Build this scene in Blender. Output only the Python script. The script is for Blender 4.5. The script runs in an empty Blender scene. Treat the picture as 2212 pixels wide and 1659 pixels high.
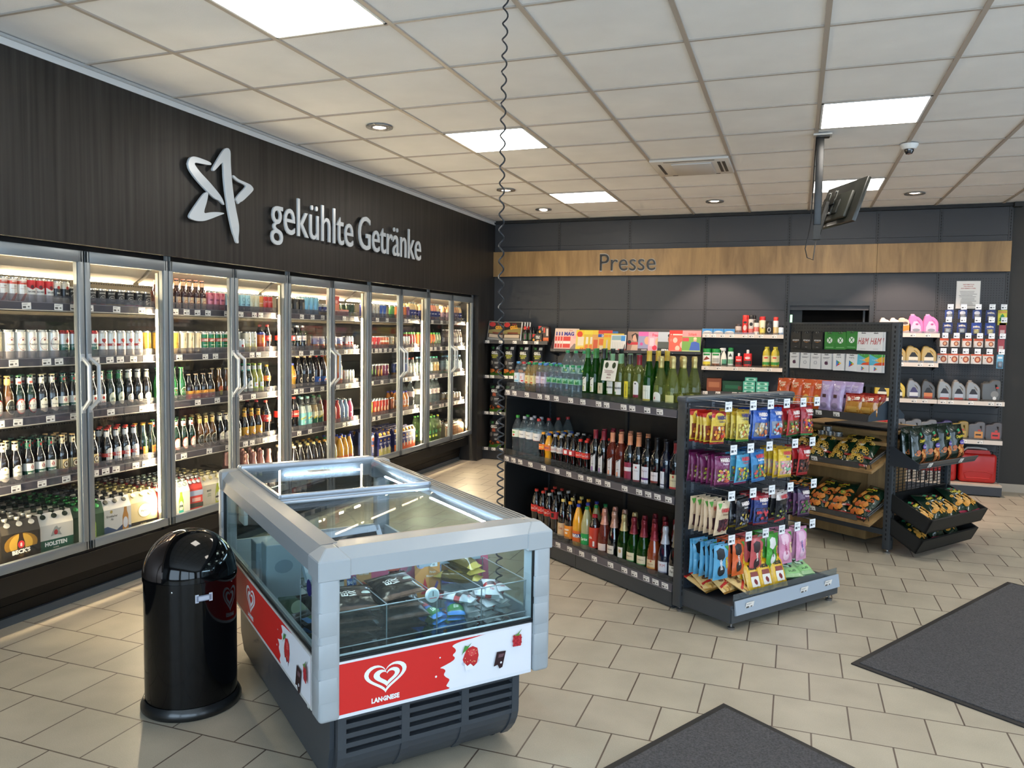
import bpy, bmesh, math, random
from mathutils import Matrix, Vector, noise
random.seed(11)
SC = bpy.context.scene
COL = SC.collection
PI = math.pi
R = math.radians

# ---------------------------------------------------------------- camera
CAM = Vector((3.653, 0.0, 1.596))
_rt = Vector((0.94000, 0.33947, 0.01487)).normalized()
_fw = Vector((-0.33870, 0.93858, -0.06615)).normalized()
_rt = (_rt - _fw * _rt.dot(_fw)).normalized()
_up = _rt.cross(_fw)
cd = bpy.data.cameras.new('camera')
cd.sensor_width = 36.0
cd.lens = 1691.8 / 2212 * 36
cd.clip_start = 0.05
cam = bpy.data.objects.new('camera', cd)
COL.objects.link(cam)
cam.matrix_world = Matrix(((_rt.x, _up.x, -_fw.x, CAM.x), (_rt.y, _up.y, -_fw.y, CAM.y), (_rt.z, _up.z, -_fw.z, CAM.z), (0, 0, 0, 1)))
SC.camera = cam

# ---------------------------------------------------------------- world, exposure, large lights
SC.view_settings.view_transform = 'Standard'
SC.view_settings.look = 'None'
SC.view_settings.exposure = 0.2
SC.view_settings.gamma = 1.0
SC.view_settings.use_curve_mapping = False
cy = SC.cycles
cy.use_denoising = True
cy.use_adaptive_sampling = True
cy.adaptive_threshold = 0.07
cy.adaptive_min_samples = 12
cy.max_bounces = 6
cy.diffuse_bounces = 3
cy.glossy_bounces = 3
cy.transmission_bounces = 4
cy.transparent_max_bounces = 24
cy.caustics_reflective = False
cy.caustics_refractive = False
cy.sample_clamp_indirect = 4.0
W_ = bpy.data.worlds.new('daylight')
SC.world = W_
W_.use_nodes = True
_n = W_.node_tree.nodes
_bg = _n['Background']
_bg.inputs[0].default_value = (0.62, 0.78, 1.0, 1)
_bg.inputs[1].default_value = 1.0
LED_E = 16.0          # ceiling panels
STRIP_E = 210.0       # cooler light strips
DAY_E = 78.0        # daylight entering through the shop windows, watts per window

def area(name, loc, rot, sx, sy, power, col, spread=PI):
    l = bpy.data.lights.new(name, 'AREA')
    l.shape = 'RECTANGLE'
    l.size = sx
    l.size_y = sy
    l.energy = power
    l.color = col
    l.spread = spread
    o = bpy.data.objects.new(name, l)
    o.location = loc
    o.rotation_euler = rot
    COL.objects.link(o)
    return o
# daylight through the glazed shop front behind the photographer and the glazed side wall
for _x in (1.6, 4.4, 7.0):
    area('window_daylight', (_x, -2.9, 1.35), (R(90), 0, 0), 2.3, 2.2, DAY_E, (0.60, 0.80, 1.0))
for _y in (-1.0, 2.0, 5.0):
    area('window_daylight', (8.85, _y, 1.35), (0, R(90), 0), 2.2, 2.3, DAY_E * .45, (0.66, 0.83, 1.0))

# ---------------------------------------------------------------- materials
def lin(h):
    if not isinstance(h, str):
        return tuple(h) + (1,) if len(h) == 3 else tuple(h)
    h = h.lstrip('#')
    if len(h) == 3:
        h = ''.join(c * 2 for c in h)
    return tuple(((c / 255) / 12.92 if c / 255 <= .04045 else ((c / 255 + .055) / 1.055) ** 2.4) for c in (int(h[i:i + 2], 16) for i in (0, 2, 4))) + (1,)
_mc = {}
def M(h, rough=.5, metal=0., coat=0., bump=0., bscale=60., var=0., vscale=(8, 8, 8), spec=.5, trans=0.):
    k = (h, rough, metal, coat, bump, bscale, var, tuple(vscale), spec, trans)
    if k in _mc:
        return _mc[k]
    m = bpy.data.materials.new('surface_' + (h if isinstance(h, str) else 'c'))
    m.use_nodes = True
    nt = m.node_tree
    b = nt.nodes['Principled BSDF']
    b.inputs['Base Color'].default_value = lin(h)
    b.inputs['Roughness'].default_value = rough
    b.inputs['Metallic'].default_value = metal
    b.inputs['Coat Weight'].default_value = coat
    b.inputs['Coat Roughness'].default_value = .08
    b.inputs['Specular IOR Level'].default_value = spec
    b.inputs['Transmission Weight'].default_value = trans
    if bump or var:
        tc = nt.nodes.new('ShaderNodeTexCoord')
        mp = nt.nodes.new('ShaderNodeMapping')
        nt.links.new(tc.outputs['Object'], mp.inputs[0])
        if bump:
            nz = nt.nodes.new('ShaderNodeTexNoise')
            nz.inputs['Scale'].default_value = bscale
            nz.inputs['Detail'].default_value = 3
            nt.links.new(mp.outputs[0], nz.inputs['Vector'])
            bp = nt.nodes.new('ShaderNodeBump')
            bp.inputs['Strength'].default_value = bump
            bp.inputs['Distance'].default_value = .01
            nt.links.new(nz.outputs[0], bp.inputs['Height'])
            nt.links.new(bp.outputs[0], b.inputs['Normal'])
        if var:
            m2 = nt.nodes.new('ShaderNodeMapping')
            m2.inputs['Scale'].default_value = vscale
            nt.links.new(tc.outputs['Object'], m2.inputs[0])
            n2 = nt.nodes.new('ShaderNodeTexNoise')
            n2.inputs['Scale'].default_value = 1
            n2.inputs['Detail'].default_value = 5
            nt.links.new(m2.outputs[0], n2.inputs['Vector'])
            mr = nt.nodes.new('ShaderNodeMapRange')
            mr.inputs[1].default_value = .3
            mr.inputs[2].default_value = .7
            mr.inputs[3].default_value = 1 - var
            mr.inputs[4].default_value = 1 + var
            nt.links.new(n2.outputs[0], mr.inputs[0])
            mx = nt.nodes.new('ShaderNodeVectorMath')
            mx.operation = 'SCALE'
            mx.inputs[0].default_value = lin(h)[:3]
            nt.links.new(mr.outputs[0], mx.inputs['Scale'])
            nt.links.new(mx.outputs[0], b.inputs['Base Color'])
    _mc[k] = m
    return m
def EM(h, s):
    k = ('em', h, s)
    if k not in _mc:
        m = bpy.data.materials.new('lit_' + str(h))
        m.use_nodes = True
        b = m.node_tree.nodes['Principled BSDF']
        b.inputs['Base Color'].default_value = (0.8, 0.8, 0.8, 1)
        b.inputs['Emission Color'].default_value = lin(h)
        b.inputs['Emission Strength'].default_value = s
        _mc[k] = m
    return _mc[k]
def THIN(h, diff=.06, gl=1.0, rough=.02, ior=1.45, dcol=None):
    """thin clear plastic or pane glass: tinted pass-through, fresnel gloss, a little body colour"""
    k = ('thin', h, diff, gl, rough, ior, dcol)
    if k in _mc:
        return _mc[k]
    m = bpy.data.materials.new('clear_' + str(h))
    m.use_nodes = True
    nt = m.node_tree
    nt.nodes.clear()
    out = nt.nodes.new('ShaderNodeOutputMaterial')
    tr = nt.nodes.new('ShaderNodeBsdfTransparent')
    tr.inputs[0].default_value = lin(h)
    df = nt.nodes.new('ShaderNodeBsdfDiffuse')
    df.inputs[0].default_value = lin(dcol or h)
    go = nt.nodes.new('ShaderNodeBsdfGlossy')
    go.inputs['Roughness'].default_value = rough
    fr = nt.nodes.new('ShaderNodeFresnel')
    ge = nt.nodes.new('ShaderNodeNewGeometry')
    mi = nt.nodes.new('ShaderNodeMapRange')
    mi.inputs[3].default_value = ior
    mi.inputs[4].default_value = 1 / ior
    nt.links.new(ge.outputs['Backfacing'], mi.inputs[0])
    nt.links.new(mi.outputs[0], fr.inputs[0])
    mu = nt.nodes.new('ShaderNodeMath')
    mu.operation = 'MULTIPLY'
    mu.inputs[1].default_value = gl
    m1 = nt.nodes.new('ShaderNodeMixShader')
    m1.inputs[0].default_value = diff
    m2 = nt.nodes.new('ShaderNodeMixShader')
    L = nt.links.new
    L(tr.outputs[0], m1.inputs[1]); L(df.outputs[0], m1.inputs[2])
    L(fr.outputs[0], mu.inputs[0]); L(mu.outputs[0], m2.inputs[0])
    L(m1.outputs[0], m2.inputs[1]); L(go.outputs[0], m2.inputs[2])
    L(m2.outputs[0], out.inputs[0])
    _mc[k] = m
    return m
def PRINT(h):      # printed paper or card
    return M(h, .45)
def FOIL(h):       # printed shiny film
    return M(h, .28, coat=.35, bump=.35, bscale=45)

# ---------------------------------------------------------------- mesh collector
class MB:
    def __init__(s):
        s.v = []; s.f = []; s.m = []; s.sm = []; s.mats = []; s.o = 0.0
    def mi(s, mat):
        if isinstance(mat, str):
            mat = PRINT(mat)
        if mat not in s.mats:
            s.mats.append(mat)
        return s.mats.index(mat)
    def add(s, vs, fs, mat, smooth=False, T=None):
        b = len(s.v)
        if T is not None:
            vs = [T @ Vector(v) for v in vs]
        s.v.extend([tuple(v) for v in vs])
        k = s.mi(mat)
        for f in fs:
            s.f.append(tuple(i + b for i in f)); s.m.append(k); s.sm.append(smooth)
    def box(s, x0, x1, y0, y1, z0, z1, mat, T=None):
        vs = [(x, y, z) for z in (z0, z1) for y in (y0, y1) for x in (x0, x1)]
        s.add(vs, [(0, 2, 3, 1), (4, 5, 7, 6), (0, 1, 5, 4), (2, 6, 7, 3), (0, 4, 6, 2), (1, 3, 7, 5)], mat, False, T)
    def rbox(s, x0, x1, y0, y1, z0, z1, mat, r=.004, T=None, seg=2, smooth=True):
        bm = bmesh.new()
        bmesh.ops.create_cube(bm, size=1)
        for v in bm.verts:
            v.co = Vector(((x0 + x1) / 2 + v.co.x * (x1 - x0), (y0 + y1) / 2 + v.co.y * (y1 - y0), (z0 + z1) / 2 + v.co.z * (z1 - z0)))
        bmesh.ops.bevel(bm, geom=bm.edges[:], offset=r, segments=seg, profile=.5, affect='EDGES')
        s.bm(bm, mat, smooth, T)
    def bm(s, bm, mat, smooth=False, T=None):
        bm.verts.index_update()
        s.add([v.co.copy() for v in bm.verts], [[v.index for v in f.verts] for f in bm.faces], mat, smooth, T)
        bm.free()
    def mesh(s, me, mat, smooth=False, T=None):
        s.add([v.co.copy() for v in me.vertices], [list(p.vertices) for p in me.polygons], mat, smooth, T)
    def lathe(s, prof, seg, mat, smooth=True, T=None, mats=None):
        vs = []; fs = []; idx = []
        for r, z in prof:
            if r <= 1e-6:
                idx.append([len(vs)]); vs.append((0, 0, z))
            else:
                idx.append(list(range(len(vs), len(vs) + seg)))
                vs += [(r * math.sin(2 * PI * k / seg), -r * math.cos(2 * PI * k / seg), z) for k in range(seg)]
        b = len(s.v)
        if T is not None:
            vs = [T @ Vector(v) for v in vs]
        s.v.extend([tuple(v) for v in vs])
        for i in range(len(prof) - 1):
            A, B = idx[i], idx[i + 1]
            k = s.mi(mats[i] if mats and mats[i] is not None else mat)
            for j in range(seg):
                j2 = (j + 1) % seg
                if len(A) == 1 and len(B) == 1:
                    continue
                if len(A) == 1:
                    f = (A[0], B[j2], B[j])
                elif len(B) == 1:
                    f = (A[j], A[j2], B[0])
                else:
                    f = (A[j], A[j2], B[j2], B[j])
                s.f.append(tuple(q + b for q in f)); s.m.append(k); s.sm.append(smooth)
    def tube(s, path, r, seg, mat, T=None, closed=False):
        P = [Vector(p) for p in path]
        n = len(P)
        vs = []; fs = []
        up = Vector((0, 0, 1))
        prev = None
        for i, p in enumerate(P):
            t = (P[(i + 1) % n] - P[i - 1]) if closed else (P[min(i + 1, n - 1)] - P[max(i - 1, 0)])
            t.normalize()
            a = t.cross(up) if prev is None else (prev - t * prev.dot(t))
            if a.length < 1e-4:
                a = t.cross(Vector((1, 0, 0)))
            a.normalize(); prev = a
            bb = t.cross(a)
            for k in range(seg):
                q = 2 * PI * k / seg
                vs.append(p + (a * math.cos(q) + bb * math.sin(q)) * r)
        m = n if closed else n - 1
        for i in range(m):
            for k in range(seg):
                k2 = (k + 1) % seg; i2 = (i + 1) % n
                fs.append((i * seg + k, i * seg + k2, i2 * seg + k2, i2 * seg + k))
        if not closed:
            fs.append(tuple(reversed(range(seg)))); fs.append(tuple(range((n - 1) * seg, n * seg)))
        s.add(vs, fs, mat, True, T)
    def prism(s, pts, a0, a1, mat, axis='z', T=None, smooth=False):
        """polygon pts extruded along an axis; x: pts are (y,z); y: (x,z); z: (x,y)"""
        n = len(pts)
        def mk(p, a):
            return {'x': (a, p[0], p[1]), 'y': (p[0], a, p[1]), 'z': (p[0], p[1], a)}[axis]
        vs = [mk(p, a0) for p in pts] + [mk(p, a1) for p in pts]
        fs = [tuple(range(n)), tuple(reversed(range(n, 2 * n)))] + [(i, i + n, (i + 1) % n + n, (i + 1) % n) for i in range(n)]
        s.add(vs, fs, mat, smooth, T)
    def make(s, name):
        me = bpy.data.meshes.new(name)
        me.from_pydata(s.v, [], s.f)
        for m in s.mats:
            me.materials.append(m)
        me.polygons.foreach_set('material_index', s.m)
        me.polygons.foreach_set('use_smooth', s.sm)
        me.validate(clean_customdata=False)
        me.update()
        return me
    def build(s, name, parent=None, T=None, sharp=40):
        me = s.make(name)
        if any(s.sm) and sharp:
            me.set_sharp_from_angle(angle=R(sharp))
        o = bpy.data.objects.new(name, me)
        COL.objects.link(o)
        if T is not None:
            o.matrix_world = T
        if parent is not None:
            o.parent = parent
            if T is not None:
                o.matrix_parent_inverse = parent.matrix_basis.inverted()
        return o

LABELS = {}
def tag(o, label, cat, group=None, kind=None):
    if kind != 'structure':
        n = len(label.replace(',', ' ').split())
        if n > 16:
            print('LONG LABEL', n, label)
        if label in LABELS:
            print('DUP LABEL', label)
        LABELS[label] = o
    o['label'] = label
    o['category'] = cat
    if group:
        o['group'] = group
    if kind:
        o['kind'] = kind
    return o
def struct(o):
    o['kind'] = 'structure'
    return o
def empty(name, T):
    o = bpy.data.objects.new(name, None)
    o.empty_display_size = .05
    COL.objects.link(o)
    o.matrix_world = T
    return o
def TR(x, y, z, rz=0., rx=0., ry=0., s=1.):
    return Matrix.Translation((x, y, z)) @ Matrix.Rotation(R(rz), 4, 'Z') @ Matrix.Rotation(R(ry), 4, 'Y') @ Matrix.Rotation(R(rx), 4, 'X') @ Matrix.Scale(s, 4)

# ---------------------------------------------------------------- lettering and decoration on surfaces
_tc = {}
def text2d(st, bold=0.0, res=2, shear=0.0):
    k = (st, bold, res, shear)
    if k in _tc:
        return _tc[k]
    cu = bpy.data.curves.new('t', 'FONT')
    cu.body = st
    cu.offset = bold
    cu.resolution_u = res
    cu.shear = shear
    ob = bpy.data.objects.new('t', cu)
    me = ob.to_mesh()
    vs = [(v.co.x, v.co.y) for v in me.vertices]
    fs = [tuple(p.vertices) for p in me.polygons]
    ob.to_mesh_clear()
    bpy.data.objects.remove(ob); bpy.data.curves.remove(cu)
    x0 = min(v[0] for v in vs); x1 = max(v[0] for v in vs)
    vs = [((x - x0) / .73, y / .73) for x, y in vs]
    _tc[k] = (vs, fs, (x1 - x0) / .73)
    return _tc[k]
def shape2d(splines, extrude=0., bevel=0., res=8, cyclic=True):
    """filled outline(s) with holes, smooth bezier or poly; returns a mesh in the xy plane"""
    cu = bpy.data.curves.new('s', 'CURVE')
    cu.dimensions = '2D'
    cu.fill_mode = 'BOTH'
    cu.extrude = extrude
    cu.bevel_depth = bevel
    cu.bevel_resolution = 1
    cu.resolution_u = res
    for sp in splines:
        smooth = sp[0] == 'b'
        pts = sp[1]
        if smooth:
            q = cu.splines.new('BEZIER')
            q.bezier_points.add(len(pts) - 1)
            for bp, p in zip(q.bezier_points, pts):
                bp.co = (p[0], p[1], 0)
                t = 'VECTOR' if len(p) > 2 else 'AUTO'
                bp.handle_left_type = t; bp.handle_right_type = t
        else:
            q = cu.splines.new('POLY')
            q.points.add(len(pts) - 1)
            for bp, p in zip(q.points, pts):
                bp.co = (p[0], p[1], 0, 1)
        q.use_cyclic_u = cyclic
    ob = bpy.data.objects.new('s', cu)
    me = bpy.data.meshes.new_from_object(ob)
    bpy.data.objects.remove(ob); bpy.data.curves.remove(cu)
    return me
class Flat:
    def __init__(s, o=(0, 0, 0), eu=(1, 0, 0), ev=(0, 0, 1)):
        s.o = Vector(o); s.eu = Vector(eu); s.ev = Vector(ev); s.n = s.eu.cross(s.ev); s.step = 9.
    def pt(s, u, v, d):
        return s.o + s.eu * u + s.ev * v + s.n * d
class Cyl:
    def __init__(s, r, z0=0., taper=0.):
        s.r = r; s.z0 = z0; s.taper = taper; s.step = r * .42
    def pt(s, u, v, d):
        r = s.r + d + s.taper * v
        a = u / s.r
        return Vector((r * math.sin(a), -r * math.cos(a), s.z0 + v))
class Pillow:
    """film bag standing on its lower seam: w wide, h high, t thick, front towards -y"""
    def __init__(s, w, h, t, seed=0, crimp=.012, wr=.0025):
        s.w = w; s.h = h; s.t = t; s.sd = seed * 7.3; s.cr = crimp; s.wr = wr; s.step = w / 7
    def prof(s, u, v):
        a = min(1, max(0, (v - s.cr) / (s.h * .22))); b = min(1, max(0, (s.h - s.cr - v) / (s.h * .22)))
        e = math.sin(a * PI / 2) ** .8 * math.sin(b * PI / 2) ** .8
        x = min(1, abs(u) / (s.w / 2))
        return .5 * s.t * e * (1 - x ** 3.2) ** .75
    def pt(s, u, v, d, side=1):
        e = s.prof(u, v)
        q = max(0, min(1, (v - s.cr) / .03, (s.h - s.cr - v) / .03))
        nz = noise.noise(Vector((u * 24 + s.sd, v * 20, side * 3.1))) * s.wr * 2.4 * q
        nz += abs(noise.noise(Vector((u * 55 + s.sd, v * 16, side + 9)))) * s.wr * 1.3
        squeeze = 1 - .07 * math.sin(PI * v / s.h)
        y = -(e + d + (nz if e > 0.001 else 0)) if side == 1 else (e + d + (nz if e > .001 else 0))
        return Vector((u * squeeze, y, v))
def cut(me, sf):
    bm = bmesh.new(); bm.from_mesh(me); bpy.data.meshes.remove(me)
    if not isinstance(sf, Flat):
        for ax in (0, 1) if isinstance(sf, Pillow) else (0,):
            lo = min(v.co[ax] for v in bm.verts); hi = max(v.co[ax] for v in bm.verts)
            k = lo + sf.step
            while k < hi:
                n = (1, 0, 0) if ax == 0 else (0, 1, 0)
                bmesh.ops.bisect_plane(bm, geom=bm.verts[:] + bm.edges[:] + bm.faces[:], plane_co=(k, 0, 0) if ax == 0 else (0, k, 0), plane_no=n)
                k += sf.step
    bm.verts.index_update()
    V = [(v.co.x, v.co.y) for v in bm.verts]; F = [tuple(v.index for v in f.verts) for f in bm.faces]
    bm.free()
    return V, F
def deco(mb, sf, items, base=.0003, step=.00018):
    """items: ('r',u0,v0,u1,v1,col) ('e',u,v,ru,rv,col) ('t',text,u,v,cap_h,col[,rot,sx,bold,shear]) ('p',pts,col) ('h',u,v,s,col) heart"""
    k = 0
    for it in items:
        d = base + step * k
        k += 1
        c = it[0]
        if c == 'r':
            _, u0, v0, u1, v1, col = it
            nu = max(1, int(math.ceil((u1 - u0) / sf.step)))
            nv = max(1, int(math.ceil((v1 - v0) / sf.step))) if isinstance(sf, Pillow) else 1
            vs = [sf.pt(u0 + (u1 - u0) * i / nu, v0 + (v1 - v0) * j / nv, d) for j in range(nv + 1) for i in range(nu + 1)]
            fs = [(j * (nu + 1) + i, j * (nu + 1) + i + 1, (j + 1) * (nu + 1) + i + 1, (j + 1) * (nu + 1) + i) for j in range(nv) for i in range(nu)]
            mb.add(vs, fs, col, not isinstance(sf, Flat))
        elif c == 'e':
            _, u, v, ru, rv, col = it
            n = 20; rings = 1 if isinstance(sf, Flat) else 3
            vs = [sf.pt(u, v, d)]; fs = []
            for g in range(1, rings + 1):
                for q in range(n):
                    a = 2 * PI * q / n
                    vs.append(sf.pt(u + ru * g / rings * math.cos(a), v + rv * g / rings * math.sin(a), d))
            for q in range(n):
                fs.append((0, 1 + q, 1 + (q + 1) % n))
                for g in range(rings - 1):
                    a = 1 + g * n
                    fs.append((a + q, a + n + q, a + n + (q + 1) % n, a + (q + 1) % n))
            mb.add(vs, fs, col, not isinstance(sf, Flat))
        elif c == 't':
            st, u, v, h, col = it[1:6]
            rot = it[6] if len(it) > 6 else 0; sx = it[7] if len(it) > 7 else .8
            bold = it[8] if len(it) > 8 else .02; sh = it[9] if len(it) > 9 else 0
            V, F, w = text2d(st, bold, 1 if h < .02 else 2, sh)
            ca, sa = math.cos(R(rot)), math.sin(R(rot))
            vs = []
            for x, y in V:
                x = (x - w / 2) * h * sx; y = (y - .5) * h
                vs.append(sf.pt(u + x * ca - y * sa, v + x * sa + y * ca, d))
            mb.add(vs, F, col)
        elif c == 'p':
            _, pts, col = it
            me = shape2d([('v', pts)])
            V, F = cut(me, sf)
            mb.add([sf.pt(x, y, d) for x, y in V], F, col)
        elif c == 'b':
            _, spl, col, S, ou, ov = it
            me = shape2d(spl, res=6)
            fl = [tuple(p.vertices) for p in me.polygons]
            mb.add([sf.pt(q.co.x * S + ou, q.co.y * S + ov, d) for q in me.vertices], fl, col)
            bpy.data.meshes.remove(me)
def bars(u0, u1, v, n, col, h=.0012, gap=.0025, seed=1):
    """illegible small print: thin broken lines"""
    rr = random.Random(seed); out = []
    for i in range(n):
        out.append(('r', u0 + rr.random() * .15 * (u1 - u0), v - i * gap, u1 - rr.random() * .3 * (u1 - u0), v - i * gap + h, col))
    return out
# ---------------------------------------------------------------- the room
CEIL = 2.991
BACK = 9.43
RIGHT = 9.0
FRONT = -3.0

def brick_mat(name, col, mortar, w, h, off, ms, ox, oy, rough=.4):
    m = bpy.data.materials.new(name)
    m.use_nodes = True
    nt = m.node_tree
    b = nt.nodes['Principled BSDF']
    tc = nt.nodes.new('ShaderNodeTexCoord')
    mp = nt.nodes.new('ShaderNodeMapping')
    mp.inputs['Location'].default_value = (-ox, -oy, 0)
    br = nt.nodes.new('ShaderNodeTexBrick')
    br.offset = off
    br.inputs['Color1'].default_value = lin(col[0])
    br.inputs['Color2'].default_value = lin(col[1])
    br.inputs['Mortar'].default_value = lin(mortar)
    br.inputs['Scale'].default_value = 1
    br.inputs['Mortar Size'].default_value = ms
    br.inputs['Mortar Smooth'].default_value = .1
    br.inputs['Brick Width'].default_value = w
    br.inputs['Row Height'].default_value = h
    nz = nt.nodes.new('ShaderNodeTexNoise')
    nz.inputs['Scale'].default_value = 5
    nz.inputs['Detail'].default_value = 8
    nz2 = nt.nodes.new('ShaderNodeTexNoise')
    nz2.inputs['Scale'].default_value = 260
    ad = nt.nodes.new('ShaderNodeMath'); ad.operation = 'ADD'
    mr = nt.nodes.new('ShaderNodeMapRange')
    mr.inputs[1].default_value = .7; mr.inputs[2].default_value = 1.3
    mr.inputs[3].default_value = .86; mr.inputs[4].default_value = 1.12
    vm = nt.nodes.new('ShaderNodeVectorMath'); vm.operation = 'SCALE'
    bp = nt.nodes.new('ShaderNodeBump')
    bp.inputs['Strength'].default_value = .5; bp.inputs['Distance'].default_value = .002; bp.invert = True
    L = nt.links.new
    L(tc.outputs['Object'], mp.inputs[0]); L(mp.outputs[0], br.inputs['Vector'])
    L(tc.outputs['Object'], nz.inputs['Vector']); L(tc.outputs['Object'], nz2.inputs['Vector'])
    L(nz.outputs[0], ad.inputs[0]); L(nz2.outputs[0], ad.inputs[1]); L(ad.outputs[0], mr.inputs[0])
    L(br.outputs['Color'], vm.inputs[0]); L(mr.outputs[0], vm.inputs['Scale'])
    L(vm.outputs[0], b.inputs['Base Color'])
    L(br.outputs['Fac'], bp.inputs['Height']); L(bp.outputs[0], b.inputs['Normal'])
    b.inputs['Roughness'].default_value = rough
    return m
m = MB()
m.box(-.4, RIGHT, FRONT, BACK + .1, -.1, 0, brick_mat('floor_tiles', ('a89f8e', 'aea694'), '5d5046', .30, .30, .5, .0035, 2.718 - 30, 3.595 - 30, .42))
struct(m.build('floor'))

# suspended ceiling: mineral tiles and the lattice of bars
m = MB()
tile = M('f1f0ee', .9, var=.04, vscale=(3, 3, 3), bump=.12, bscale=150)
m.box(-.02, RIGHT, FRONT, BACK + .05, CEIL + .008, CEIL + .06, tile)
ceiling = struct(m.build('ceiling'))
m = MB()
bar = M('b3a89c', .5)
x = .61 + .625 * -1
xs = [.61 + .625 * i for i in range(0, 14)]
ys = [3.265 + .625 * j for j in range(-10, 10)]
for x in xs:
    m.box(x - .012, x + .012, FRONT, BACK, CEIL, CEIL + .012, bar)
for y in ys:
    if y < BACK:
        m.box(0, RIGHT, y - .008, y + .008, CEIL + .0006, CEIL + .012, bar)
m.build('ceiling_grid', ceiling)

def led_panel(i, j, lab):
    x0 = .61 + .625 * i + .014; y0 = 3.265 + .625 * j + .010
    t = empty('ceiling_light', TR(x0 + .298, y0 + .302, CEIL))
    a = .298; b = .302
    m = MB()
    for X0, X1, Y0, Y1 in ((-a, a, -b, -b + .012), (-a, a, b - .012, b), (-a, -a + .012, -b, b), (a - .012, a, -b, b)):
        m.box(X0, X1, Y0, Y1, -.002, .01, M('e8e8e6', .4))
    m.build('frame', t)
    m = MB()
    m.add([(-a + .012, -b + .012, -.0005), (a - .012, -b + .012, -.0005), (a - .012, b - .012, -.0005), (-a + .012, b - .012, -.0005)], [(0, 3, 2, 1)], EM((1.0, .93, .83), LED_E))
    m.build('diffuser', t)
    tag(t, lab, 'ceiling light', 'square LED ceiling panels')
led_panel(1, -1, 'square LED panel in the ceiling nearest above the ice cream freezer')
led_panel(1, 3, 'square LED panel in the ceiling that the coiled cable passes in front of')
led_panel(1, 7, 'square LED panel in the ceiling close to the wooden Presse band')
led_panel(5, -1, 'square LED panel in the ceiling above the door mats')
led_panel(5, 3, 'square LED panel in the ceiling directly in front of the monitor pole')
led_panel(5, 7, 'square LED panel in the ceiling half hidden behind the hanging monitor')
led_panel(9, -1, 'square LED panel in the ceiling over the till side, entrance end')
led_panel(9, 3, 'square LED panel in the ceiling over the till side, middle')
led_panel(9, 7, 'square LED panel in the ceiling over the till side, back wall end')

def downlight(x, y, lab, on=True, tx=0, ty=0, e=80):
    t = empty('downlight', TR(x, y, CEIL))
    m = MB()
    m.lathe([(.062, -.001), (.092, -.004), (.094, 0), (.062, .012)], 28, M('c8c4c0', .25, .8))
    m.build('trim_ring', t)
    m = MB()
    T = Matrix.Rotation(R(ty), 4, 'Y') @ Matrix.Rotation(R(tx), 4, 'X')
    m.lathe([(.058, .004), (.050, -.006), (.044, .0)], 24, M('b5afa8', .3, .7), T=T)
    m.lathe([(.044, -.001), (0, -.001)], 24, EM((1, .86, .76), 14 if on else 1.2), T=T)
    m.build('lamp', t)
    tag(t, lab, 'spotlight', 'round recessed ceiling spotlights')
    if on:
        l = bpy.data.lights.new('spot', 'SPOT')
        l.energy = e; l.color = (1, .74, .6); l.spot_size = R(75); l.spot_blend = .35; l.shadow_soft_size = .04
        o = bpy.data.objects.new('spot', l)
        o.matrix_world = TR(x, y, CEIL - .02) @ T
        COL.objects.link(o)
downlight(.901, 4.858, 'round recessed spotlight in the ceiling above the star logo')
downlight(.911, 7.341, 'round recessed spotlight in the ceiling beside the coiled cable')
downlight(.898, 8.602, 'small round recessed spotlight in the ceiling corner before the Presse band', tx=-12)
downlight(2.800, 8.545, 'round recessed spotlight in the ceiling behind the air vent, turned towards the wooden band', tx=14, e=120)
downlight(4.686, 8.566, 'round recessed spotlight in the ceiling beyond the hanging monitor', tx=12, e=170)

# air cassette
t = empty('air_vent', TR(.61 + .625 * 3.5, 3.265 + .625 * 5.5, CEIL))
m = MB()
w_ = M('d8d4cd', .45)
m.rbox(-.31, .31, -.305, .305, -.018, .004, w_, .006)
m.build('faceplate', t)
m = MB()
m.rbox(-.15, .17, -.20, .24, -.030, -.017, M('c9c6c2', .45), .006)
m.build('intake_grille', t)
m = MB()
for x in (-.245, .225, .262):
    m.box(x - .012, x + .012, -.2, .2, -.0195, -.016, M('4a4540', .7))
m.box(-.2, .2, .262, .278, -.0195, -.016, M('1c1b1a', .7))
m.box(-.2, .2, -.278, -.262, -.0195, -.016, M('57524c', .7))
m.build('outlet_slot', t)
tag(t, 'square white four-way air vent cassette set in the ceiling tiles', 'air vent')

# dome camera
t = empty('dome_camera', TR(4.371, 6.384, CEIL))
m = MB(); m.lathe([(.062, 0), (.06, -.012), (.045, -.035), (0, -.04)], 26, M('efeeea', .4)); m.build('housing', t)
m = MB(); m.lathe([(.034, -.034), (.033, -.05), (.022, -.068), (0, -.074)], 22, M('222226', .08, coat=1)); m.build('dome', t)
tag(t, 'small white dome security camera on the ceiling beside the monitor', 'camera')

# walls
wood = M('2b2927', .42, var=.55, vscale=(2, 34, .9), spec=.35)
wall_l = MB()
wall_l.box(-.05, 0, FRONT, BACK, 2.035, CEIL + .06, wood)
wall_l.box(-.05, 0, FRONT, 1.0, 0, 2.035, wood)
wall_l.box(-.05, 0, 8.88, BACK, 0, 2.035, wood)
wall_left = struct(wall_l.build('wall_left'))
m = MB(); m.box(-.30, -.05, 8.88, 8.90, 0, 2.2, M('161514', .6)); m.box(-1.2, -1.15, .9, 9.0, 0, 2.99, M('161514', .6)); m.box(-1.2, -.05, .9, 8.9, 2.12, 2.15, M('0d0d0d', .6)); struct(m.build('wall_recess'))
m = MB(); m.box(0, .022, FRONT, BACK, CEIL - .012, CEIL + .002, M('b9bab8', .4)); m.box(0, .004, FRONT, BACK, CEIL - .045, CEIL - .012, M('dedfde', .35)); struct(m.build('trim_1'))
m = MB()
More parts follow.
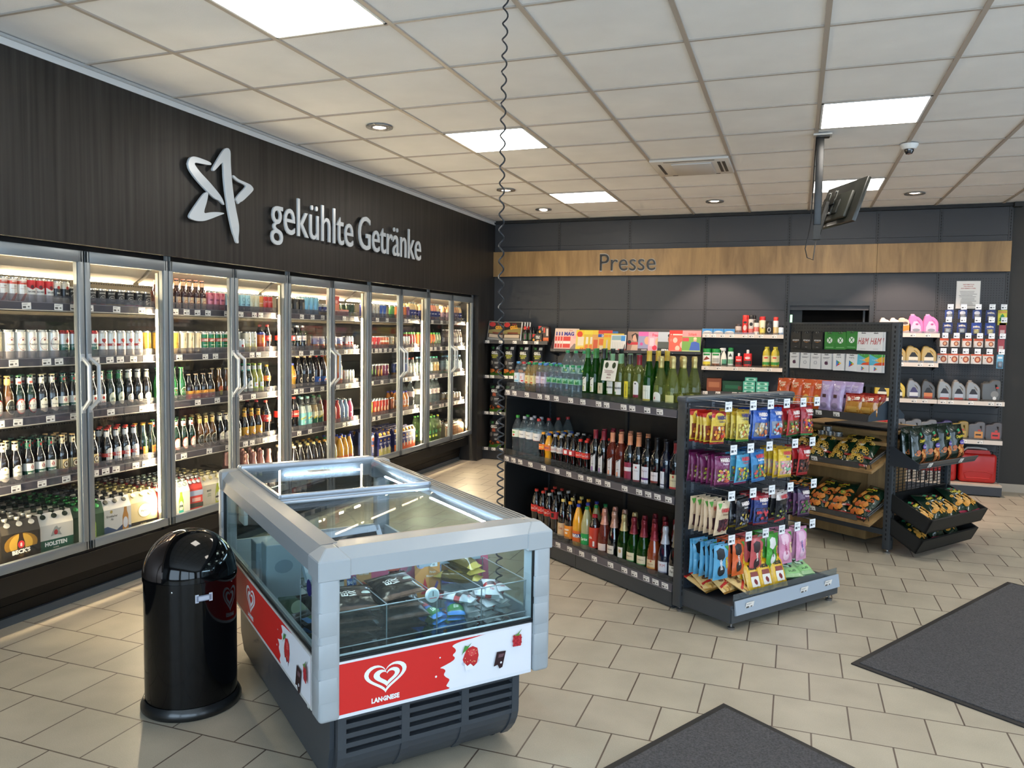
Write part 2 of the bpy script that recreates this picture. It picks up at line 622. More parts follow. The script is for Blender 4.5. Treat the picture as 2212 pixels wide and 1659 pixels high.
m.box(-.05, 3.47, BACK, BACK + .08, 0, CEIL + .06, M('3a3a3c', .6))
m.box(4.50, RIGHT, BACK, BACK + .08, 0, CEIL + .06, M('34322f', .7))
m.box(3.47, 4.50, BACK, BACK + .08, 1.99, CEIL + .06, M('3a3a3c', .6))
wall_back = struct(m.build('wall_back'))
# dark panels with slotted strips between
m = MB()
pan = M('3b3c3f', .5, spec=.4)
perf = M('37383a', .5)
sx = [-.05, .851, 1.735, 2.640, 3.543, 4.447, 5.052, 5.690]
seams = [0, .41, .81, 1.21, 1.50, 1.889, 2.29, 2.672, CEIL - .03]
for a, b in zip(sx[:-1], sx[1:]):
    for c, d in zip(seams[:-1], seams[1:]):
        if a == 3.543 and d < 2.0:
            continue
        m.box(a + .018, b - .018, BACK - .022, BACK, c + .0015, d - .0015, pan)
m.build('wall_panel', wall_back)
m = MB()
for x in sx:
    m.box(x - .017, x + .017, BACK - .026, BACK, 0, CEIL - .02, M('2f3032', .5))
m.build('slotted_upright', wall_back)
m = MB()
for x in sx:
    for k in range(92):
        z = .12 + k * .031
        if z < CEIL - .06:
            m.box(x - .004, x + .004, BACK - .0268, BACK - .025, z, z + .019, M('080808', .8))
m.build('upright_slot', wall_back)
m = MB()
for a, b, z0, z1 in ((5.07, 5.67, 1.18, 2.28),):
    for i in range(23):
        for j in range(42):
            x = a + .025 + i * .025; z = z0 + .02 + j * .025
            m.add([(x - .003, BACK - .0226, z - .003), (x + .003, BACK - .0226, z - .003), (x + .003, BACK - .0226, z + .003), (x - .003, BACK - .0226, z + .003)], [(0, 1, 2, 3)], M('151617', .8))
m.build('peg_hole', wall_back)
m = MB()
m.box(-.02, 5.70, BACK - .06, BACK - .0, CEIL - .03, CEIL + .004, M('141414', .6))
m.box(5.70, 5.78, BACK - .10, BACK, 2.95, CEIL + .004, M('2a2927', .6))
struct(m.build('trim_2'))
m = MB(); m.box(5.70, RIGHT, BACK - .012, BACK, 0, .085, M('b0a493', .45)); struct(m.build('baseboard_back'))
m = MB()
for x in (-1, ):
    pass
wd = M('8d8a84', .7)
# shop front: wall with glazed openings (behind the photographer) and glazed side wall
m.box(-.05, RIGHT, FRONT - .1, FRONT, 0, .25, wd); m.box(-.05, RIGHT, FRONT - .1, FRONT, 2.45, CEIL + .05, wd)
for a, b in ((-.05, .45), (2.75, 3.25), (5.55, 5.85), (8.15, RIGHT)):
    m.box(a, b, FRONT - .1, FRONT, .25, 2.45, wd)
struct(m.build('wall_front'))
m = MB()
m.box(RIGHT, RIGHT + .1, FRONT, BACK, 0, .25, wd); m.box(RIGHT, RIGHT + .1, FRONT, BACK, 2.45, CEIL + .05, wd)
for a, b in ((FRONT, -2.15), (.15, .85), (3.15, 3.85), (6.15, BACK)):
    m.box(RIGHT, RIGHT + .1, a, b, .25, 2.45, wd)
struct(m.build('wall_right'))

# back doorway with the dark leaf and a slit of daylight
t = empty('door_1', TR(0, 0, 0)); struct(t)
m = MB()
fr = M('2a2c2e', .45)
m.box(3.555, 3.578, BACK - .05, BACK + .12, 0, 1.94, fr); m.box(4.395, 4.44, BACK - .05, BACK + .12, 0, 1.94, fr)
m.box(3.555, 4.44, BACK - .05, BACK + .12, 1.94, 1.985, fr)
m.build('door_frame', t)
m = MB(); m.box(3.71, 4.395, BACK + .06, BACK + .10, 0, 1.94, M('050505', .9, spec=.1)); m.box(4.34, 4.36, BACK + .04, BACK + .06, .1, 1.9, M('26282a', .4)); m.build('door_leaf', t)
m = MB(); m.box(3.582, 3.606, BACK + .05, BACK + .058, 1.10, 1.84, EM((.45, .95, .5), 1.0)); m.box(3.582, 3.606, BACK + .05, BACK + .058, .9, 1.098, EM((.5, .85, 1), 1.0)); m.box(3.585, 3.602, BACK + .05, BACK + .058, 1.915, 1.93, EM((.8, .9, 1), 1.6))
m.box(3.578, 3.71, BACK + .06, BACK + .1, 0, 1.94, M('101416', .5)); m.build('glazed_slit', t)
m = MB(); m.box(3.4, 4.6, BACK + .12, BACK + .16, 0, 2.1, M('0a0a0a', .9)); struct(m.build('wall_behind_door'))

# ---------------------------------------------------------------- Presse band and star sign
def oak():
    m = bpy.data.materials.new('oak_veneer')
    m.use_nodes = True
    nt = m.node_tree; b = nt.nodes['Principled BSDF']; L = nt.links.new
    tc = nt.nodes.new('ShaderNodeTexCoord'); mp = nt.nodes.new('ShaderNodeMapping')
    mp.inputs['Scale'].default_value = (5, 5, .8)
    nz = nt.nodes.new('ShaderNodeTexNoise'); nz.inputs['Scale'].default_value = 1.6; nz.inputs['Detail'].default_value = 9; nz.inputs['Roughness'].default_value = .62; nz.inputs['Distortion'].default_value = .6
    cr = nt.nodes.new('ShaderNodeValToRGB')
    cr.color_ramp.elements[0].position = .3; cr.color_ramp.elements[0].color = lin('7a5e3b')
    cr.color_ramp.elements[1].position = .68; cr.color_ramp.elements[1].color = lin('a98757')
    L(tc.outputs['Object'], mp.inputs[0]); L(mp.outputs[0], nz.inputs['Vector']); L(nz.outputs[0], cr.inputs[0]); L(cr.outputs[0], b.inputs['Base Color'])
    b.inputs['Roughness'].default_value = .5
    return m
OAK = oak()
m = MB()
for a, b in ((-.045, 1.70), (1.70, 4.445), (4.4465, 5.70)):
    m.box(a + .0008, b - .0008, 9.36, 9.39, 2.295, 2.605, OAK)
m.build('sign_board')
o = bpy.data.objects['sign_board']
tag(o, 'long oak board running across the dark back wall panels', 'sign')
def letters3d(name, st, x0, x1, zb, zt, T, mat, depth, bold=.0, side=None, gap=0, shear=0):
    """raised lettering: text fitted between x0..x1 with cap height zb..zt, on the plane y=0 of T"""
    V, F, w = text2d(st, bold, 4, shear)
    sx_ = (x1 - x0) / w; sz = (zt - zb)
    me = bpy.data.meshes.new('tmp')
    me.from_pydata([(x0 + x * sx_, 0, zb + y * sz) for x, y in V], [], F)
    bm = bmesh.new(); bm.from_mesh(me)
    bmesh.ops.remove_doubles(bm, verts=bm.verts[:], dist=1e-5)
    r = bmesh.ops.extrude_face_region(bm, geom=bm.faces[:])
    bmesh.ops.translate(bm, verts=[g for g in r['geom'] if isinstance(g, bmesh.types.BMVert)], vec=(0, -depth, 0))
    bmesh.ops.recalc_face_normals(bm, faces=bm.faces[:])
    mb = MB(); mb.bm(bm, mat)
    bpy.data.meshes.remove(me)
    return mb
mb = letters3d('presse', 'Presse', 1.388, 2.060, 2.352, 2.567, None, M('17130f', .35), .014, bold=-.004)
o = mb.build('sign_lettering'); o.matrix_world = TR(0, 9.352, 0)
tag(o, 'thin black raised letters spelling Presse on the oak board', 'sign lettering')
m = MB()
m.box(1.42, 2.05, .0, .008, 2.38, 2.39, M('d8d4cc', .4))
# pale acrylic halo of the letters
mh = letters3d('halo', 'Presse', 1.384, 2.066, 2.347, 2.571, None, M('cfcac0', .4), .004, bold=.008)
h = mh.build('letter_backing'); h.parent = o; h.matrix_parent_inverse = Matrix.Identity(4); h.location = (0, .005, 0)

white_ac = M('cfd6db', .18, spec=.5)
t = empty('wall_sign_star', TR(.012, 0, 0, 90))     # local x = world y, local -y = world +x
STAR = {'A': [(4.202, 2.658), (4.181, 2.669), (4.049, 2.676), (4.008, 2.659), (3.989, 2.622), (3.997, 2.588), (4.047, 2.543), (4.13, 2.491), (4.227, 2.44), (4.271, 2.436), (4.316, 2.412), (4.318, 2.42), (4.294, 2.459), (4.244, 2.496), (4.179, 2.538), (4.089, 2.588), (4.043, 2.626), (4.054, 2.639), (4.09, 2.641), (4.186, 2.648)],
 'B': [(4.207, 2.626), (4.218, 2.616), (4.24, 2.632), (4.309, 2.699), (4.314, 2.669), (4.318, 2.586), (4.334, 2.481), (4.361, 2.361), (4.401, 2.241), (4.418, 2.219), (4.435, 2.178), (4.459, 2.175), (4.454, 2.208), (4.464, 2.265), (4.461, 2.312), (4.432, 2.403), (4.41, 2.493), (4.393, 2.592), (4.383, 2.707), (4.384, 2.777), (4.367, 2.795), (4.338, 2.79), (4.309, 2.764), (4.23, 2.66)],
 'C': [(4.406, 2.624), (4.417, 2.626), (4.459, 2.608), (4.543, 2.6), (4.593, 2.593), (4.624, 2.57), (4.593, 2.54), (4.505, 2.47), (4.475, 2.457), (4.457, 2.44), (4.447, 2.46), (4.431, 2.466), (4.457, 2.501), (4.543, 2.572), (4.537, 2.583), (4.458, 2.592), (4.411, 2.611)],
 'D': [(4.156, 2.47), (4.167, 2.464), (4.155, 2.414), (4.117, 2.325), (4.181, 2.344), (4.248, 2.356), (4.327, 2.36), (4.281, 2.343), (4.192, 2.306), (4.127, 2.282), (4.063, 2.273), (4.002, 2.28), (3.992, 2.296), (4.034, 2.35), (4.129, 2.458)]}
def chaikin(P, n=1):
    for _ in range(n):
        Q = []
        for i in range(len(P)):
            a, b = P[i], P[(i + 1) % len(P)]
            Q += [(a[0] * .78 + b[0] * .22, a[1] * .78 + b[1] * .22), (a[0] * .22 + b[0] * .78, a[1] * .22 + b[1] * .78)]
        P = Q
    return P
for k, P in STAR.items():
    P = chaikin(P, 2)
    me = shape2d([('v', P)], extrude=.006, bevel=.0015)
    mb = MB()
    mb.add([(v.co.x, -(v.co.z + .018), v.co.y) for v in me.vertices], [tuple(p.vertices) for p in me.polygons], white_ac)
    bpy.data.meshes.remove(me)
    mb.build('star_stroke', t)
for y, z in ((4.0, 2.62), (4.2, 2.49), (4.35, 2.75), (4.36, 2.45), (4.44, 2.25), (4.55, 2.58), (4.47, 2.48), (4.13, 2.44), (4.05, 2.31), (4.22, 2.34)):
    m = MB(); m.lathe([(.005, 0), (.005, .014)], 8, M('888888', .3, .9), T=TR(y, 0, z, rx=90)); m.build('standoff', t)
tag(t, 'large white brush-stroke star logo mounted on the dark wood wall', 'wall sign')
def cond(st, y0, y1, bold):
    mb = letters3d(st, st, y0, y1, 2.307, 2.612, None, white_ac, .012, bold=bold)
    mb.v = [(x, y - .012, z) for x, y, z in mb.v]
    return mb
t = empty('wall_lettering', TR(.012, 0, 0, 90))
cond('gekühlte', 4.817, 5.944, .0).build('word', t)
cond('Getränke', 6.035, 7.244, .0).build('word', t)
for i in range(34):
    y = 4.84 + i * .072
    m = MB(); m.lathe([(.004, 0), (.004, .01)], 8, M('888888', .3, .9), T=TR(y, 0, 2.315 if i % 2 else 2.33, rx=90)); m.build('standoff', t)
tag(t, 'white raised lettering spelling gekühlte Getränke on the dark wood wall', 'wall lettering')

# notice sheet on the perforated panel
m = MB()
sf = Flat((5.336, BACK - .024, 2.057))
m.box(5.225, 5.447, BACK - .0285, BACK - .0235, 1.912, 2.202, M('cfcfca', .3))
deco(m, Flat((5.336, BACK - .0285, 2.057)), [('r', -.105, -.14, .105, .14, 'e4e0da'), ('t', 'INFORMATION', 0, .108, .011, 'a8382e', 0, 1), ('t', 'FÜR PRIVATE', 0, .088, .011, 'a8382e', 0, 1), ('t', 'ENDVERBRAUCHER!', 0, .068, .011, 'a8382e', 0, 1)] + bars(-.085, .085, .035, 11, '5a5652', .0035, .0145, 3), base=.0006)
tag(m.build('notice_sheet'), 'framed white notice with red heading on the perforated back panel', 'notice')

# ---------------------------------------------------------------- hanging monitor
t = empty('ceiling_monitor', TR(3.766, 5.915, CEIL))
blk = M('141516', .35); blk2 = M('1d1e1d', .5)
m = MB(); m.box(-.05, .07, -.05, .05, -.012, 0, M('c9c5be', .5)); m.box(-.03, .055, -.03, .03, -.022, -.012, blk); m.build('ceiling_plate', t)
m = MB(); m.rbox(-.028, .022, -.02, .03, -.62, -.02, blk, .006); m.box(-.026, .02, -.022, .022, -.72, -.62, blk2)
m.build('pole', t)
bl = Vector((3.744, 6.20, 2.373)); du = Vector((.216, -.45, 0)).normalized(); nn = Vector((.9, .43, 0)).normalized()
dv = (nn * .10 + Vector((0, 0, .29))).normalized()
nb = du.cross(dv)         # direction of the back
if nb.dot(CAM - bl) < 0:
    nb = -nb
Wt, Ht = .53, .315
T = Matrix(((du.x, dv.x, nb.x, bl.x), (du.y, dv.y, nb.y, bl.y), (du.z, dv.z, nb.z, bl.z), (0, 0, 0, 1)))
Ti = Matrix.Translation((-3.766, -5.915, -CEIL)) @ T
m = MB()
m.rbox(0, Wt, 0, Ht, -.03, 0, M('1b1c19', .3, coat=.3), .008, T=Ti)
m.build('screen_frame', t)
m = MB()
m.box(.012, Wt - .012, .018, Ht - .01, -.0315, -.0302, M('05070a', .1), T=Ti)
m.build('screen', t)
m = MB()
m.rbox(.05, Wt - .09, .03, Ht - .09, 0, .028, M('24251f', .45), .012, T=Ti)
m.rbox(.12, Wt - .2, .07, Ht - .14, .026, .04, M('1c1d19', .5), .01, T=Ti)
m.build('back_cover', t)
m = MB()
m.rbox(.16, .19, .06, .24, .04, .05, M('3a3b38', .3, .7), .003, T=Ti); m.rbox(.25, .28, .06, .24, .04, .05, M('3a3b38', .3, .7), .003, T=Ti)
m.rbox(.15, .30, .13, .17, .05, .062, M('2e2f2c', .3, .7), .003, T=Ti)
for a in ((.175, .23), (.265, .23), (.175, .07), (.265, .07)):
    m.lathe([(.009, 0), (.009, .006), (0, .007)], 10, M('d8d8d8', .2, 1), T=Ti @ TR(a[0], a[1], .05))
m.build('bracket', t)
c = T @ Vector((.22, .15, .06))
m = MB(); m.tube([(0, 0, -.69), (c.x - 3.766, c.y - 5.915, c.z - CEIL)], .02, 8, blk2); m.build('arm', t)
m = MB(); m.box(.06, .11, .02, .075, .0285, .0295, M('c9cbc9', .5), T=Ti); m.build('type_plate', t)
m = MB()
e = T @ Vector((.10, .05, .03))
pth = [(-.03, 0, -.02), (-.036, .0, -.2), (-.04, 0, -.4), (-.045, 0, -.6), (-.06, 0, -.70), (-.075, 0, -.78), (-.06, .02, -.84), (-.02, .05, -.855), (e.x - 3.766, e.y - 5.915, e.z - CEIL)]
m.tube([Vector(p) for p in pth], .004, 6, blk)
m.build('cable', t)
tag(t, 'black flat monitor seen from behind, hung from the ceiling on a pole', 'monitor')

# ---------------------------------------------------------------- coiled cable
m = MB()
P = []
z = CEIL; a = 0.0
while z > .12:
    q = min(1, max(0, (1.75 - z) / .5))
    pitch = .066 - .027 * q
    rr = .0105 + .003 * q
    x = 2.458 + .006 * math.sin(z * 2.1)
    P.append((x + rr * math.cos(a), 3.165 + rr * math.sin(a), z))
    a += PI / 5; z -= pitch / 10
m.tube(P, .0036, 6, M('23262a', .4, bump=.1))
tag(m.build('coiled_cable'), 'thin dark coiled power cable hanging from the ceiling behind the freezer', 'cable')

# ---------------------------------------------------------------- door mats
def mat_(pts, lab, seed):
    t = MB(); n = len(pts)
    cx = sum(p[0] for p in pts) / n; cyy = sum(p[1] for p in pts) / n
    def sh(k):
        return [(cx + (p[0] - cx) * k, cyy + (p[1] - cyy) * k) for p in pts]
    t.prism(pts, .0, .006, M('1d1c1c', .6), 'z')
    o = t.build('door_mat')
    t = MB()
    L_ = [Vector((p[0], p[1], 0)) for p in pts]
    ins = []
    for i in range(n):
        a = (L_[i - 1] - L_[i]).normalized(); b = (L_[(i + 1) % n] - L_[i]).normalized()
        d = (a + b); s = .03 / max(.2, abs(a.cross(b).z)) 
        ins.append((L_[i].x + d.x * s, L_[i].y + d.y * s))
    t.prism(ins, .006, .010, M('4b4a4c', .95, bump=1., bscale=130, var=.45, vscale=(150, 150, 150)), 'z')
    t.build('carpet', o)
    return tag(o, lab, 'door mat')
def rect_from(p0, d1, l1, l2, wob=0):
    p0 = Vector(p0); d1 = Vector(d1).normalized(); d2 = Vector((d1.y, -d1.x))
    out = []
    rr = random.Random(3)
    c = [p0, p0 + d1 * l1, p0 + d1 * l1 + d2 * l2, p0 + d2 * l2]
    for i in range(4):
        a, b = c[i], c[(i + 1) % 4]
        k = 12 if wob else 1
        for j in range(k):
            q = a.lerp(b, j / k)
            if wob and j:
                q = q + Vector((rr.uniform(-wob, wob), rr.uniform(-wob, wob)))
            out.append((q.x, q.y))
    return out
mat_([(3.416, 3.417), (2.90, 2.46), (3.82, 1.95), (4.33, 2.79)], 'dark grey entrance mat with black rubber edge, cut off by the picture bottom', 1)
mat_([(3.964, 4.080), (5.02, 5.87), (6.2, 5.1), (5.1, 3.33)], 'larger dark grey entrance mat lying towards the till side', 2)
# ---------------------------------------------------------------- price tickets
def _ticket():
    m = MB()
    m.box(-.026, .026, -.0012, 0, -.017, .017, 'eeeae4')
    deco(m, Flat((0, -.0012, 0)), [('r', -.022, .009, .008, .0112, '8a8784'), ('r', -.022, .0055, .0, .0072, 'a5a2a0'), ('r', -.022, -.011, -.004, -.001, '55524f'), ('r', .006, -.008, .016, -.001, '6b6866')])
    return m.make('price_label')
TICKET = _ticket()
def _ticket_big():
    m = MB()
    m.box(-.026, .026, -.0022, .0, -.026, .026, 'f0f2f4')
    m.box(-.028, .028, -.001, .0015, -.028, .028, THIN('dfe6ea', .1))
    deco(m, Flat((0, -.0022, 0)), [('r', -.021, .014, .012, .0165, '8a8f94'), ('r', -.021, .009, .004, .011, 'a5aab0'), ('r', -.021, -.014, -.002, -.001, '4a5058'), ('r', .006, -.01, .016, -.002, '6b7278')])
    return m.make('price_label')
PEGTICKET = _ticket_big()
def add_child(name, me, parent, T):
    o = bpy.data.objects.new(name, me)
    COL.objects.link(o)
    o.parent = parent
    o.matrix_local = T
    return o

# ---------------------------------------------------------------- glass-door coolers
ALU = M('8f979c', .33, .55)
ALU2 = M('7f8588', .4, .3)
CBLK = M('0f0f10', .45)
RAILM = M('4a4850', .35, coat=.4)
ACRYL = THIN('d8d6da', .10, 1.2, .05)
PANE = THIN('fbfcfc', .004, .6, .012, 1.45)
DX = -.05                      # plane of the door fronts
Y0, DW = 2.669, .6173
SH = [1.674, 1.376, 1.067, .721]
TOPZ, BOTZ = 2.007, .338
rail_tk = random.Random(5)
ORDW = ['first', 'second', 'third', 'fourth', 'fifth', 'sixth', 'seventh', 'eighth', 'ninth', 'tenth', 'eleventh', 'twelfth', 'thirteenth', 'fourteenth', 'fifteenth', 'sixteenth']
def cooler(k):
    """k-th unit from the entrance; local x runs along the wall (world y), local -y faces the room"""
    y0 = Y0 + 2 * DW * k; W = 2 * DW
    t = empty('glass_door_cooler', TR(DX, y0, 0, 90))
    m = MB()      # cabinet carcass
    m.box(0, W, .86, .90, .0, 2.12, CBLK)
    m.box(0, W, .05, .90, 2.06, 2.12, CBLK)
    m.box(0, W, .06, .86, .20, .30, CBLK)
    m.box(0, .012, .06, .86, .25, 2.06, M('20201f', .5)) if k == 0 else None
    m.box(W - .012, W, .06, .86, .25, 2.06, M('20201f', .5)) if k == 4 else None
    m.prism([(.045, 2.12), (.045, 2.0), (.07, 2.0), (.07, 2.12)], 0, W, CBLK, 'x')
    m.build('cabinet', t)
    m = MB()      # rear duct panel
    m.box(0, W, .80, .815, .3, 1.95, M('4a463c', .5))
    for i in range(int(W / .02)):
        for z in (1.88, 1.55, 1.25, .95):
            m.box(i * .02 + .004, i * .02 + .012, .797, .801, z, z + .006, M('0a0a0a', .8))
    m.build('rear_panel', t)
    m = MB()      # lower black apron, horizontal grooves
    z = .035
    m.box(0, W, .185, .22, .0, .04, M('3b4147', .45))
    for a, b, ya, yb in ((.05, .115, .175, .16), (.118, .185, .16, .14), (.188, .25, .14, .115), (.253, .325, .115, .07)):
        m.prism([(ya, a), (yb, b), (yb + .05, b), (ya + .05, a)], 0, W, M('0b0b0b', .5, spec=.25), 'x')
    m.build('apron', t)
    m = MB()
    m.box(0, W, .165, .20, .0, .045, M('4d555c', .4, .2))
    m.build('kick_strip', t)
    m = MB()      # curved light canopy at the top
    cv = M('b9b0a0', .6)
    pr = [(.10, 2.05), (.12, 2.0), (.15, 1.95), (.20, 1.905), (.26, 1.87), (.27, 1.88), (.21, 1.915), (.16, 1.96), (.13, 2.05)]
    m.prism(pr, .02, W - .02, cv, 'x')
    m.build('canopy', t)
    m = MB()
    m.box(.03, W - .03, .258, .268, 1.862, 1.8695, EM((1.0, .78, .48), STRIP_E * .8)); m.box(.03, W - .03, .10, .108, 1.97, 1.974, EM((1.0, .78, .48), STRIP_E * .12))
    m.build('light_strip', t)
    for s, xx in ((1, .012), (-1, W - .012)):
        m = MB()
        m.box(min(xx, xx + s * .02), max(xx, xx + s * .02), .055, .075, .36, 1.93, M('c9c2b0', .35))
        m.build('mullion', t)
        m = MB()
        a, b = (xx + s * .0201, xx + s * .0215)
        m.box(min(a, b), max(a, b), .058, .074, .42, 1.70, EM((1.0, .80, .50), STRIP_E))
        m.build('light_strip', t)
    # shelves
    zs = SH + [BOTZ + .025]
    for n, z in enumerate(zs):
        deck = n == 4
        m = MB()
        if deck:
            m.box(.01, W - .01, .075, .79, .30, .352, M('141414', .5))
        else:
            m.box(.01, W - .01, .125, .70, z + .005, z + .024, M('2b2b2c', .45))
            m.prism([(.10, z + .004), (.10, z + .045), (.125, z + .045), (.125, z + .004)], .01, W - .01, M('353539', .4), 'x')
        sh = m.build('shelf', t)
        if deck:
            continue
        m = MB()
        cuts = [.012, W - .012] if n in (0,) else [.012, W * .78, W - .012]
        for a, b in zip(cuts[:-1], cuts[1:]):
            m.box(a, b - .003, .094, .099, z, z + .042, RAILM)
            m.box(a, b - .003, .090, .099, z - .002, z + .003, M('b8b2a6', .3))
            m.box(a, b - .003, .092, .099, z + .041, z + .0445, M('77747a', .3))
        m.build('price_rail', sh)
        m = MB()
        m.box(.012, W - .012, .103, .105, z + .045, z + .083, ACRYL)
        m.build('shelf_guard', sh)
        x = .05 + rail_tk.random() * .08
        while x < W - .05:
            add_child('price_label', TICKET, sh, TR(x, .0935, z + .0215, 0, 0, rail_tk.uniform(-3, 3)))
            x += rail_tk.choice((.075, .10, .15, .19, .24))
    # two doors
    for d in range(2):
        a = d * DW + .004; b = (d + 1) * DW - .004
        de = bpy.data.objects.new('door', None); COL.objects.link(de); de.parent = t; de.empty_display_size = .02
        m = MB()
        st = .034
        m.rbox(a, b, 0, .03, TOPZ - .065, TOPZ, ALU, .003)
        m.rbox(a, b, 0, .03, BOTZ, BOTZ + .05, ALU, .003)
        m.rbox(a, a + st, 0, .03, BOTZ, TOPZ, ALU, .003)
        m.rbox(b - st, b, 0, .03, BOTZ, TOPZ, ALU, .003)
        m.box(b - st - .008, b - st, .006, .03, BOTZ + .05, TOPZ - .065, ALU2)
        m.box(a + st, a + st + .006, .006, .03, BOTZ + .05, TOPZ - .065, ALU2)
        m.build('door_frame', de)
        m = MB()
        m.box(a + st, b - st, .012, .018, BOTZ + .05, TOPZ - .065, PANE)
        m.build('pane', de)
        m = MB()
        hx = b - .018 if d == 0 else a + .018
        hy = -.045
        w = .009
        P = [(hx, .002, 1.42), (hx + (.02 if d else -.0), hy, 1.375), (hx + (.02 if d else -.0), hy, 1.185), (hx, .002, 1.13)]
        for p, q in zip(P[:-1], P[1:]):
            m.tube([p, q], .0105, 8, M('a5abb0', .35, .3))
        for p in (P[1], P[2]):
            m.lathe([(0, -.0105), (.0075, -.0075), (.0105, 0), (.0075, .0075), (0, .0105)], 8, M('a5abb0', .35, .3), T=Matrix.Translation(p))
        m.rbox(hx - .013, hx + .013, -.004, .004, 1.11, 1.15, M('a5abb0', .35, .3), .003)
        m.rbox(hx - .013, hx + .013, -.004, .004, 1.40, 1.44, M('a5abb0', .35, .3), .003)
        m.build('door_handle', de)
        m = MB()
        hx = a + .008 if d == 0 else b - .008
        m.box(hx - .006, hx + .006, .0, .02, TOPZ, TOPZ + .03, ALU2); m.lathe([(.006, 0), (.006, .03), (0, .031)], 8, ALU2, T=TR(hx, .012, TOPZ + .01))
        m.build('hinge', de)
    names = ['first', 'second', 'third', 'fourth', 'fifth']
    tag(t, '%s two-door glass cooler of the wall row, counted from the entrance end' % names[k], 'drinks cooler', 'glass-door coolers along the wall')
    return t
for k in range(5):
    cooler(k)
# end of the run towards the entrance: closed black cabinet side and the roof of the recess
m = MB()
m.box(-.95, -.05, Y0 - .05, Y0 - .004, 0, 2.12, M('161616', .5)); m.box(-.06, -.04, .99, Y0 - .05, 0, 2.05, M('17171a', .4))
struct(m.build('wall_cooler_end'))
m = MB(); m.box(-.07, -.055, 5.78, 5.84, 2.03, 2.05, 'ecebe8'); m.box(-.055, -.054, 5.785, 5.80, 2.034, 2.046, 'f6f6f4')
m = MB(); m.rbox(-.052, -.04, 6.14, 6.30, 2.035, 2.06, M('1b1b1b', .4), .003); o = m.build('controller'); 
m2 = MB(); m2.box(-.0395, -.038, 6.15, 6.175, 2.04, 2.058, 'f2f2ee'); m2.build('sticker', o)
tag(o, 'tiny black controller with white sticker above the cooler doors', 'controller')
# ---------------------------------------------------------------- product library
PROTO = {}
def P_(name, parts, w, kind, desc, cat=None, d=None, h=0):
    PROTO[name] = dict(parts=parts, w=w, d=d or w, kind=kind, desc=desc, cat=cat or kind.replace('_', ' '), h=h)
GREEN = '143d1d'
def smooth_mesh(mb, name):
    me = mb.make(name)
    if any(mb.sm):
        me.set_sharp_from_angle(angle=R(50))
    return me
BP = {  # body profiles (r, z) in mm, label radius, label z-range, cap radius and z-range
 'beer': ([(0, 0), (27, 0), (30, 4), (30, 128), (28.5, 142), (20, 168), (15, 186), (13.2, 225), (13.2, 229), (14, 231), (14, 236)], 30, (22, 112), (14.8, 231, 239), (188, 222, 14.6)),
 'stein': ([(0, 0), (30, 0), (33, 4), (33, 95), (31, 112), (20, 138), (14.5, 155), (13.2, 178), (14, 181), (14, 186)], 33, (18, 88), (14.8, 182, 189), None),
 'small': ([(0, 0), (24, 0), (27, 4), (27, 80), (24, 100), (15, 125), (12.5, 160), (13, 168)], 27, (10, 74), (14, 162, 170), None),
 'alco': ([(0, 0), (26, 0), (28.5, 4), (28.5, 118), (26, 134), (17, 152), (14, 170), (13, 205), (14, 215)], 28.5, (12, 100), (15, 208, 217), (172, 200, 14.6)),
 'coke5': ([(0, 0), (27, 0), (32, 9), (31, 40), (28.5, 72), (32, 98), (32.5, 132), (31, 152), (20, 186), (13, 205), (11, 212)], 32.7, (100, 140), (14, 208, 224), None),
 'coke1': ([(0, 0), (36, 0), (41, 10), (39, 52), (36, 92), (40, 128), (40.5, 170), (36, 205), (22, 252), (14, 272), (11, 280)], 40.8, (130, 182), (14.5, 276, 293), None),
 'pet1': ([(0, 0), (35, 0), (39, 9), (38, 60), (39, 70), (39, 150), (38, 165), (30, 205), (18, 248), (12, 262), (11, 272)], 39.3, (72, 148), (14.5, 266, 284), None),
 'pet5': ([(0, 0), (28, 0), (31, 7), (31, 50), (30, 60), (31, 70), (31, 130), (29, 150), (17, 185), (12, 196), (11, 206)], 31.3, (68, 130), (14, 200, 216), None),
 'water15': ([(0, 0), (38, 0), (43, 10), (41.5, 30), (43, 45), (41.5, 60), (43, 75), (41.5, 90), (43, 105), (41, 122), (43, 140), (43, 205), (40, 228), (24, 268), (13, 288), (12, 300)], 43.3, (145, 200), (15, 293, 312), None),
 'smooth': ([(0, 0), (26, 0), (29, 6), (29, 120), (24, 145), (19, 155), (18, 162)], 29.3, (18, 112), (19.5, 158, 178), None),
 'milk': ([(0, 0), (31, 0), (34, 6), (33, 90), (34, 110), (30, 150), (17, 180), (16, 190)], 34, (6, 118), (18, 184, 200), None),
 'jar': ([(0, 0), (36, 0), (39, 5), (39, 88), (33, 98), (33, 102)], 39.2, (14, 80), (35, 100, 114), None),
 'wine': ([(0, 0), (33, 0), (37, 5), (37, 190), (34, 208), (20, 232), (15.5, 250), (14.2, 300)], 37, (55, 150), (15.6, 244, 306), None),
 'schlegel': ([(0, 0), (33, 0), (36, 5), (36, 150), (32, 195), (22, 240), (15.5, 275), (14.2, 330)], 36, (45, 145), (15.8, 272, 335), None),
 'sekt': ([(0, 0), (38, 0), (43, 8), (43.5, 95), (40, 140), (27, 195), (18, 232), (15.5, 262), (15.5, 296)], 43.6, (32, 95), (17.2, 212, 306), (205, 222, 27)),
 'sektw': ([(0, 0), (38, 0), (43, 8), (43.5, 95), (40, 140), (27, 195), (18, 232), (15.5, 262), (15.5, 296)], 43.6, (32, 95), (17.2, 262, 306), None),
 'petwide': ([(0, 0), (34, 0), (38, 9), (38, 60), (36, 75), (38, 92), (38, 160), (34, 190), (20, 220), (15, 232)], 38.3, (95, 160), (18, 228, 248), None),
}
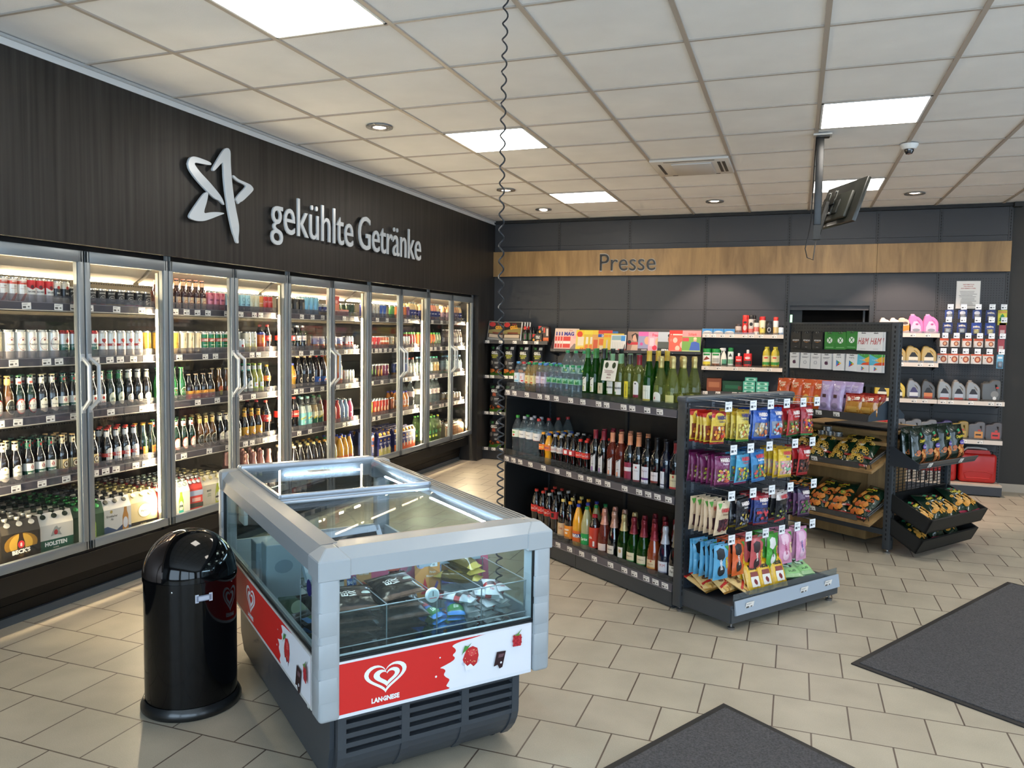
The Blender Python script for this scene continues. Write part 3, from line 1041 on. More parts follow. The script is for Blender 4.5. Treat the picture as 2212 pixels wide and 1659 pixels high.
def dshift(i, dz):
    i = list(i)
    if i[0] == 'r':
        i[2] += dz; i[4] += dz
    elif i[0] == 'e':
        i[2] += dz
    elif i[0] == 't':
        i[3] += dz
    elif i[0] == 'p':
        i[1] = [(x, y + dz) for x, y in i[1]]
    return tuple(i)
def bottle(name, prof, glass, body_deco, cap, desc, kind='soda_bottle', neck=None, drink=None, zones=None, capm=None, neck_h=None, dl=None):
    pf, lr, lz, cp, nk = BP[prof]
    k = .001
    m = MB()
    m.lathe([(r * k, z * k) for r, z in pf] + ([] if drink is None else []), 18, glass)
    parts = [(kind, smooth_mesh(m, kind))]
    if drink:
        dm, fill = drink
        q = [(r * k * .93, z * k + .002) for r, z in pf if z <= fill]
        q.append((0, q[-1][1]))
        m = MB(); m.lathe(q, 14, dm); parts.append(('drink', smooth_mesh(m, 'drink')))
    if prof == 'beer' and body_deco:
        body_deco = [dshift(i, .013) for i in body_deco]
    m = MB()
    cr, c0, c1 = cp
    cm = capm or M(cap, .35)
    if prof in ('wine', 'schlegel'):
        m.lathe([(cr * k * 1.06, c0 * k), (cr * k, (c0 + 12) * k), (cr * k * .98, (c1 - 14) * k), (cr * k * 1.04, (c1 - 12) * k), (cr * k * 1.0, c1 * k), (0, c1 * k)], 16, cm); pn = 'capsule'
    elif prof == 'sektw':
        m.lathe([(.0175, .235), (.0165, .268), (.0185, .275), (.018, .296), (.015, .305), (0, .305)], 16, cm); pn = 'foil'
    elif prof == 'sekt':
        m.lathe([(.0285, c0 * k - .01), (.0225, c0 * k + .012), (.0178, .252), (.0165, .268), (.019, .275), (.0185, .296), (.015, c1 * k), (0, c1 * k)], 16, cm); pn = 'foil'
    else:
        m.lathe([(cr * k, c0 * k), (cr * k, (c1 - 1.5) * k), (cr * k * .85, c1 * k), (0, c1 * k)], 14, cm); pn = 'cap'
    parts.append((pn, smooth_mesh(m, pn)))
    if neck and nk:
        m = MB(); a, b, rr = nk
        ta = -(rr - 14.2) / (b - a) if prof != 'sekt' else -.3
        sf = Cyl(rr * k, a * k, ta)
        hh = (b - a) * k
        aa = PI * rr * k
        its = [('r', -aa, 0, aa, hh, neck[0])] + [tuple(x) for x in neck[1:]]
        deco(m, sf, its)
        parts.append(('neck_label', smooth_mesh(m, 'neck_label')))
    if body_deco:
        m = MB(); sf = Cyl(lr * k, 0, 0); sf.step = .012
        deco(m, sf, body_deco)
        parts.append(('label', smooth_mesh(m, 'label')))
    P_(name, parts, 2.03 * max(r for r, z in pf) * k, kind, desc, h=cp[2] * k)
def wrap(lr, z0, z1, col):
    a = PI * lr
    return ('r', -a, z0, a, z1, col)
def can(name, h, r, bands, its, desc, rim='c9c9c6', kind='drinks_can'):
    """bands: list of (z0,z1,colour) fractions of the height"""
    m = MB()
    lid = M(rim, .25, .85)
    pf = [(0, .004), (r * .74, .004), (r * .80, 0), (r, .007)]
    mats = [lid, lid, lid]
    zz = .007; top = h - .010
    for a, b, c in bands:
        pf.append((r, .007 + (top - .007) * b)); mats.append(c if not isinstance(c, str) else M(c, .3, .25, coat=.3))
    pf += [(r * .86, h - .002), (r * .86, h), (r * .80, h - .001), (r * .79, h - .004), (0, h - .004)]
    mats += [lid] * 5
    m.lathe(pf, 18, lid, mats=mats)
    m.box(-.008, .008, -.014, .004, h - .004, h - .002, lid)
    sf = Cyl(r, 0, 0); sf.step = .011
    deco(m, sf, its)
    P_(name, [(kind, smooth_mesh(m, kind))], r * 2.03, kind, desc, h=h)
CLEAR = THIN('f3f7f7', .04, .8)
WATER = THIN('eaf3f6', .05, .8)
BROWN = M('120a05', .06, coat=1, spec=.6)
AMBER = M('5e3a10', .06, coat=1, spec=.6)
DGREEN = M('0b2412', .06, coat=1, spec=.6)
GGLASS = THIN('7fa862', .12, .9, dcol='3c7a2a')
GGLASS2 = THIN('64a04c', .16, .9, dcol='2f7a22')
YGLASS = THIN('dcdfb6', .12, .9, dcol='b4bd6a')
COLA = M('0b0503', .05, coat=1, spec=.6)
BLACKB = M('060607', .05, coat=1, spec=.6)
def T_(st, u, v, h, c, rot=0, sx=.8, b=.02, sh=0):
    return ('t', st, u, v, h, c, rot, sx, b, sh)

# --- beers
def oval(cu, cv, ru, rv, outer, inner):
    return [('e', cu, cv, ru, rv, outer), ('e', cu, cv, ru * .86, rv * .86, inner)]
bottle('becks', 'beer', DGREEN, oval(0, .062, .026, .040, 'c8342c', 'd8d4c8') + [('r', -.028, .052, .028, .068, '1b1b1a'), T_("BECK'S", 0, .060, .0105, 'f0efe8', sx=.75), T_('8', 0, .086, .011, 'c8342c')], '3a6b45', 'green beer bottle, red oval label', 'beer_bottle', neck=('e6dfd2', ('r', -.01, .006, .01, .018, 'c8463c')))
bottle('becks_gold', 'beer', AMBER, oval(0, .062, .026, .040, 'd8d0b0', '20221c') + [('r', -.028, .052, .028, .068, 'c9c6b8'), T_("BECK'S", 0, .060, .0105, '1b1b1a', sx=.75)], 'b9a062', 'amber beer bottle, black oval label', 'beer_bottle', neck=('d9b866',))
bottle('krom', 'beer', BROWN, [('e', 0, .060, .027, .040, 'e9e2cf'), ('r', -.026, .03, .026, .085, 'e9e2cf'), ('e', 0, .087, .005, .007, '9a8a5a'), T_('Krombacher', 0, .062, .0085, '33302a', sx=.62), T_('Pils', 0, .045, .008, '5a564c', sx=.7, sh=.3)], 'c9b98a', 'brown beer bottle, cream label', 'beer_bottle', neck=('e9e2cf', ('e', 0, .02, .004, .006, '7a6c4a')))
bottle('holsten', 'beer', BROWN, [wrap(.030, .02, .058, '1c5b45'), wrap(.030, .058, .098, 'e6e0d4'), ('p', [(-.008, .078), (0, .092), (.008, .08), (.004, .066), (-.004, .068)], 'b23a30'), T_('HOLSTEN', 0, .046, .0105, 'f2efe6', sx=.72), T_('PILSENER', 0, .030, .004, 'd8d4c8')], '1f4a39', 'brown beer bottle, green-white label', 'beer_bottle', neck=('1f5a46', ('e', 0, .018, .006, .008, 'b8383a')))
bottle('franz', 'beer', BROWN, [wrap(.030, .02, .09, 'd8c08c'), wrap(.030, .02, .034, '7a2f1c'), ('e', 0, .06, .017, .02, '3a2c22'), ('e', 0, .06, .013, .0155, 'e6dcc4'), ('e', 0, .062, .006, .009, '5a3826')], 'c9a46a', 'brown beer bottle, monk medallion label', 'beer_bottle', neck=('e2d4ae', ('e', 0, .016, .006, .007, '5a3826')))
bottle('tyskie', 'beer', BROWN, [('r', -.026, .025, .026, .1, 'e6e2da'), ('e', 0, .1, .02, .012, 'e6e2da'), wrap(.030, .058, .080, 'c23a2e'), T_('TYSKIE', 0, .069, .0125, 'f4f0ea', sx=.72, b=.04)], 'c8372c', 'brown beer bottle, red-banner label', 'beer_bottle', neck=('e4e0da',))
bottle('desp', 'beer', DGREEN, [('r', -.016, .03, .016, .085, 'e88f30'), T_('DESPERADOS', 0, .07, .0085, 'c8342a', rot=12, sx=.55)], 'd89a3a', 'slim green bottle, orange label', 'beer_bottle', neck=None)
bottle('astra_b', 'beer', BROWN, [wrap(.030, .025, .09, 'dcd9d2'), ('e', 0, .07, .008, .009, 'c0342c'), T_('ASTRA', 0, .045, .009, 'b23a30', sx=.7)], 'c8c2b4', 'brown beer bottle, white heart label', 'beer_bottle', neck=('dcd8cf', ('e', 0, .018, .004, .005, 'c0342c')))
bottle('jever', 'beer', DGREEN, [('e', 0, .06, .024, .038, 'd9dcc0'), T_('JEVER', 0, .060, .0125, '1f3a2c', sx=.62, b=.04)], '2f7a48', 'green beer bottle, pale oval label', 'beer_bottle', neck=('2d7446',))
bottle('jever_fun', 'beer', DGREEN, [('e', 0, .06, .025, .042, 'e2e6da'), ('r', -.02, .022, .02, .04, '3fb0a4'), T_('JEVER', 0, .064, .0115, '1f3a2c', sx=.62, b=.04)], '2f9a5c', 'green beer bottle, teal-foot label', 'beer_bottle', neck=('e2e0da', ('r', -.02, .0, .02, .008, '3fb0a4')))
bottle('flip', 'beer', BROWN, [('e', 0, .055, .022, .026, 'e6dfcc'), ('e', 0, .055, .016, .019, 'b8a888'), ('e', 0, .055, .013, .015, 'efe9da'), T_('BÜGEL', 0, .055, .005, '33302a')], 'e9e4da', 'swing-top beer bottle, round label', 'beer_bottle', neck=('d8d0ba',))
bottle('heine', 'beer', M('1e5a2c', .06, coat=1), [('e', 0, .06, .024, .034, 'c9ccb8'), ('e', 0, .06, .020, .029, '2a6a3c'), ('r', -.024, .054, .024, .067, 'dcdccc'), T_('Heineken', 0, .060, .008, '23301f', sx=.7), ('e', 0, .077, .004, .004, 'c8342c')], '3a9a4a', 'green lager bottle, ringed label', 'beer_bottle')
bottle('orange_b', 'stein', BROWN, [wrap(.033, .018, .048, 'c83a2c'), wrap(.033, .048, .075, 'e9a03c'), T_('MEX', 0, .030, .009, 'f2dcc0'), ('p', [(.002, .05), (.014, .066), (.018, .05)], 'b8502a')], 'c9a98a', 'stubby brown bottle, orange-red label', 'beer_bottle')
bottle('tall_amber', 'alco', AMBER, [('e', 0, .07, .02, .024, 'b85a3a'), ('e', 0, .045, .014, .018, 'c9c04a')], 'd8c08a', 'tall amber bottle, rust label', 'beer_bottle', neck=None)
bottle('lime', 'beer', M('8a8a2c', .08, coat=1), [('r', -.02, .05, .02, .085, 'c9d8e0'), ('e', .004, .068, .009, .01, 'c8342c'), ('r', -.024, .02, .024, .05, '8fb82c')], 'a8b83a', 'yellow-green bottle, lime label', 'beer_bottle', neck=('e0dcd0', ('r', -.02, .0, .02, .007, '9ac23c')))
bottle('schoff', 'beer', BROWN, [wrap(.030, .022, .1, 'e0a52c'), ('p', [(-.026, .022), (.026, .022), (.026, .03), (0, .036), (-.026, .052)], '2a2c6c'), ('e', .002, .066, .015, .017, 'b23a30'), ('e', .002, .066, .0125, .0145, 'eee6d4'), T_('5,0', .002, .066, .009, 'b23a30')], 'd8a83a', 'brown beer bottle, yellow-blue label', 'beer_bottle', neck=('e0a52c', ('e', 0, .018, .006, .008, 'b23a30')))
bottle('rum', 'alco', M('3c120c', .06, coat=1), [('r', -.024, .014, .024, .098, 'ecc89a'), ('e', 0, .06, .014, .018, 'c8604a'), ('e', 0, .06, .011, .0145, 'ecc89a'), T_('LIMO', 0, .06, .007, 'b8503c')], 'd8a08c', 'dark red long-drink bottle, cream label', 'mixer_bottle', neck=('f0c8a0',))
bottle('tinyb', 'small', CLEAR, [wrap(.027, .012, .06, 'e8c8a8')], 'e6cfc4', 'small clear spirit bottle', 'mixer_bottle', drink=(M('d8b0a0', .2), 110))
# --- cans
S = ('ddd9cf'); WH = 'e8e4da'
can('ice', .145, .0265, [(0, .12, 'd8543c'), (.12, .8, 'efe6da'), (.8, .93, 'd8543c'), (.93, 1, 'efe6da')], [T_('ICE', .004, .098, .008, '7a4a3c'), ('r', -.018, .085, .012, .0875, 'c8a090')] + [('p', [(-.02, .022), (.0, .06), (.016, .064), (-.004, .024)], 'dd7c64'), T_('SMIRNOFF', 0, .122, .0072, 'f4ece2', sx=.62)], 'slim white-red iced can')
can('bac_red', .145, .0265, [(0, .1, 'b8282c'), (.1, .45, 'e8e2d8'), (.45, 1, 'c62a30')], [('e', 0, .10, .009, .01, '5a1018'), T_('BACARDI', 0, .075, .0095, '2a1c1c', sx=.7), ('p', [(-.026, .10), (.0, .085), (.026, .1), (.026, .062), (-.026, .062)], 'e8e2d8'), T_('BACARDI', 0, .075, .0095, '2a1c1c', sx=.7)], 'slim red-white rum can')
can('bac_blk', .140, .0265, [(0, .35, 'cfc8ae'), (.35, .75, '15151c'), (.75, 1, 'd8d2c4')], [('e', 0, .105, .008, .009, 'b8382c'), T_('BAC', 0, .075, .0105, 'e8e4da', sx=.7), ('e', -.006, .045, .006, .007, 'e8e4d4')], 'slim black-cream rum can')
def jd(n, c, w):
    can(n, .115, .033, [(0, .22, c), (.22, 1, '131216')], [T_("JACK DANIEL'S", 0, .090, .0085, 'd8d4cc', sx=.58), ('e', 0, .062, .018, .014, 'b8b4ac'), ('e', 0, .062, .0155, .0118, '1a191c'), T_('No.7', 0, .062, .0085, 'c9c5bd'), T_('TENNESSEE', 0, .044, .0045, 'b8b4ac')] + ([T_('Coca-Cola', 0, .026, .011, 'd83a34', sx=.6, sh=.3)] if n == 'jd_c' else []), w)
jd('jd_c', '1a1517', 'black whiskey-cola can, red script'); jd('jd_g', 'c9a04a', 'black whiskey can, gold foot'); jd('jd_p', 'b8385c', 'black whiskey can, pink foot'); jd('jd_gr', '2c5a3c', 'black whiskey can, green foot')
can('pader', .168, .033, [(0, .06, 'b8403c'), (.06, .94, 'e2ddd0'), (.94, 1, 'd8d4ca')], [('e', 0, .095, .024, .034, 'c04a44'), ('e', 0, .095, .0225, .032, 'e2ddd0'), T_('Paderborner', 0, .094, .0115, '3a342e', sx=.55, sh=.3), ('r', -.005, .112, .005, .122, '8a3a34'), T_('PILS', 0, .072, .005, '8a8478')], 'tall white can, red ring', )
can('hol_c', .168, .033, [(0, .07, 'c9c9c0'), (.07, .56, '1f5c46'), (.56, .94, 'dcd8d0'), (.94, 1, 'a83038')], [('p', [(-.01, .11), (0, .13), (.01, .112), (.004, .098), (-.006, .1)], 'b8443c'), T_('HOLSTEN', 0, .080, .0135, 'f2efe6', sx=.68), T_('PILSENER', 0, .06, .005, 'd8d4c8')], 'tall green-white beer can', 'b03c3c')
can('astra_c', .168, .033, [(0, .07, 'b8b4a8'), (.07, .94, 'd6d2c6'), (.94, 1, 'c9c5ba')], [('e', -.005, .113, .008, .009, 'b23430'), ('e', .005, .113, .008, .009, 'b23430'), ('p', [(-.0125, .110), (.0125, .110), (0, .094)], 'b23430'), wrap(.033, .078, .092, 'b8443c'), T_('ASTRA', 0, .085, .010, 'f0ece4', sx=.8, b=.04), T_('KRAFT', 0, .035, .006, '8a8478')], 'tall grey can, red heart')
can('gold_c', .168, .033, [(0, 1, 'c9a23c')], [T_('5,0', 0, .09, .016, '7a5a1c', sh=.3)], 'tall golden beer can')
can('cream_c', .168, .033, [(0, .18, 'b08a52'), (.18, 1, 'e0cda6')], [T_('Grape', 0, .118, .012, '5a4a3a', rot=78, sx=.7, sh=.3)], 'tall cream can, brown foot')
can('lomza', .168, .033, [(0, .34, 'd0cbbc'), (.34, .94, '1f7a44'), (.94, 1, 'd8d4c8')], [wrap(.033, .098, .122, 'd8492c'), T_('LOMZA', 0, .110, .0145, 'f2ece0', sx=.72, b=.05), ('r', -.02, .074, .02, .077, 'd8dcc8')], 'tall green can, red banner')
can('astra_s', .115, .033, [(0, .3, '9ab8c9'), (.3, 1, 'c2ccd0')], [('e', 0, .066, .009, .01, 'b23430'), T_('ASTRA', 0, .045, .009, 'b23a30')], 'short grey can, red heart')
can('krom_c', .168, .033, [(0, .5, 'd8cf9c'), (.5, 1, 'e0dac4')], [T_('Krombacher', 0, .095, .0105, '4a453c', sx=.6), ('e', 0, .12, .006, .007, '8a7c4a'), ('e', .012, .05, .012, .014, 'd8c84a')], 'tall pale Pils can')
can('orange_c', .168, .033, [(0, .5, 'c8481c'), (.5, .93, 'e0742c'), (.93, 1, '3a3a8a')], [('e', 0, .11, .015, .018, 'e8a83c')], 'tall orange soda can', '7a80b8')
can('bombay', .150, .029, [(0, .4, '232c58'), (.4, 1, '9cc9d2')], [('e', 0, .105, .013, .016, '3a5a7a'), ('e', 0, .105, .011, .0138, 'a6d0d8'), T_('BOMBAY', 0, .07, .008, '2a3a6a'), T_('GIN', 0, .04, .009, 'c9d4e0')], 'slim pale blue gin can')
can('arti', .150, .029, [(0, 1, 'd8d0ae')], [('e', 0, .1, .011, .02, 'b8b08c'), ('e', 0, .1, .009, .0175, 'd8d0ae'), T_('S', 0, .06, .014, '9a9478', sh=.4)], 'slim cream can')
can('orange_s', .150, .029, [(0, 1, 'd8883a')], [('r', -.02, .086, .02, .09, 'ecd8b8')], 'slim orange can')
can('coke_s', .150, .029, [(0, 1, 'c8281e')], [T_('Coca-Cola', 0, .105, .018, 'f4ece6', sx=.62, b=0, sh=.35), ('r', -.029, .088, .029, .089, 'e8a89c')], 'slim red cola can')
can('pink_s', .150, .029, [(0, 1, 'e2808c')], [('p', [(-.01, .135), (.002, .112), (.012, .135)], 'c04058'), T_('AMARE', 0, .090, .0125, '7a2c5c', sx=.62), ('r', .006, .035, .01, .072, 'a83a5a')], 'slim pink can')
can('monster', .150, .033, [(0, 1, '1a1714')], [('r', -.012, .05, -.006, .115, '9a8f7c'), ('r', -.002, .045, .004, .118, '9a8f7c'), ('r', .010, .02, .022, .10, 'd8cfb8')], 'black energy can, pale stripes')
can('blue_e', .168, .033, [(0, 1, '7ab4cc')], [T_('Energy', .002, .08, .013, 'e8f0f2', rot=80, sx=.8, sh=.3)], 'tall light blue energy can', 'b8ccd4')
can('navy_m', .115, .030, [(0, .4, 'c9a63c'), (.4, .85, '2a2c6a'), (.85, 1, 'd8d4c8')], [T_('WIN', 0, .062, .014, 'e0e0ec', rot=15)], 'small gold-navy can')
can('dgreen_e', .135, .029, [(0, .35, 'c9b42c'), (.35, 1, '1f3a28')], [('p', [(-.02, .04), (.024, .09), (.026, .03)], '8aa83c')], 'slim dark green-yellow can')
can('lgreen_e', .135, .029, [(0, 1, '3f9a4a')], [('p', [(-.02, .03), (.0, .11), (.014, .05)], '8fd06a')], 'slim bright green can')
can('rb_navy', .150, .029, [(0, .15, 'c9c9cf'), (.15, 1, '2a2c7c')], [('e', 0, .09, .014, .02, 'd8d8e4'), ('e', 0, .088, .009, .012, '2a2c7c')], 'slim navy energy can')
can('effw', .150, .029, [(0, 1, 'd2c8b4')], [('e', 0, .10, .014, .018, '9a9484'), ('e', .004, .10, .012, .014, 'd2c8b4')], 'slim off-white energy can')
can('rb_blue', .150, .029, [(0, .5, '5a78b0'), (.5, 1, '3a5aa8')], [('p', [(-.018, .04), (.004, .12), (.014, .05)], 'c8ccd8')], 'slim silver-blue energy can')
can('green_e', .150, .029, [(0, 1, '5a9a4a')], [('r', -.012, .03, -.004, .12, '8abf74')], 'slim apple-green can')
can('orange_e', .150, .029, [(0, 1, 'd8702a')], [('r', -.006, .02, .004, .13, 'e89a5c')], 'slim orange energy can')
can('purple_e', .150, .029, [(0, .2, 'c9b8c8'), (.2, 1, '7a3a68')], [('e', 0, .08, .009, .03, 'b89ab4')], 'slim purple energy can')
can('bb_red', .135, .0265, [(0, .25, '3a4a8a'), (.25, .5, 'd8543c'), (.5, 1, 'dcd8d8')], [('r', -.02, .07, .02, .085, 'c8342c')], 'slim striped energy can')
can('lind', .135, .0265, [(0, 1, 'e4ddc8')], [('e', 0, .07, .012, .016, 'a8a48c')], 'slim ivory can')
can('redb', .135, .029, [(0, 1, 'c8323a')], [('e', .008, .066, .014, .02, 'e8dcd0'), T_('CA', .006, .066, .012, 'c8323a')], 'red soda can, white spot')
can('redor', .135, .0265, [(0, .6, 'd85a34'), (.6, .75, 'e8d0b0'), (.75, 1, 'd85a34')], [], 'slim orange-red can')
can('ivory2', .135, .0265, [(0, .8, 'd8ceb0'), (.8, 1, 'c8b894')], [T_('MK', 0, .08, .012, 'a84a3a')], 'slim beige can')
can('dark_e', .168, .029, [(0, 1, '241a18')], [('e', 0, .1, .012, .03, '5a8a3a'), ('r', -.016, .02, .016, .05, '3a2c28')], 'slim black energy can, green mark')
can('dred_e', .168, .029, [(0, 1, '5a201c')], [('e', 0, .09, .014, .034, 'a87a3a')], 'slim dark red energy can')
can('plum_e', .168, .029, [(0, 1, '7c2a4c')], [('e', .004, .11, .010, .012, 'd8b0c0'), ('r', -.014, .04, .014, .055, '4a1a5c')], 'slim plum energy can')
can('mix_e', .168, .029, [(0, .4, 'c88a3a'), (.4, 1, '3a4a8a')], [('e', 0, .11, .012, .02, 'd8d0c0')], 'slim blue-orange energy can')
can('yel_t', .168, .029, [(0, 1, 'd8b82a')], [('e', 0, .1, .014, .03, 'e6d26a')], 'slim yellow iced-tea can')
can('red_t', .168, .029, [(0, .5, 'c8542c'), (.5, 1, 'c23a2a')], [('e', 0, .08, .012, .024, 'e6b08c')], 'slim red iced-tea can')
can('brn_t', .168, .029, [(0, 1, 'a8603a')], [('r', -.012, .04, .012, .13, '5a2a20'), ('e', 0, .09, .009, .03, 'd8a88c')], 'slim brown iced-tea can')
can('tan_c', .115, .037, [(0, .5, 'c8a070'), (.5, 1, 'b8a488')], [('p', [(-.02, .06), (-.012, .10), (-.004, .06)], 'e8dcc8'), ('p', [(.004, .06), (.012, .10), (.02, .06)], 'e8dcc8'), T_('3', .0, .036, .02, '9a6a44')], 'squat tan can', kind='snack_tin')
# --- soft drinks
cokescript = lambda z, h: T_('Coca-Cola', 0, z, h, 'f4ece6', sx=.62, b=0, sh=.35)
bottle('coke5', 'coke5', COLA, [wrap(.0327, .100, .140, 'c8281e'), cokescript(.121, .017)], 'c8281e', 'contour cola bottle, red label')
bottle('coke5z', 'coke5', COLA, [wrap(.0327, .100, .140, 'b82824'), ('r', -.012, .108, .012, .132, 'e8e2de')], '1c1a1a', 'contour cola bottle, black cap')
bottle('coke5l', 'coke5', COLA, [wrap(.0327, .100, .140, 'c9c6c2'), T_('Coca-Cola', 0, .121, .017, 'b83028', sx=.62, b=0, sh=.35)], 'b8b8b8', 'contour cola bottle, silver label')
bottle('mezzo5', 'coke5', COLA, [wrap(.0327, .100, .140, 'e8782a'), T_('mezzo mix', 0, .121, .011, 'f4e8d0', sx=.6), ('e', .018, .12, .008, .012, 'f0b03a')], 'e8a02c', 'contour cola bottle, orange label')
bottle('fanta5', 'coke5', M('d89a1c', .08, coat=1), [wrap(.0327, .100, .140, 'e8782a'), T_('FANTA', 0, .121, .014, '2a3a8a', sx=.7)], '2a4a9a', 'yellow soda bottle, orange label')
bottle('gold5', 'coke5', M('8a6a1c', .08, coat=1), [wrap(.0327, .100, .140, 'e8642a'), T_('mezzo', 0, .121, .011, 'f4e8d0')], '3c4aa0', 'green-gold soda bottle, orange label')
bottle('coke1', 'coke1', COLA, [wrap(.0408, .130, .182, 'c8281e'), cokescript(.158, .022)], 'd03c30', 'litre cola bottle, red label')
bottle('coke1z', 'coke1', COLA, [wrap(.0408, .130, .182, 'b8282c'), ('r', -.012, .14, .012, .172, '1c1a1a')], '1f1d1d', 'litre cola bottle, black cap')
bottle('coke1l', 'coke1', COLA, [wrap(.0408, .130, .182, 'c02c24'), T_('Coca-Cola', 0, .158, .022, 'e8e0dc', sx=.62, b=0, sh=.35)], 'b4b4b4', 'litre cola bottle, grey cap')
bottle('schwt', 'pet1', CLEAR, [wrap(.0393, .05, .150, '7fc8c2'), ('p', [(-.035, .092), (.035, .118), (.035, .134), (-.035, .108)], 'e0c82c'), T_('Schweppes', 0, .113, .0115, '3a3a2c', rot=20, sx=.62), ('e', .01, .075, .012, .010, 'd8ecea')], '9ad8cc', 'clear tonic bottle, turquoise label', drink=(M('c9d0c4', .15), 240))
bottle('schwg', 'pet1', CLEAR, [wrap(.0393, .05, .100, '1c5a3c'), wrap(.0393, .100, .150, 'c9c8a8'), ('p', [(-.035, .088), (.035, .114), (.035, .130), (-.035, .104)], 'e0c82c'), T_('Schweppes', 0, .109, .0115, '3a3a2c', rot=20, sx=.62)], '2a6a3a', 'pale ginger-ale bottle, green label', drink=(M('9a7c4a', .15), 240))
bottle('schwy', 'pet1', CLEAR, [wrap(.0393, .05, .150, 'd8c03a'), ('p', [(-.035, .088), (.035, .114), (.035, .130), (-.035, .104)], 'efe07c'), T_('Schweppes', 0, .109, .0115, '3a3a2c', rot=20, sx=.62)], 'd8c03a', 'lemon soda bottle, yellow label', drink=(M('c9bc7c', .15), 240))
bottle('fritz', 'pet1', COLA, [wrap(.0393, .03, .13, '171313'), ('e', 0, .085, .014, .020, 'ddd2bc'), ('e', 0, .082, .010, .013, '2a2422'), T_('kola', 0, .045, .014, 'ddd2bc')], 'c9a878', 'dark kola bottle, face label')
bottle('pepsi', 'pet1', M('2c1208', .06, coat=1), [wrap(.0393, .03, .10, '2c5aa8'), ('e', .002, .064, .016, .02, 'e0dce0'), ('e', .002, .068, .013, .012, 'c8382c'), ('e', .002, .060, .012, .010, '24489a')], 'd0342a', 'cola bottle, blue globe label')
bottle('oran', 'pet1', M('e0901c', .12, coat=1), [wrap(.0393, .03, .12, 'e0662a'), ('e', 0, .08, .014, .016, 'f0c8a0')], 'c86a2a', 'orange soda bottle, orange label')
def cola_lbl(n, c, cap, d, t2='Cola'):
    bottle(n, 'pet1', COLA, [wrap(.0393, .03, .12, c), T_(t2, 0, .085, .018, 'a8403a', sx=.7, sh=.2)], cap, d)
cola_lbl('cpink', 'd8a08c', 'e2c8a8', 'cola bottle, pink label'); cola_lbl('ccream', 'd8bc94', 'e2cc7c', 'cola bottle, cream label'); cola_lbl('cgold', 'c89a4a', 'e0a83a', 'cola bottle, golden label')
bottle('sprite', 'pet1', M('a8a878', .1, coat=1), [wrap(.0393, .03, .105, '1f9a4c'), T_('Sprite', 0, .07, .02, 'f0f4ea', sx=.75, sh=.2)], '1f8a4a', 'lemonade bottle, green label')
bottle('fanta', 'pet1', M('e0a01c', .1, coat=1), [wrap(.0393, .03, .105, 'e0682c'), wrap(.0393, .06, .085, '3a3a8c'), T_('FANTA', 0, .072, .021, 'f4efe8', sx=.75, b=.05)], '2c3c9c', 'orangeade bottle, orange-blue label')
bottle('mezzo1', 'pet1', COLA, [wrap(.0393, .03, .12, 'e8902a'), T_('mezzo', 0, .095, .016, 'f6f0e0', sx=.75, b=.05), T_('mix', 0, .072, .016, 'f6f0e0', sx=.75, b=.05)], 'e0a02c', 'cola-orange bottle, big orange label')
bottle('effect', 'pet1', M('c9bc9c', .25), [T_('effect', 0, .09, .024, '5a5044', rot=90)], 'd8462c', 'beige energy bottle, red cap')
bottle('redbig', 'petwide', M('1c0c0a', .06, coat=1), [wrap(.0383, .03, .165, 'c03c28'), T_('Cola', -.01, .10, .02, 'eee0d4', sx=.7), ('r', .014, .04, .026, .075, 'e8e4e0')], 'a81c2c', 'wide red-sleeved bottle')
bottle('prime_r', 'pet5', M('c8443c', .3), [T_('PRIME', 0, .075, .020, '2a1414', rot=90, b=.05)], 'b83a34', 'red sports-drink bottle')
bottle('prime_b', 'pet5', M('8aa4bc', .3), [T_('PRIME', 0, .075, .020, '1c2430', rot=90, b=.05)], '9ab4c4', 'grey-blue sports-drink bottle')
bottle('pinkv', 'pet5', M('e05a7c', .25), [('r', -.02, .09, .02, .1, 'f0c8b4')], 'e6dcd2', 'pink vitamin-water bottle')
bottle('greyv', 'pet5', THIN('c9d0d4', .2), [('r', -.022, .06, .022, .12, 'd2cec4')], '8ac4d8', 'pale vitamin-water bottle')
bottle('milk_m', 'milk', M('d8bc8c', .3), [wrap(.034, .006, .118, '23286a'), T_('müller', 0, .09, .014, 'e6e2e6', b=.04), ('e', 0, .045, .014, .018, 'd8b83a')], 'b9c6c9', 'milk-drink bottle, navy label', capm=THIN('c9d4d8', .3))
bottle('milk_p', 'milk', M('e0947c', .3), [wrap(.034, .006, .118, '23286a'), T_('müller', 0, .09, .014, 'e6e2e6', b=.04), ('r', -.02, .03, .02, .05, 'c85a5c')], 'b9c6c9', 'strawberry milk bottle, navy label', capm=THIN('c9d4d8', .3))
bottle('milk_b', 'milk', M('b88a64', .3), [wrap(.034, .03, .118, '5a4a5c'), T_('latte', 0, .09, .014, 'e6e2e6', b=.04), ('r', -.02, .04, .02, .06, 'c9a884')], 'b9c6c9', 'coffee milk bottle, brown label', capm=THIN('c9d4d8', .3))
bottle('smoo_r', 'smooth', M('a83c34', .2), [('e', 0, .06, .016, .022, '3a6a34'), ('r', -.02, .022, .02, .05, '6a1c24')], '6ab84a', 'red smoothie bottle, green cap')
bottle('smoo_o', 'smooth', M('d8703c', .2), [('e', 0, .06, .016, .022, '5a8a34'), ('r', -.02, .022, .02, .05, 'd8c0a0')], '6ab84a', 'orange smoothie bottle, green cap')
bottle('smoo_g', 'smooth', M('b8bc8c', .2), [('e', 0, .07, .016, .022, '4a6a44'), ('r', -.02, .022, .02, .05, 'd8d4c0')], '3a9a4c', 'pale green smoothie bottle')
bottle('clearp', 'pet5', THIN('d8ccc8', .18), [('r', -.024, .07, .024, .12, 'c9bcb0'), ('r', -.02, .03, .02, .05, '7a5a6a')], 'b8b0b4', 'clear shake bottle, pale label')
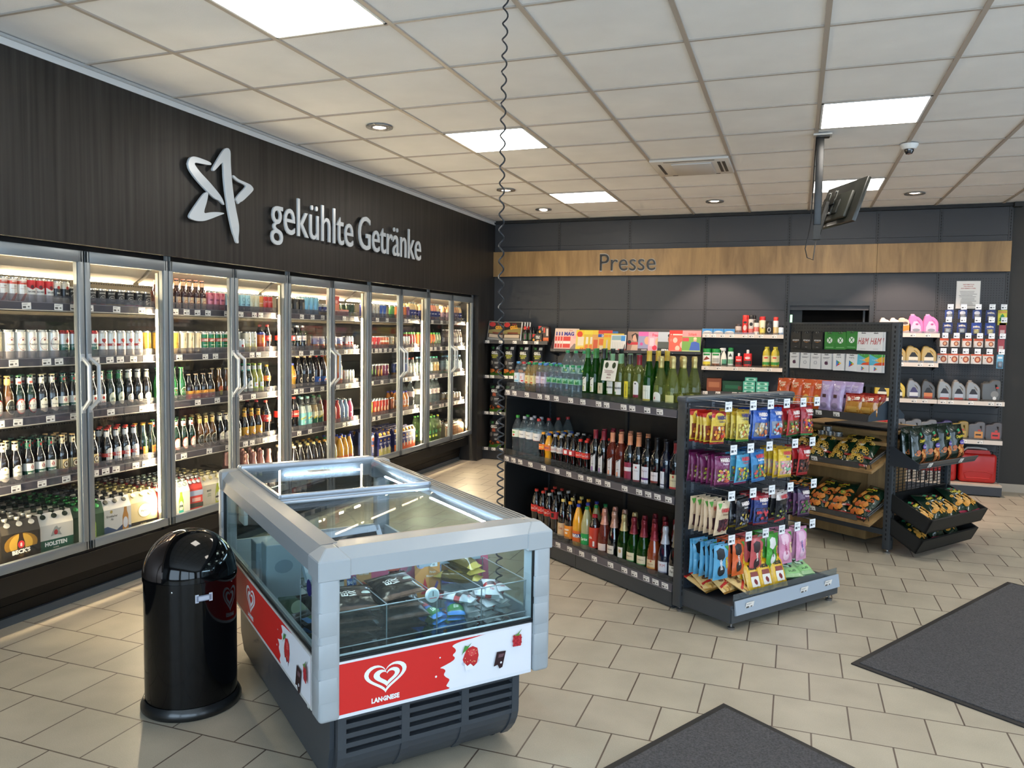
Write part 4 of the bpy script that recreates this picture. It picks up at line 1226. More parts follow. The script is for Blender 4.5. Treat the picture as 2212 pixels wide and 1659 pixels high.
bottle('flav_t', 'pet5', WATER, [wrap(.0313, .06, .13, 'c2d2cc'), ('e', 0, .1, .012, .014, '8ab8b4')], '7ab4d0', 'flavoured water bottle, teal label', drink=(M('c9d4cc', .2), 165))
bottle('flav_r', 'pet5', WATER, [wrap(.0313, .06, .13, 'd2ccb8'), ('e', 0, .1, .012, .014, 'c8846c')], 'c84a3c', 'flavoured water bottle, red cap', drink=(M('c9c8b4', .2), 165))
bottle('flav_y', 'pet5', WATER, [wrap(.0313, .05, .13, 'd8b87c'), ('e', 0, .1, .012, .014, 'c89a4c')], '3ab48c', 'yellow flavoured water, turquoise cap', drink=(M('d0b070', .2), 165))
bottle('juice_or', 'pet5', M('d8842c', .15, coat=.6), [('r', -.026, .07, .026, .13, 'e0b8a0'), ('e', 0, .1, .014, .016, 'b85a34')], '4a4aa8', 'orange juice bottle, blue cap')
bottle('waterp', 'water15', WATER, [wrap(.0433, .145, .200, 'd8c4bc'), ('r', -.01, .16, .01, .185, '8a6a64')], '8fa0b0', 'large water bottle, rose label')
bottle('waterg', 'pet1', THIN('a8c88c', .14), [('e', 0, .11, .022, .02, '3c7a4a'), ('r', -.024, .05, .024, .075, 'b8c84a')], '5aa84a', 'greenish water bottle')
bottle('waterg2', 'pet1', THIN('c9d0a0', .14), [('e', 0, .11, .022, .02, '7a9a4a')], 'd0c43c', 'yellow-capped water bottle')
bottle('watero', 'pet1', THIN('ccd09c', .14), [('r', -.024, .05, .024, .12, 'b8c08a')], 'e0922c', 'orange-capped water bottle')
bottle('power', 'coke1', M('5a1c2c', .1, coat=1), [wrap(.0408, .03, .25, '3a4a7c'), ('e', 0, .20, .024, .03, 'c9dce8'), ('e', 0, .19, .018, .018, 'c8543c'), T_('SPORT', 0, .09, .02, 'e8e0e4', rot=90), ('r', -.02, .12, .02, .135, 'd8704a')], '2c3aa0', 'sports-drink bottle, sky sleeve')
# gondola waters
bottle('viva_b', 'pet5', WATER, [wrap(.0313, .062, .13, 'c8d8dc'), T_('X', 0, .1, .022, 'b8443c', sh=.2), ('r', -.02, .066, .02, .078, '7ab0c8')], '4a90c0', 'small water bottle, blue cap')
bottle('viva_r', 'pet5', WATER, [wrap(.0313, .062, .13, 'd4ccd0'), T_('X', 0, .1, .022, 'b8443c', sh=.2), ('e', .01, .075, .012, .006, 'c8404a')], 'b8302c', 'small water bottle, red cap')
bottle('viva_y', 'pet5', THIN('e0cf9a', .16), [wrap(.0313, .06, .12, 'd8c88c'), T_('X', 0, .095, .022, 'a83c34', sh=.2), ('e', .0, .068, .012, .006, 'b8502a')], '1f8a4c', 'small yellow drink bottle, green cap', drink=(THIN('e0c878', .3), 150))
bottle('viva_p', 'pet5', WATER, [wrap(.0313, .07, .12, 'c8b8c8'), ('r', -.02, .10, .02, .116, 'd8d4dc'), T_('Vitalwasser', 0, .1, .006, 'a8304a', sx=.7)], '4a80b8', 'small pink-label water bottle', drink=(THIN('d8b0b8', .3), 150))
bottle('volv15', 'water15', WATER, [wrap(.0433, .150, .205, 'bcd8cc'), ('p', [(-.02, .158), (-.006, .19), (.004, .178), (.016, .196), (.026, .158)], '2c8a4a'), ('e', .01, .17, .008, .006, 'b8d84a')], '1f8a54', 'large water bottle, green-hill label')
bottle('volv5', 'pet5', WATER, [wrap(.0313, .085, .12, '8ac0a0'), ('p', [(-.018, .088), (-.004, .112), (.004, .102), (.016, .116), (.022, .088)], '1f7a3c')], '1f8a54', 'small water bottle, green-hill label')
bottle('water_w', 'water15', WATER, [wrap(.0433, .150, .205, 'e4e2de'), T_('Bonaqua', 0, .18, .010, '5a5c6a', sx=.7), ('r', -.0433 * 3, .150, .13, .153, '9a3a3c')], 'b02c2c', 'large water bottle, white label')
bottle('water_w2', 'water15', WATER, [wrap(.0433, .150, .205, 'e4e2de'), T_('Bonaqua', 0, .18, .010, '5a5c6a', sx=.7), wrap(.0433, .150, .153, '3a4a6c')], 'a8a8b0', 'large water bottle, grey cap')
bottle('water_a', 'water15', WATER, [wrap(.0433, .150, .205, 'dce4d4'), ('e', 0, .165, .01, .007, 'c8402c'), ('e', 0, .185, .016, .006, '6ab04a')], '3f9a3c', 'large water bottle, apple label')
# wines
def wine(n, prof, glass, its, cap, desc, **k):
    bottle(n, prof, glass, its, cap, desc, kind='wine_bottle', **k)
def scr(c='2a2826'):
    return ('p', [(-.016, .128), (-.006, .14), (.016, .15), (.004, .138), (-.012, .126)], c)
wine('w_green', 'schlegel', GGLASS2, [('r', -.015, .05, .015, .145, 'e0e0d4'), scr(), ('r', -.010, .055, -.001, .085, '9ab04a'), ('r', -.004, .095, .006, .1, '6a6a60')], '3a7a3c', 'green wine bottle, slanted script label')
wine('w_dgreen', 'schlegel', GGLASS2, [('r', -.022, .045, .022, .115, 'cfc4a8'), T_('CALMA', 0, .08, .009, '6a5c44', rot=90)], '1c1e1c', 'dark green wine bottle, beige label')
wine('w_verd', 'wine', YGLASS, [('r', -.024, .05, .024, .13, 'dcdad2'), T_('VERDEÑO', 0, .092, .0115, '2c2c28', sx=.7, b=.04), ('r', -.022, .05, -.012, .068, '4a8a44')], '7aa47c', 'pale wine bottle, white label, sage capsule')
wine('w_chard', 'wine', YGLASS, [('r', -.014, .03, .014, .14, 'e0cc2c'), T_('CHARDONNAY', 0, .085, .011, '3a3820', rot=90, sx=.75)], '3a3a34', 'pale wine bottle, tall yellow label')
wine('w_mar', 'wine', YGLASS, [('e', 0, .125, .022, .02, 'dcdad8'), ('r', -.022, .045, .022, .13, 'dcdad8'), ('r', -.022, .045, .022, .062, '7c1c34'), ('e', 0, .13, .007, .005, '3a3a3a')], '8a1c2c', 'pale wine bottle, maroon capsule')
wine('w_pfalz', 'schlegel', GGLASS2, [('r', -.027, .03, .027, .125, 'dcdccc'), ('r', -.027, .03, .027, .043, 'd8c03c'), T_('Pfälzer', -.004, .095, .011, 'a8aa9c', sh=.2, b=0)], 'c9a83c', 'bright green wine bottle, white-yellow label')
wine('w_sparkc', 'sektw', YGLASS, [('e', 0, .07, .028, .022, 'dcdcd0'), ('r', -.028, .032, .028, .07, 'dcdcd0'), ('r', -.014, .048, -.006, .062, 'a83a3c')], 'c9b06a', 'clear sparkling bottle, gold foil', capm=M('b8a468', .3, .6))
wine('w_sparkg', 'sektw', YGLASS, [('r', -.028, .034, .028, .08, 'c9c47c')], 'c9b06a', 'yellowish sparkling bottle, gold foil', capm=M('b8a468', .3, .6))
def slash(n, glass, cap, c, desc):
    wine(n, 'wine', glass, [('p', [(-.018, .03), (.015, .03), (.015, .15), (-.018, .135)], 'd2cfcf'), scr(), ('r', -.012, .036, -.002, .065, c), ('r', -.010, .08, .006, .084, '8a8684')], cap, desc)
slash('w_red1', BLACKB, '7c1c2c', '8a5a9c', 'dark wine bottle, slanted script label')
slash('w_rose', THIN('b8604a', .35, dcol='8a3a28'), 'd8906c', 'e0906c', 'rosé wine bottle, slanted script label')
wine('w_red2', 'wine', BLACKB, [('r', -.026, .03, .026, .14, '8c2440'), ('r', -.026, .085, .026, .11, 'd8ccd0')], 'd08a64', 'dark wine bottle, crimson label')
wine('w_red3', 'wine', BLACKB, [('r', -.024, .03, .024, .14, 'dcdadc'), ('r', -.024, .03, .024, .042, '9a2c38'), ('e', 0, .12, .006, .006, 'b8404c'), T_('Merlot', 0, .1, .009, '6a4a5a', sh=.2, b=0)], 'c9845c', 'dark wine bottle, white label, copper capsule')
wine('w_red4', 'wine', BLACKB, [('r', -.027, .03, .027, .135, 'd8d4dc'), ('r', -.027, .055, .027, .068, '5a3070'), T_('Merlot', 0, .11, .013, '6a2c5c', sh=.2, b=0)], '1c1a1c', 'dark wine bottle, purple-striped label')
wine('w_red5', 'wine', BLACKB, [('r', -.026, .05, .026, .115, 'dcd2d2'), ('r', -.026, .05, .026, .062, '7c3028'), T_('Imiglikos', 0, .095, .009, '5a3a3c', sh=.2, b=0), ('e', 0, .14, .008, .008, '2c2c30')], '161416', 'dark wine bottle, cream-brown label')
wine('w_red6', 'wine', M('0a1024', .05, coat=1), [('r', -.018, .03, .012, .13, 'dcdce4'), ('r', -.018, .05, .012, .056, '3a3c5c'), ('r', -.008, .085, -.006, .12, '4a4c6c')], '1a1a20', 'dark blue wine bottle, narrow white label')
wine('w_rot', 'wine', BLACKB, [('r', -.027, .04, .027, .125, 'ddd0a8'), ('e', 0, .112, .006, .008, 'b8442c'), T_('Rotkäppchen', 0, .09, .008, '5a3a2c', sx=.65, sh=.2, b=0), ('r', -.027, .04, .027, .052, 'b83a34')], '7c1c24', 'dark wine bottle, cream label, red foot')
wine('w_ver2', 'wine', BLACKB, [('r', -.027, .03, .027, .135, 'd8d0b8'), T_('VERDEÑO', 0, .09, .0115, '2c2c28', sx=.7, b=.04), ('r', -.022, .12, -.012, .137, 'a82c34'), ('r', -.022, .02, -.012, .04, 'a82c34')], '7c1c24', 'dark wine bottle, cream label, red ribbons')
# sekt
def sekt(n, glass, foil, its, desc, collar='e6dcc0', fm=.5):
    bottle(n, 'sekt', glass, its, foil, desc, kind='sparkling_wine_bottle', neck=(collar,), capm=M(foil, .3, fm, bump=.3, bscale=90))
sekt('s_rose', THIN('c07a68', .4, dcol='9a4a3a'), 'c99080', [('r', -.03, .034, .03, .08, 'd8c4bc')], 'pink sparkling wine bottle, rose foil', 'e8dccc')
sekt('s_dark', BLACKB, 'b89080', [('r', -.03, .034, .03, .088, 'dcd2c4'), T_('JUWELEIN', 0, .062, .008, '3a302c')], 'dark sparkling wine bottle, copper foil', 'c8a090')
sekt('s_gold', GGLASS, 'b8a878', [('r', -.016, .034, .02, .1, 'dcd8d0'), ('e', .002, .075, .01, .012, 'c8a878')], 'green sparkling wine bottle, champagne foil', 'c9b88c')
sekt('s_rk', GGLASS2, '7c2430', [('r', -.032, .034, .032, .088, 'ddd2b0'), T_('Rotkäppchen', 0, .066, .009, '5a3a2c', sx=.62, sh=.2, b=0), ('r', -.032, .034, .032, .04, '4a8a4a')], 'green sparkling wine bottle, burgundy foil', fm=.4)
sekt('s_rko', M('8a3c1c', .08, coat=1), '8a2430', [('r', -.032, .034, .032, .088, 'dfc49a'), T_('Rotkäppchen', 0, .062, .009, '6a3a2c', sx=.62, sh=.2, b=0), ('e', .006, .08, .006, .006, 'b85a3c'), ('r', -.032, .034, .032, .043, 'd89a4c')], 'orange-brown sparkling wine bottle, burgundy foil', fm=.4)
sekt('s_mumm', M('14182c', .05, coat=1), 'c9ced8', [('r', -.03, .034, .03, .1, 'dcdce2'), T_('M.M', 0, .078, .018, 'b83440', b=0), ('r', -.03, .034, .03, .042, '9a9aaa')], 'navy sparkling wine bottle, white foil', 'd4d8e0', .2)
sekt('s_faber', BLACKB, '9a9078', [('r', -.032, .034, .032, .095, 'e0ddd2'), T_('Faber', 0, .062, .015, '2c2c28', sx=.8), ('e', 0, .085, .008, .006, '8a8878')], 'black sparkling wine bottle, white label', 'd2cfc4')
sekt('s_mart', BLACKB, '26221f', [T_('MARTINI', .004, .09, .022, 'e6e2dc', rot=90, b=.04)], 'black bottle, vertical white lettering', '1a1818')

# --- boxes, packs, pouches
def boxp(name, w, d, h, col, its, desc, kind, r=.002, top=None, extra=None):
    m = MB()
    m.rbox(-w / 2, w / 2, 0, d, 0, h, col if not isinstance(col, str) else PRINT(col), r, seg=1, smooth=False)
    deco(m, Flat((0, 0, 0)), its)
    parts = [(kind, smooth_mesh(m, kind))]
    if extra:
        parts += extra
    P_(name, parts, w, kind, desc, d=d, h=h)
def carton(name, col, its, desc, cap='e0a83a', w=.07, d=.07, h=.24):
    m = MB()
    c = PRINT(col)
    m.prism([(-.0, 0), (d, 0), (d, h * .78), (d * .62, h * .98), (d * .62, h), (d * .38, h), (d * .38, h * .98), (0, h * .78)], -w / 2, w / 2, c, 'x')
    sl = Vector((0, d * .38, h * .20)).normalized()
    deco(m, Flat((0, 0, 0)), its)
    deco(m, Flat((0, 0, h * .78), (1, 0, 0), sl), [('r', -w / 2, 0, w / 2, .012, 'e4e0d8')])
    body = smooth_mesh(m, 'juice_carton')
    m = MB(); n = Vector((0, -h * .20, d * .38)).normalized()
    T = Matrix.Translation((0, d * .19, h * .885)) @ n.to_track_quat('Z', 'Y').to_matrix().to_4x4()
    m.lathe([(.017, 0), (.017, .012), (.015, .014), (0, .014)], 14, M(cap, .35), T=T)
    P_(name, [('juice_carton', body), ('cap', smooth_mesh(m, 'cap'))], w, 'juice_carton', desc, d=d, h=h)
for nm, c2, ds in (('hc_o', 'd8702c', 'orange'), ('hc_y', 'c9c070', 'milk-bottle'), ('hc_m', 'c85a34', 'red')):
    carton(nm, '232a6c', [('r', -.034, .002, .034, .075, c2), ('e', .010, .07, .012, .03, 'ddd2bc'), ('p', [(-.014, .150), (0, .172), (.014, .150)], 'd8a82c'), T_('hohes C', 0, .128, .018, 'e6e4ec', sx=.55, b=.05), T_('plus', 0, .108, .011, 'd8d4e0')], 'navy juice carton, %s picture' % ds)
def sixpack(name, col, its, desc, cap='c9c9c4', w=.20, d=.135, h=.215, side='2c2c2c'):
    m = MB()
    c = PRINT(col)
    pts = [(0, 0), (d, 0), (d, h * .70), (d * .80, h), (d * .20, h), (0, h * .70)]
    m.prism(pts, -w / 2, w / 2, c, 'x')
    deco(m, Flat((0, 0, 0)), [i for i in its if i[0] != 'S'])
    sl = Vector((0, d * .20, h * .30)); ln = sl.length
    deco(m, Flat((0, 0, h * .70), (1, 0, 0), sl.normalized()), [i[1:] for i in its if i[0] == 'S'])
    body = smooth_mesh(m, 'six_pack')
    m = MB()
    for i in (-1, 0, 1):
        for j in (.28, .72):
            m.lathe([(.0135, h - .012), (.0135, h + .006), (.0148, h + .008), (.0148, h + .014), (.012, h + .017), (0, h + .017)], 12, M(cap, .25, .7), T=Matrix.Translation((i * w * .31, d * j, 0)))
            m.lathe([(.017, h + .0005), (0, h + .0006)], 12, M('1b1b1b', .7), T=Matrix.Translation((i * w * .31, d * j, 0)))
        m.lathe([(.015, 0), (.015, .006), (0, .008)], 12, M(cap, .25, .7), T=Matrix.Translation((i * w * .31, d * .14, h * .90)) @ Matrix.Rotation(R(50), 4, 'X'))
    P_(name, [('six_pack', body), ('bottle_cap', smooth_mesh(m, 'bottle_cap'))], w, 'six_pack', desc, d=d, h=h)
def sp_bottle(u, glass, lab, s=1.):
    return [('p', [(u - .02, .0), (u + .02, 0), (u + .02, .095), (u + .011, .125), (u + .009, .15), (u - .009, .15), (u - .011, .125), (u - .02, .095)], glass), ('e', u, .055, .017, .034, lab)]
sixpack('sp_becks', '1e1a14', [('e', 0, .09, .085, .058, '7a5a1c'), ('e', 0, .09, .06, .055, 'b08a34')] + sp_bottle(0, '2a1c0c', '4a3a1c') + [('e', 0, .088, .017, .02, 'c02c34'), ('p', [(-.095, .030), (.095, .046), (.095, .074), (-.095, .058)], '1a1a18'), T_("BECK'S", 0, .052, .021, 'efece2', rot=4, b=.05, sx=1.05), T_('8', 0, .088, .02, 'f0e8e0'), ('S', 'r', -.095, .0, -.06, .05, '3a342a')], "black-gold six-pack of beer")
sixpack('sp_holsten', 'dad3c6', [('r', -.1, 0, .1, .068, '1f5641'), T_('HOLSTEN', 0, .046, .022, 'f2efe6', sx=.95, b=.05), T_('PILSENER', 0, .022, .007, 'd8d4c8'), ('p', [(-.03, .085), (-.02, .11), (-.006, .135), (.006, .14), (.014, .125), (.032, .128), (.02, .11), (.032, .085), (.008, .09), (-.008, .09)], '9a9a92'), ('e', 0, .105, .011, .014, 'b02c34')], 'white-green six-pack of Pilsener', cap='24352c')
sixpack('sp_jever', '23452c', sp_bottle(.03, '9ac038', 'c9ccaa') + [T_('JEVER', .03, .056, .014, '1f3a2c', sx=.7, b=.06)], 'dark green six-pack, lime bottle picture', cap='3a8a4a')
sixpack('sp_krom', 'd8d4cc', [('p', [(-.1, 0), (.1, 0), (.1, .03), (.04, .045), (0, .02), (-.06, .05), (-.1, .045)], '3c5478'), T_('Krombacher', -.03, .11, .015, '3a3428', sx=.7), T_('Pils', -.03, .09, .012, '5a564c', sh=.3), ('e', -.035, .135, .009, .01, 'b8a05a')] + sp_bottle(.06, 'b8803c', 'd8d8dc'), 'white six-pack, lake picture', cap='3a3a34')
sixpack('sp_warst', 'c9b98c', [('r', -.1, 0, .1, .03, '1c1a18'), T_('PILSENER', 0, .014, .009, 'd8c88c'), ('e', .01, .095, .05, .046, 'a89048'), ('e', .01, .095, .046, .042, 'e8e2d4'), T_('Warsteiner', .01, .095, .013, '2c2820', sx=.7)], 'beige-gold six-pack of Pilsener', cap='c9b87c')
sixpack('sp_red', 'c8322a', sp_bottle(.02, 'd88a34', 'e4dcc8') + [('e', .02, .05, .006, .01, 'b82c2c')], 'red six-pack of beer', cap='c9c0b4', w=.13)
sixpack('sp_jfun', 'e2e4d8', sp_bottle(.0, '9ac038', 'e6e8da') + [('r', -.02, .008, .02, .028, '3fb0a4'), T_('JEVER', 0, .056, .013, '1f3a2c', sx=.7, b=.06)], 'pale green six-pack, lime bottle picture', cap='c9d8c8', w=.15)
sixpack('sp_grey', 'c23c34', [('r', -.06, .02, .06, .05, '3a4038'), ('r', -.06, .10, .06, .135, '9aa8c0'), ('r', -.03, .06, .04, .085, 'd8a8a0')], 'red-grey narrow six-pack', w=.11)
sixpack('sp_lemon', 'e0d8bc', [T_("BECK'S", -.03, .11, .012, '2c2c28', sx=.8, b=.05), T_('GREEN', -.03, .088, .009, '8a9a6a'), T_('LEMON', -.03, .074, .009, '8a9a6a')] + sp_bottle(.05, 'c0c84a', 'dcdcc0') + [('r', .03, .048, .07, .06, '2c2c28')], 'cream six-pack, lemon bottle picture', cap='d8c890')
sixpack('sp_bay', '5c7080', [T_('BAY', 0, .06, .03, 'e0dcd4', b=.04), ('r', -.085, .12, -.06, .14, 'c8543c')], 'slate-blue beer carrier', w=.17, h=.17)
sixpack('mp_red', 'b8a48c', [('r', -.05, .11, .05, .125, 'a83c34'), ('r', -.05, .04, .05, .10, '8a7464')], 'small carrier with red stripe', w=.11, h=.15)
sixpack('mp_brown', 'a87c54', [('r', -.05, .11, .05, .114, '5a3a2c'), ('r', -.05, .07, .05, .074, '5a3a2c'), ('r', -.05, .03, .05, .034, '5a3a2c'), ('r', -.004, .0, .004, .15, '5a3a2c')], 'brown slatted carrier', w=.11, h=.16, cap='2c2c2c')
boxp('dessert', .08, .08, .075, 'e8907c', [('e', 0, .04, .022, .018, 'e06a54'), ('r', -.034, .06, .034, .066, 'f0c0b0')], 'salmon-pink carton', 'snack_carton')
boxp('dessert2', .09, .08, .19, 'd8605c', [('r', -.04, .02, .04, .12, 'e88c6c'), ('e', 0, .14, .02, .016, 'f0b0a0')], 'tall red-pink carton', 'snack_carton')
def pouch(name, w, h, t, zones, its, desc, kind='drink_pouch', seed=1, mk=None, back=None, crimp=.012):
    """zones: list of (v_limit_fraction, colour) bottom to top, coloured by height; optional func"""
    m = MB(); sf = Pillow(w, h, t, seed, crimp)
    nu, nv = 12, 16
    mk = mk or FOIL
    for side in (1, -1):
        vs = []; 
        for j in range(nv + 1):
            for i in range(nu + 1):
                u = -w / 2 + w * i / nu; v = h * j / nv
                if i in (0, nu):
                    p = sf.pt(u, v, 0, side); p.y *= .0
                else:
                    p = sf.pt(u, v, 0, side)
                vs.append(p)
        byc = {}
        for j in range(nv):
            for i in range(nu):
                f = (j * (nu + 1) + i, j * (nu + 1) + i + 1, (j + 1) * (nu + 1) + i + 1, (j + 1) * (nu + 1) + i)
                if side == -1:
                    f = f[::-1]
                c = None
                if callable(zones):
                    c = zones((i + .5) / nu, (j + .5) / nv, side)
                else:
                    for lim, col in zones:
                        if (j + .5) / nv <= lim:
                            c = col; break
                    c = c or zones[-1][1]
                byc.setdefault(c, []).append(f)
        b = len(m.v); m.v.extend([tuple(v) for v in vs])
        for c, L in byc.items():
            k = m.mi(mk(c))
            for f in L:
                m.f.append(tuple(q + b for q in f)); m.m.append(k); m.sm.append(True)
    sf.step = w / 6
    deco(m, sf, its, base=.0012, step=.0003)
    P_(name, [(kind, smooth_mesh(m, kind))], w, kind, desc, d=t, h=h)
pouch('capri', .085, .135, .04, [(.5, 'c9864a'), (.85, '8a94b8'), (1, 'b8bcc4')], [('e', -.01, .05, .02, .016, 'c8503c'), T_('Sun', 0, .10, .02, '2c3a9a', sh=.3), ('e', .02, .04, .014, .014, 'e0a83c')], 'silver fruit-drink pouch')
pouch('mcd', .08, .15, .03, [(1, '6a4a44')], [('e', 0, .08, .02, .03, 'a87a5c')], 'brown shiny drink pouch', seed=4)

def spawn(pn, T, label, group, name=None, kids=True, cat=None):
    p = PROTO[pn]
    root = None
    for i, (nm, me) in enumerate(p['parts']):
        o = bpy.data.objects.new(nm if i or not name else name, me)
        COL.objects.link(o)
        if i == 0:
            root = o
            o.matrix_world = T
        else:
            if not kids:
                bpy.data.objects.remove(o); break
            o.parent = root
    tag(root, label, cat or p['cat'], group)
    return root
def ordn(i):
    return ORDW[i] if i < len(ORDW) else '%dth' % (i + 1)
jit = random.Random(21)
def row(pn, n, x0, frame, place, group, pitch=None, rows=1, rz=0, y=0.0, z=0.0, jx=.0015, jr=8, rdy=None, kidrows=True, span=None):
    """n items side by side from x0 along the frame's x, rows deep; place ends every label"""
    p = PROTO[pn]
    if span:
        pitch = (span - x0) / n
    pitch = pitch or p['w'] * 1.03
    for r in range(rows):
        for i in range(n):
            T = frame @ TR(x0 + pitch * (i + .5) + jit.uniform(-jx, jx), y + p['w'] * .5 * (0 if p['kind'] in ('six_pack', 'juice_carton', 'snack_carton') else 1) + r * (rdy or p['d'] * 1.03), z, rz + jit.uniform(-jr, jr))
            d = (['', 'second-row ', 'third-row ', 'fourth-row ', 'fifth-row '][r]) + p['desc']
            if n == 1:
                lab = '%s, %s' % (d, place)
            else:
                lab = '%s, %s of %s, %s' % (d, ordn(i), NUM[n] if n < len(NUM) else str(n), place)
            spawn(pn, T, lab, group or ('set of ' + p['desc']))
NUM = ['zero', 'one', 'two', 'three', 'four', 'five', 'six', 'seven', 'eight', 'nine', 'ten', 'eleven', 'twelve', 'thirteen', 'fourteen', 'fifteen']
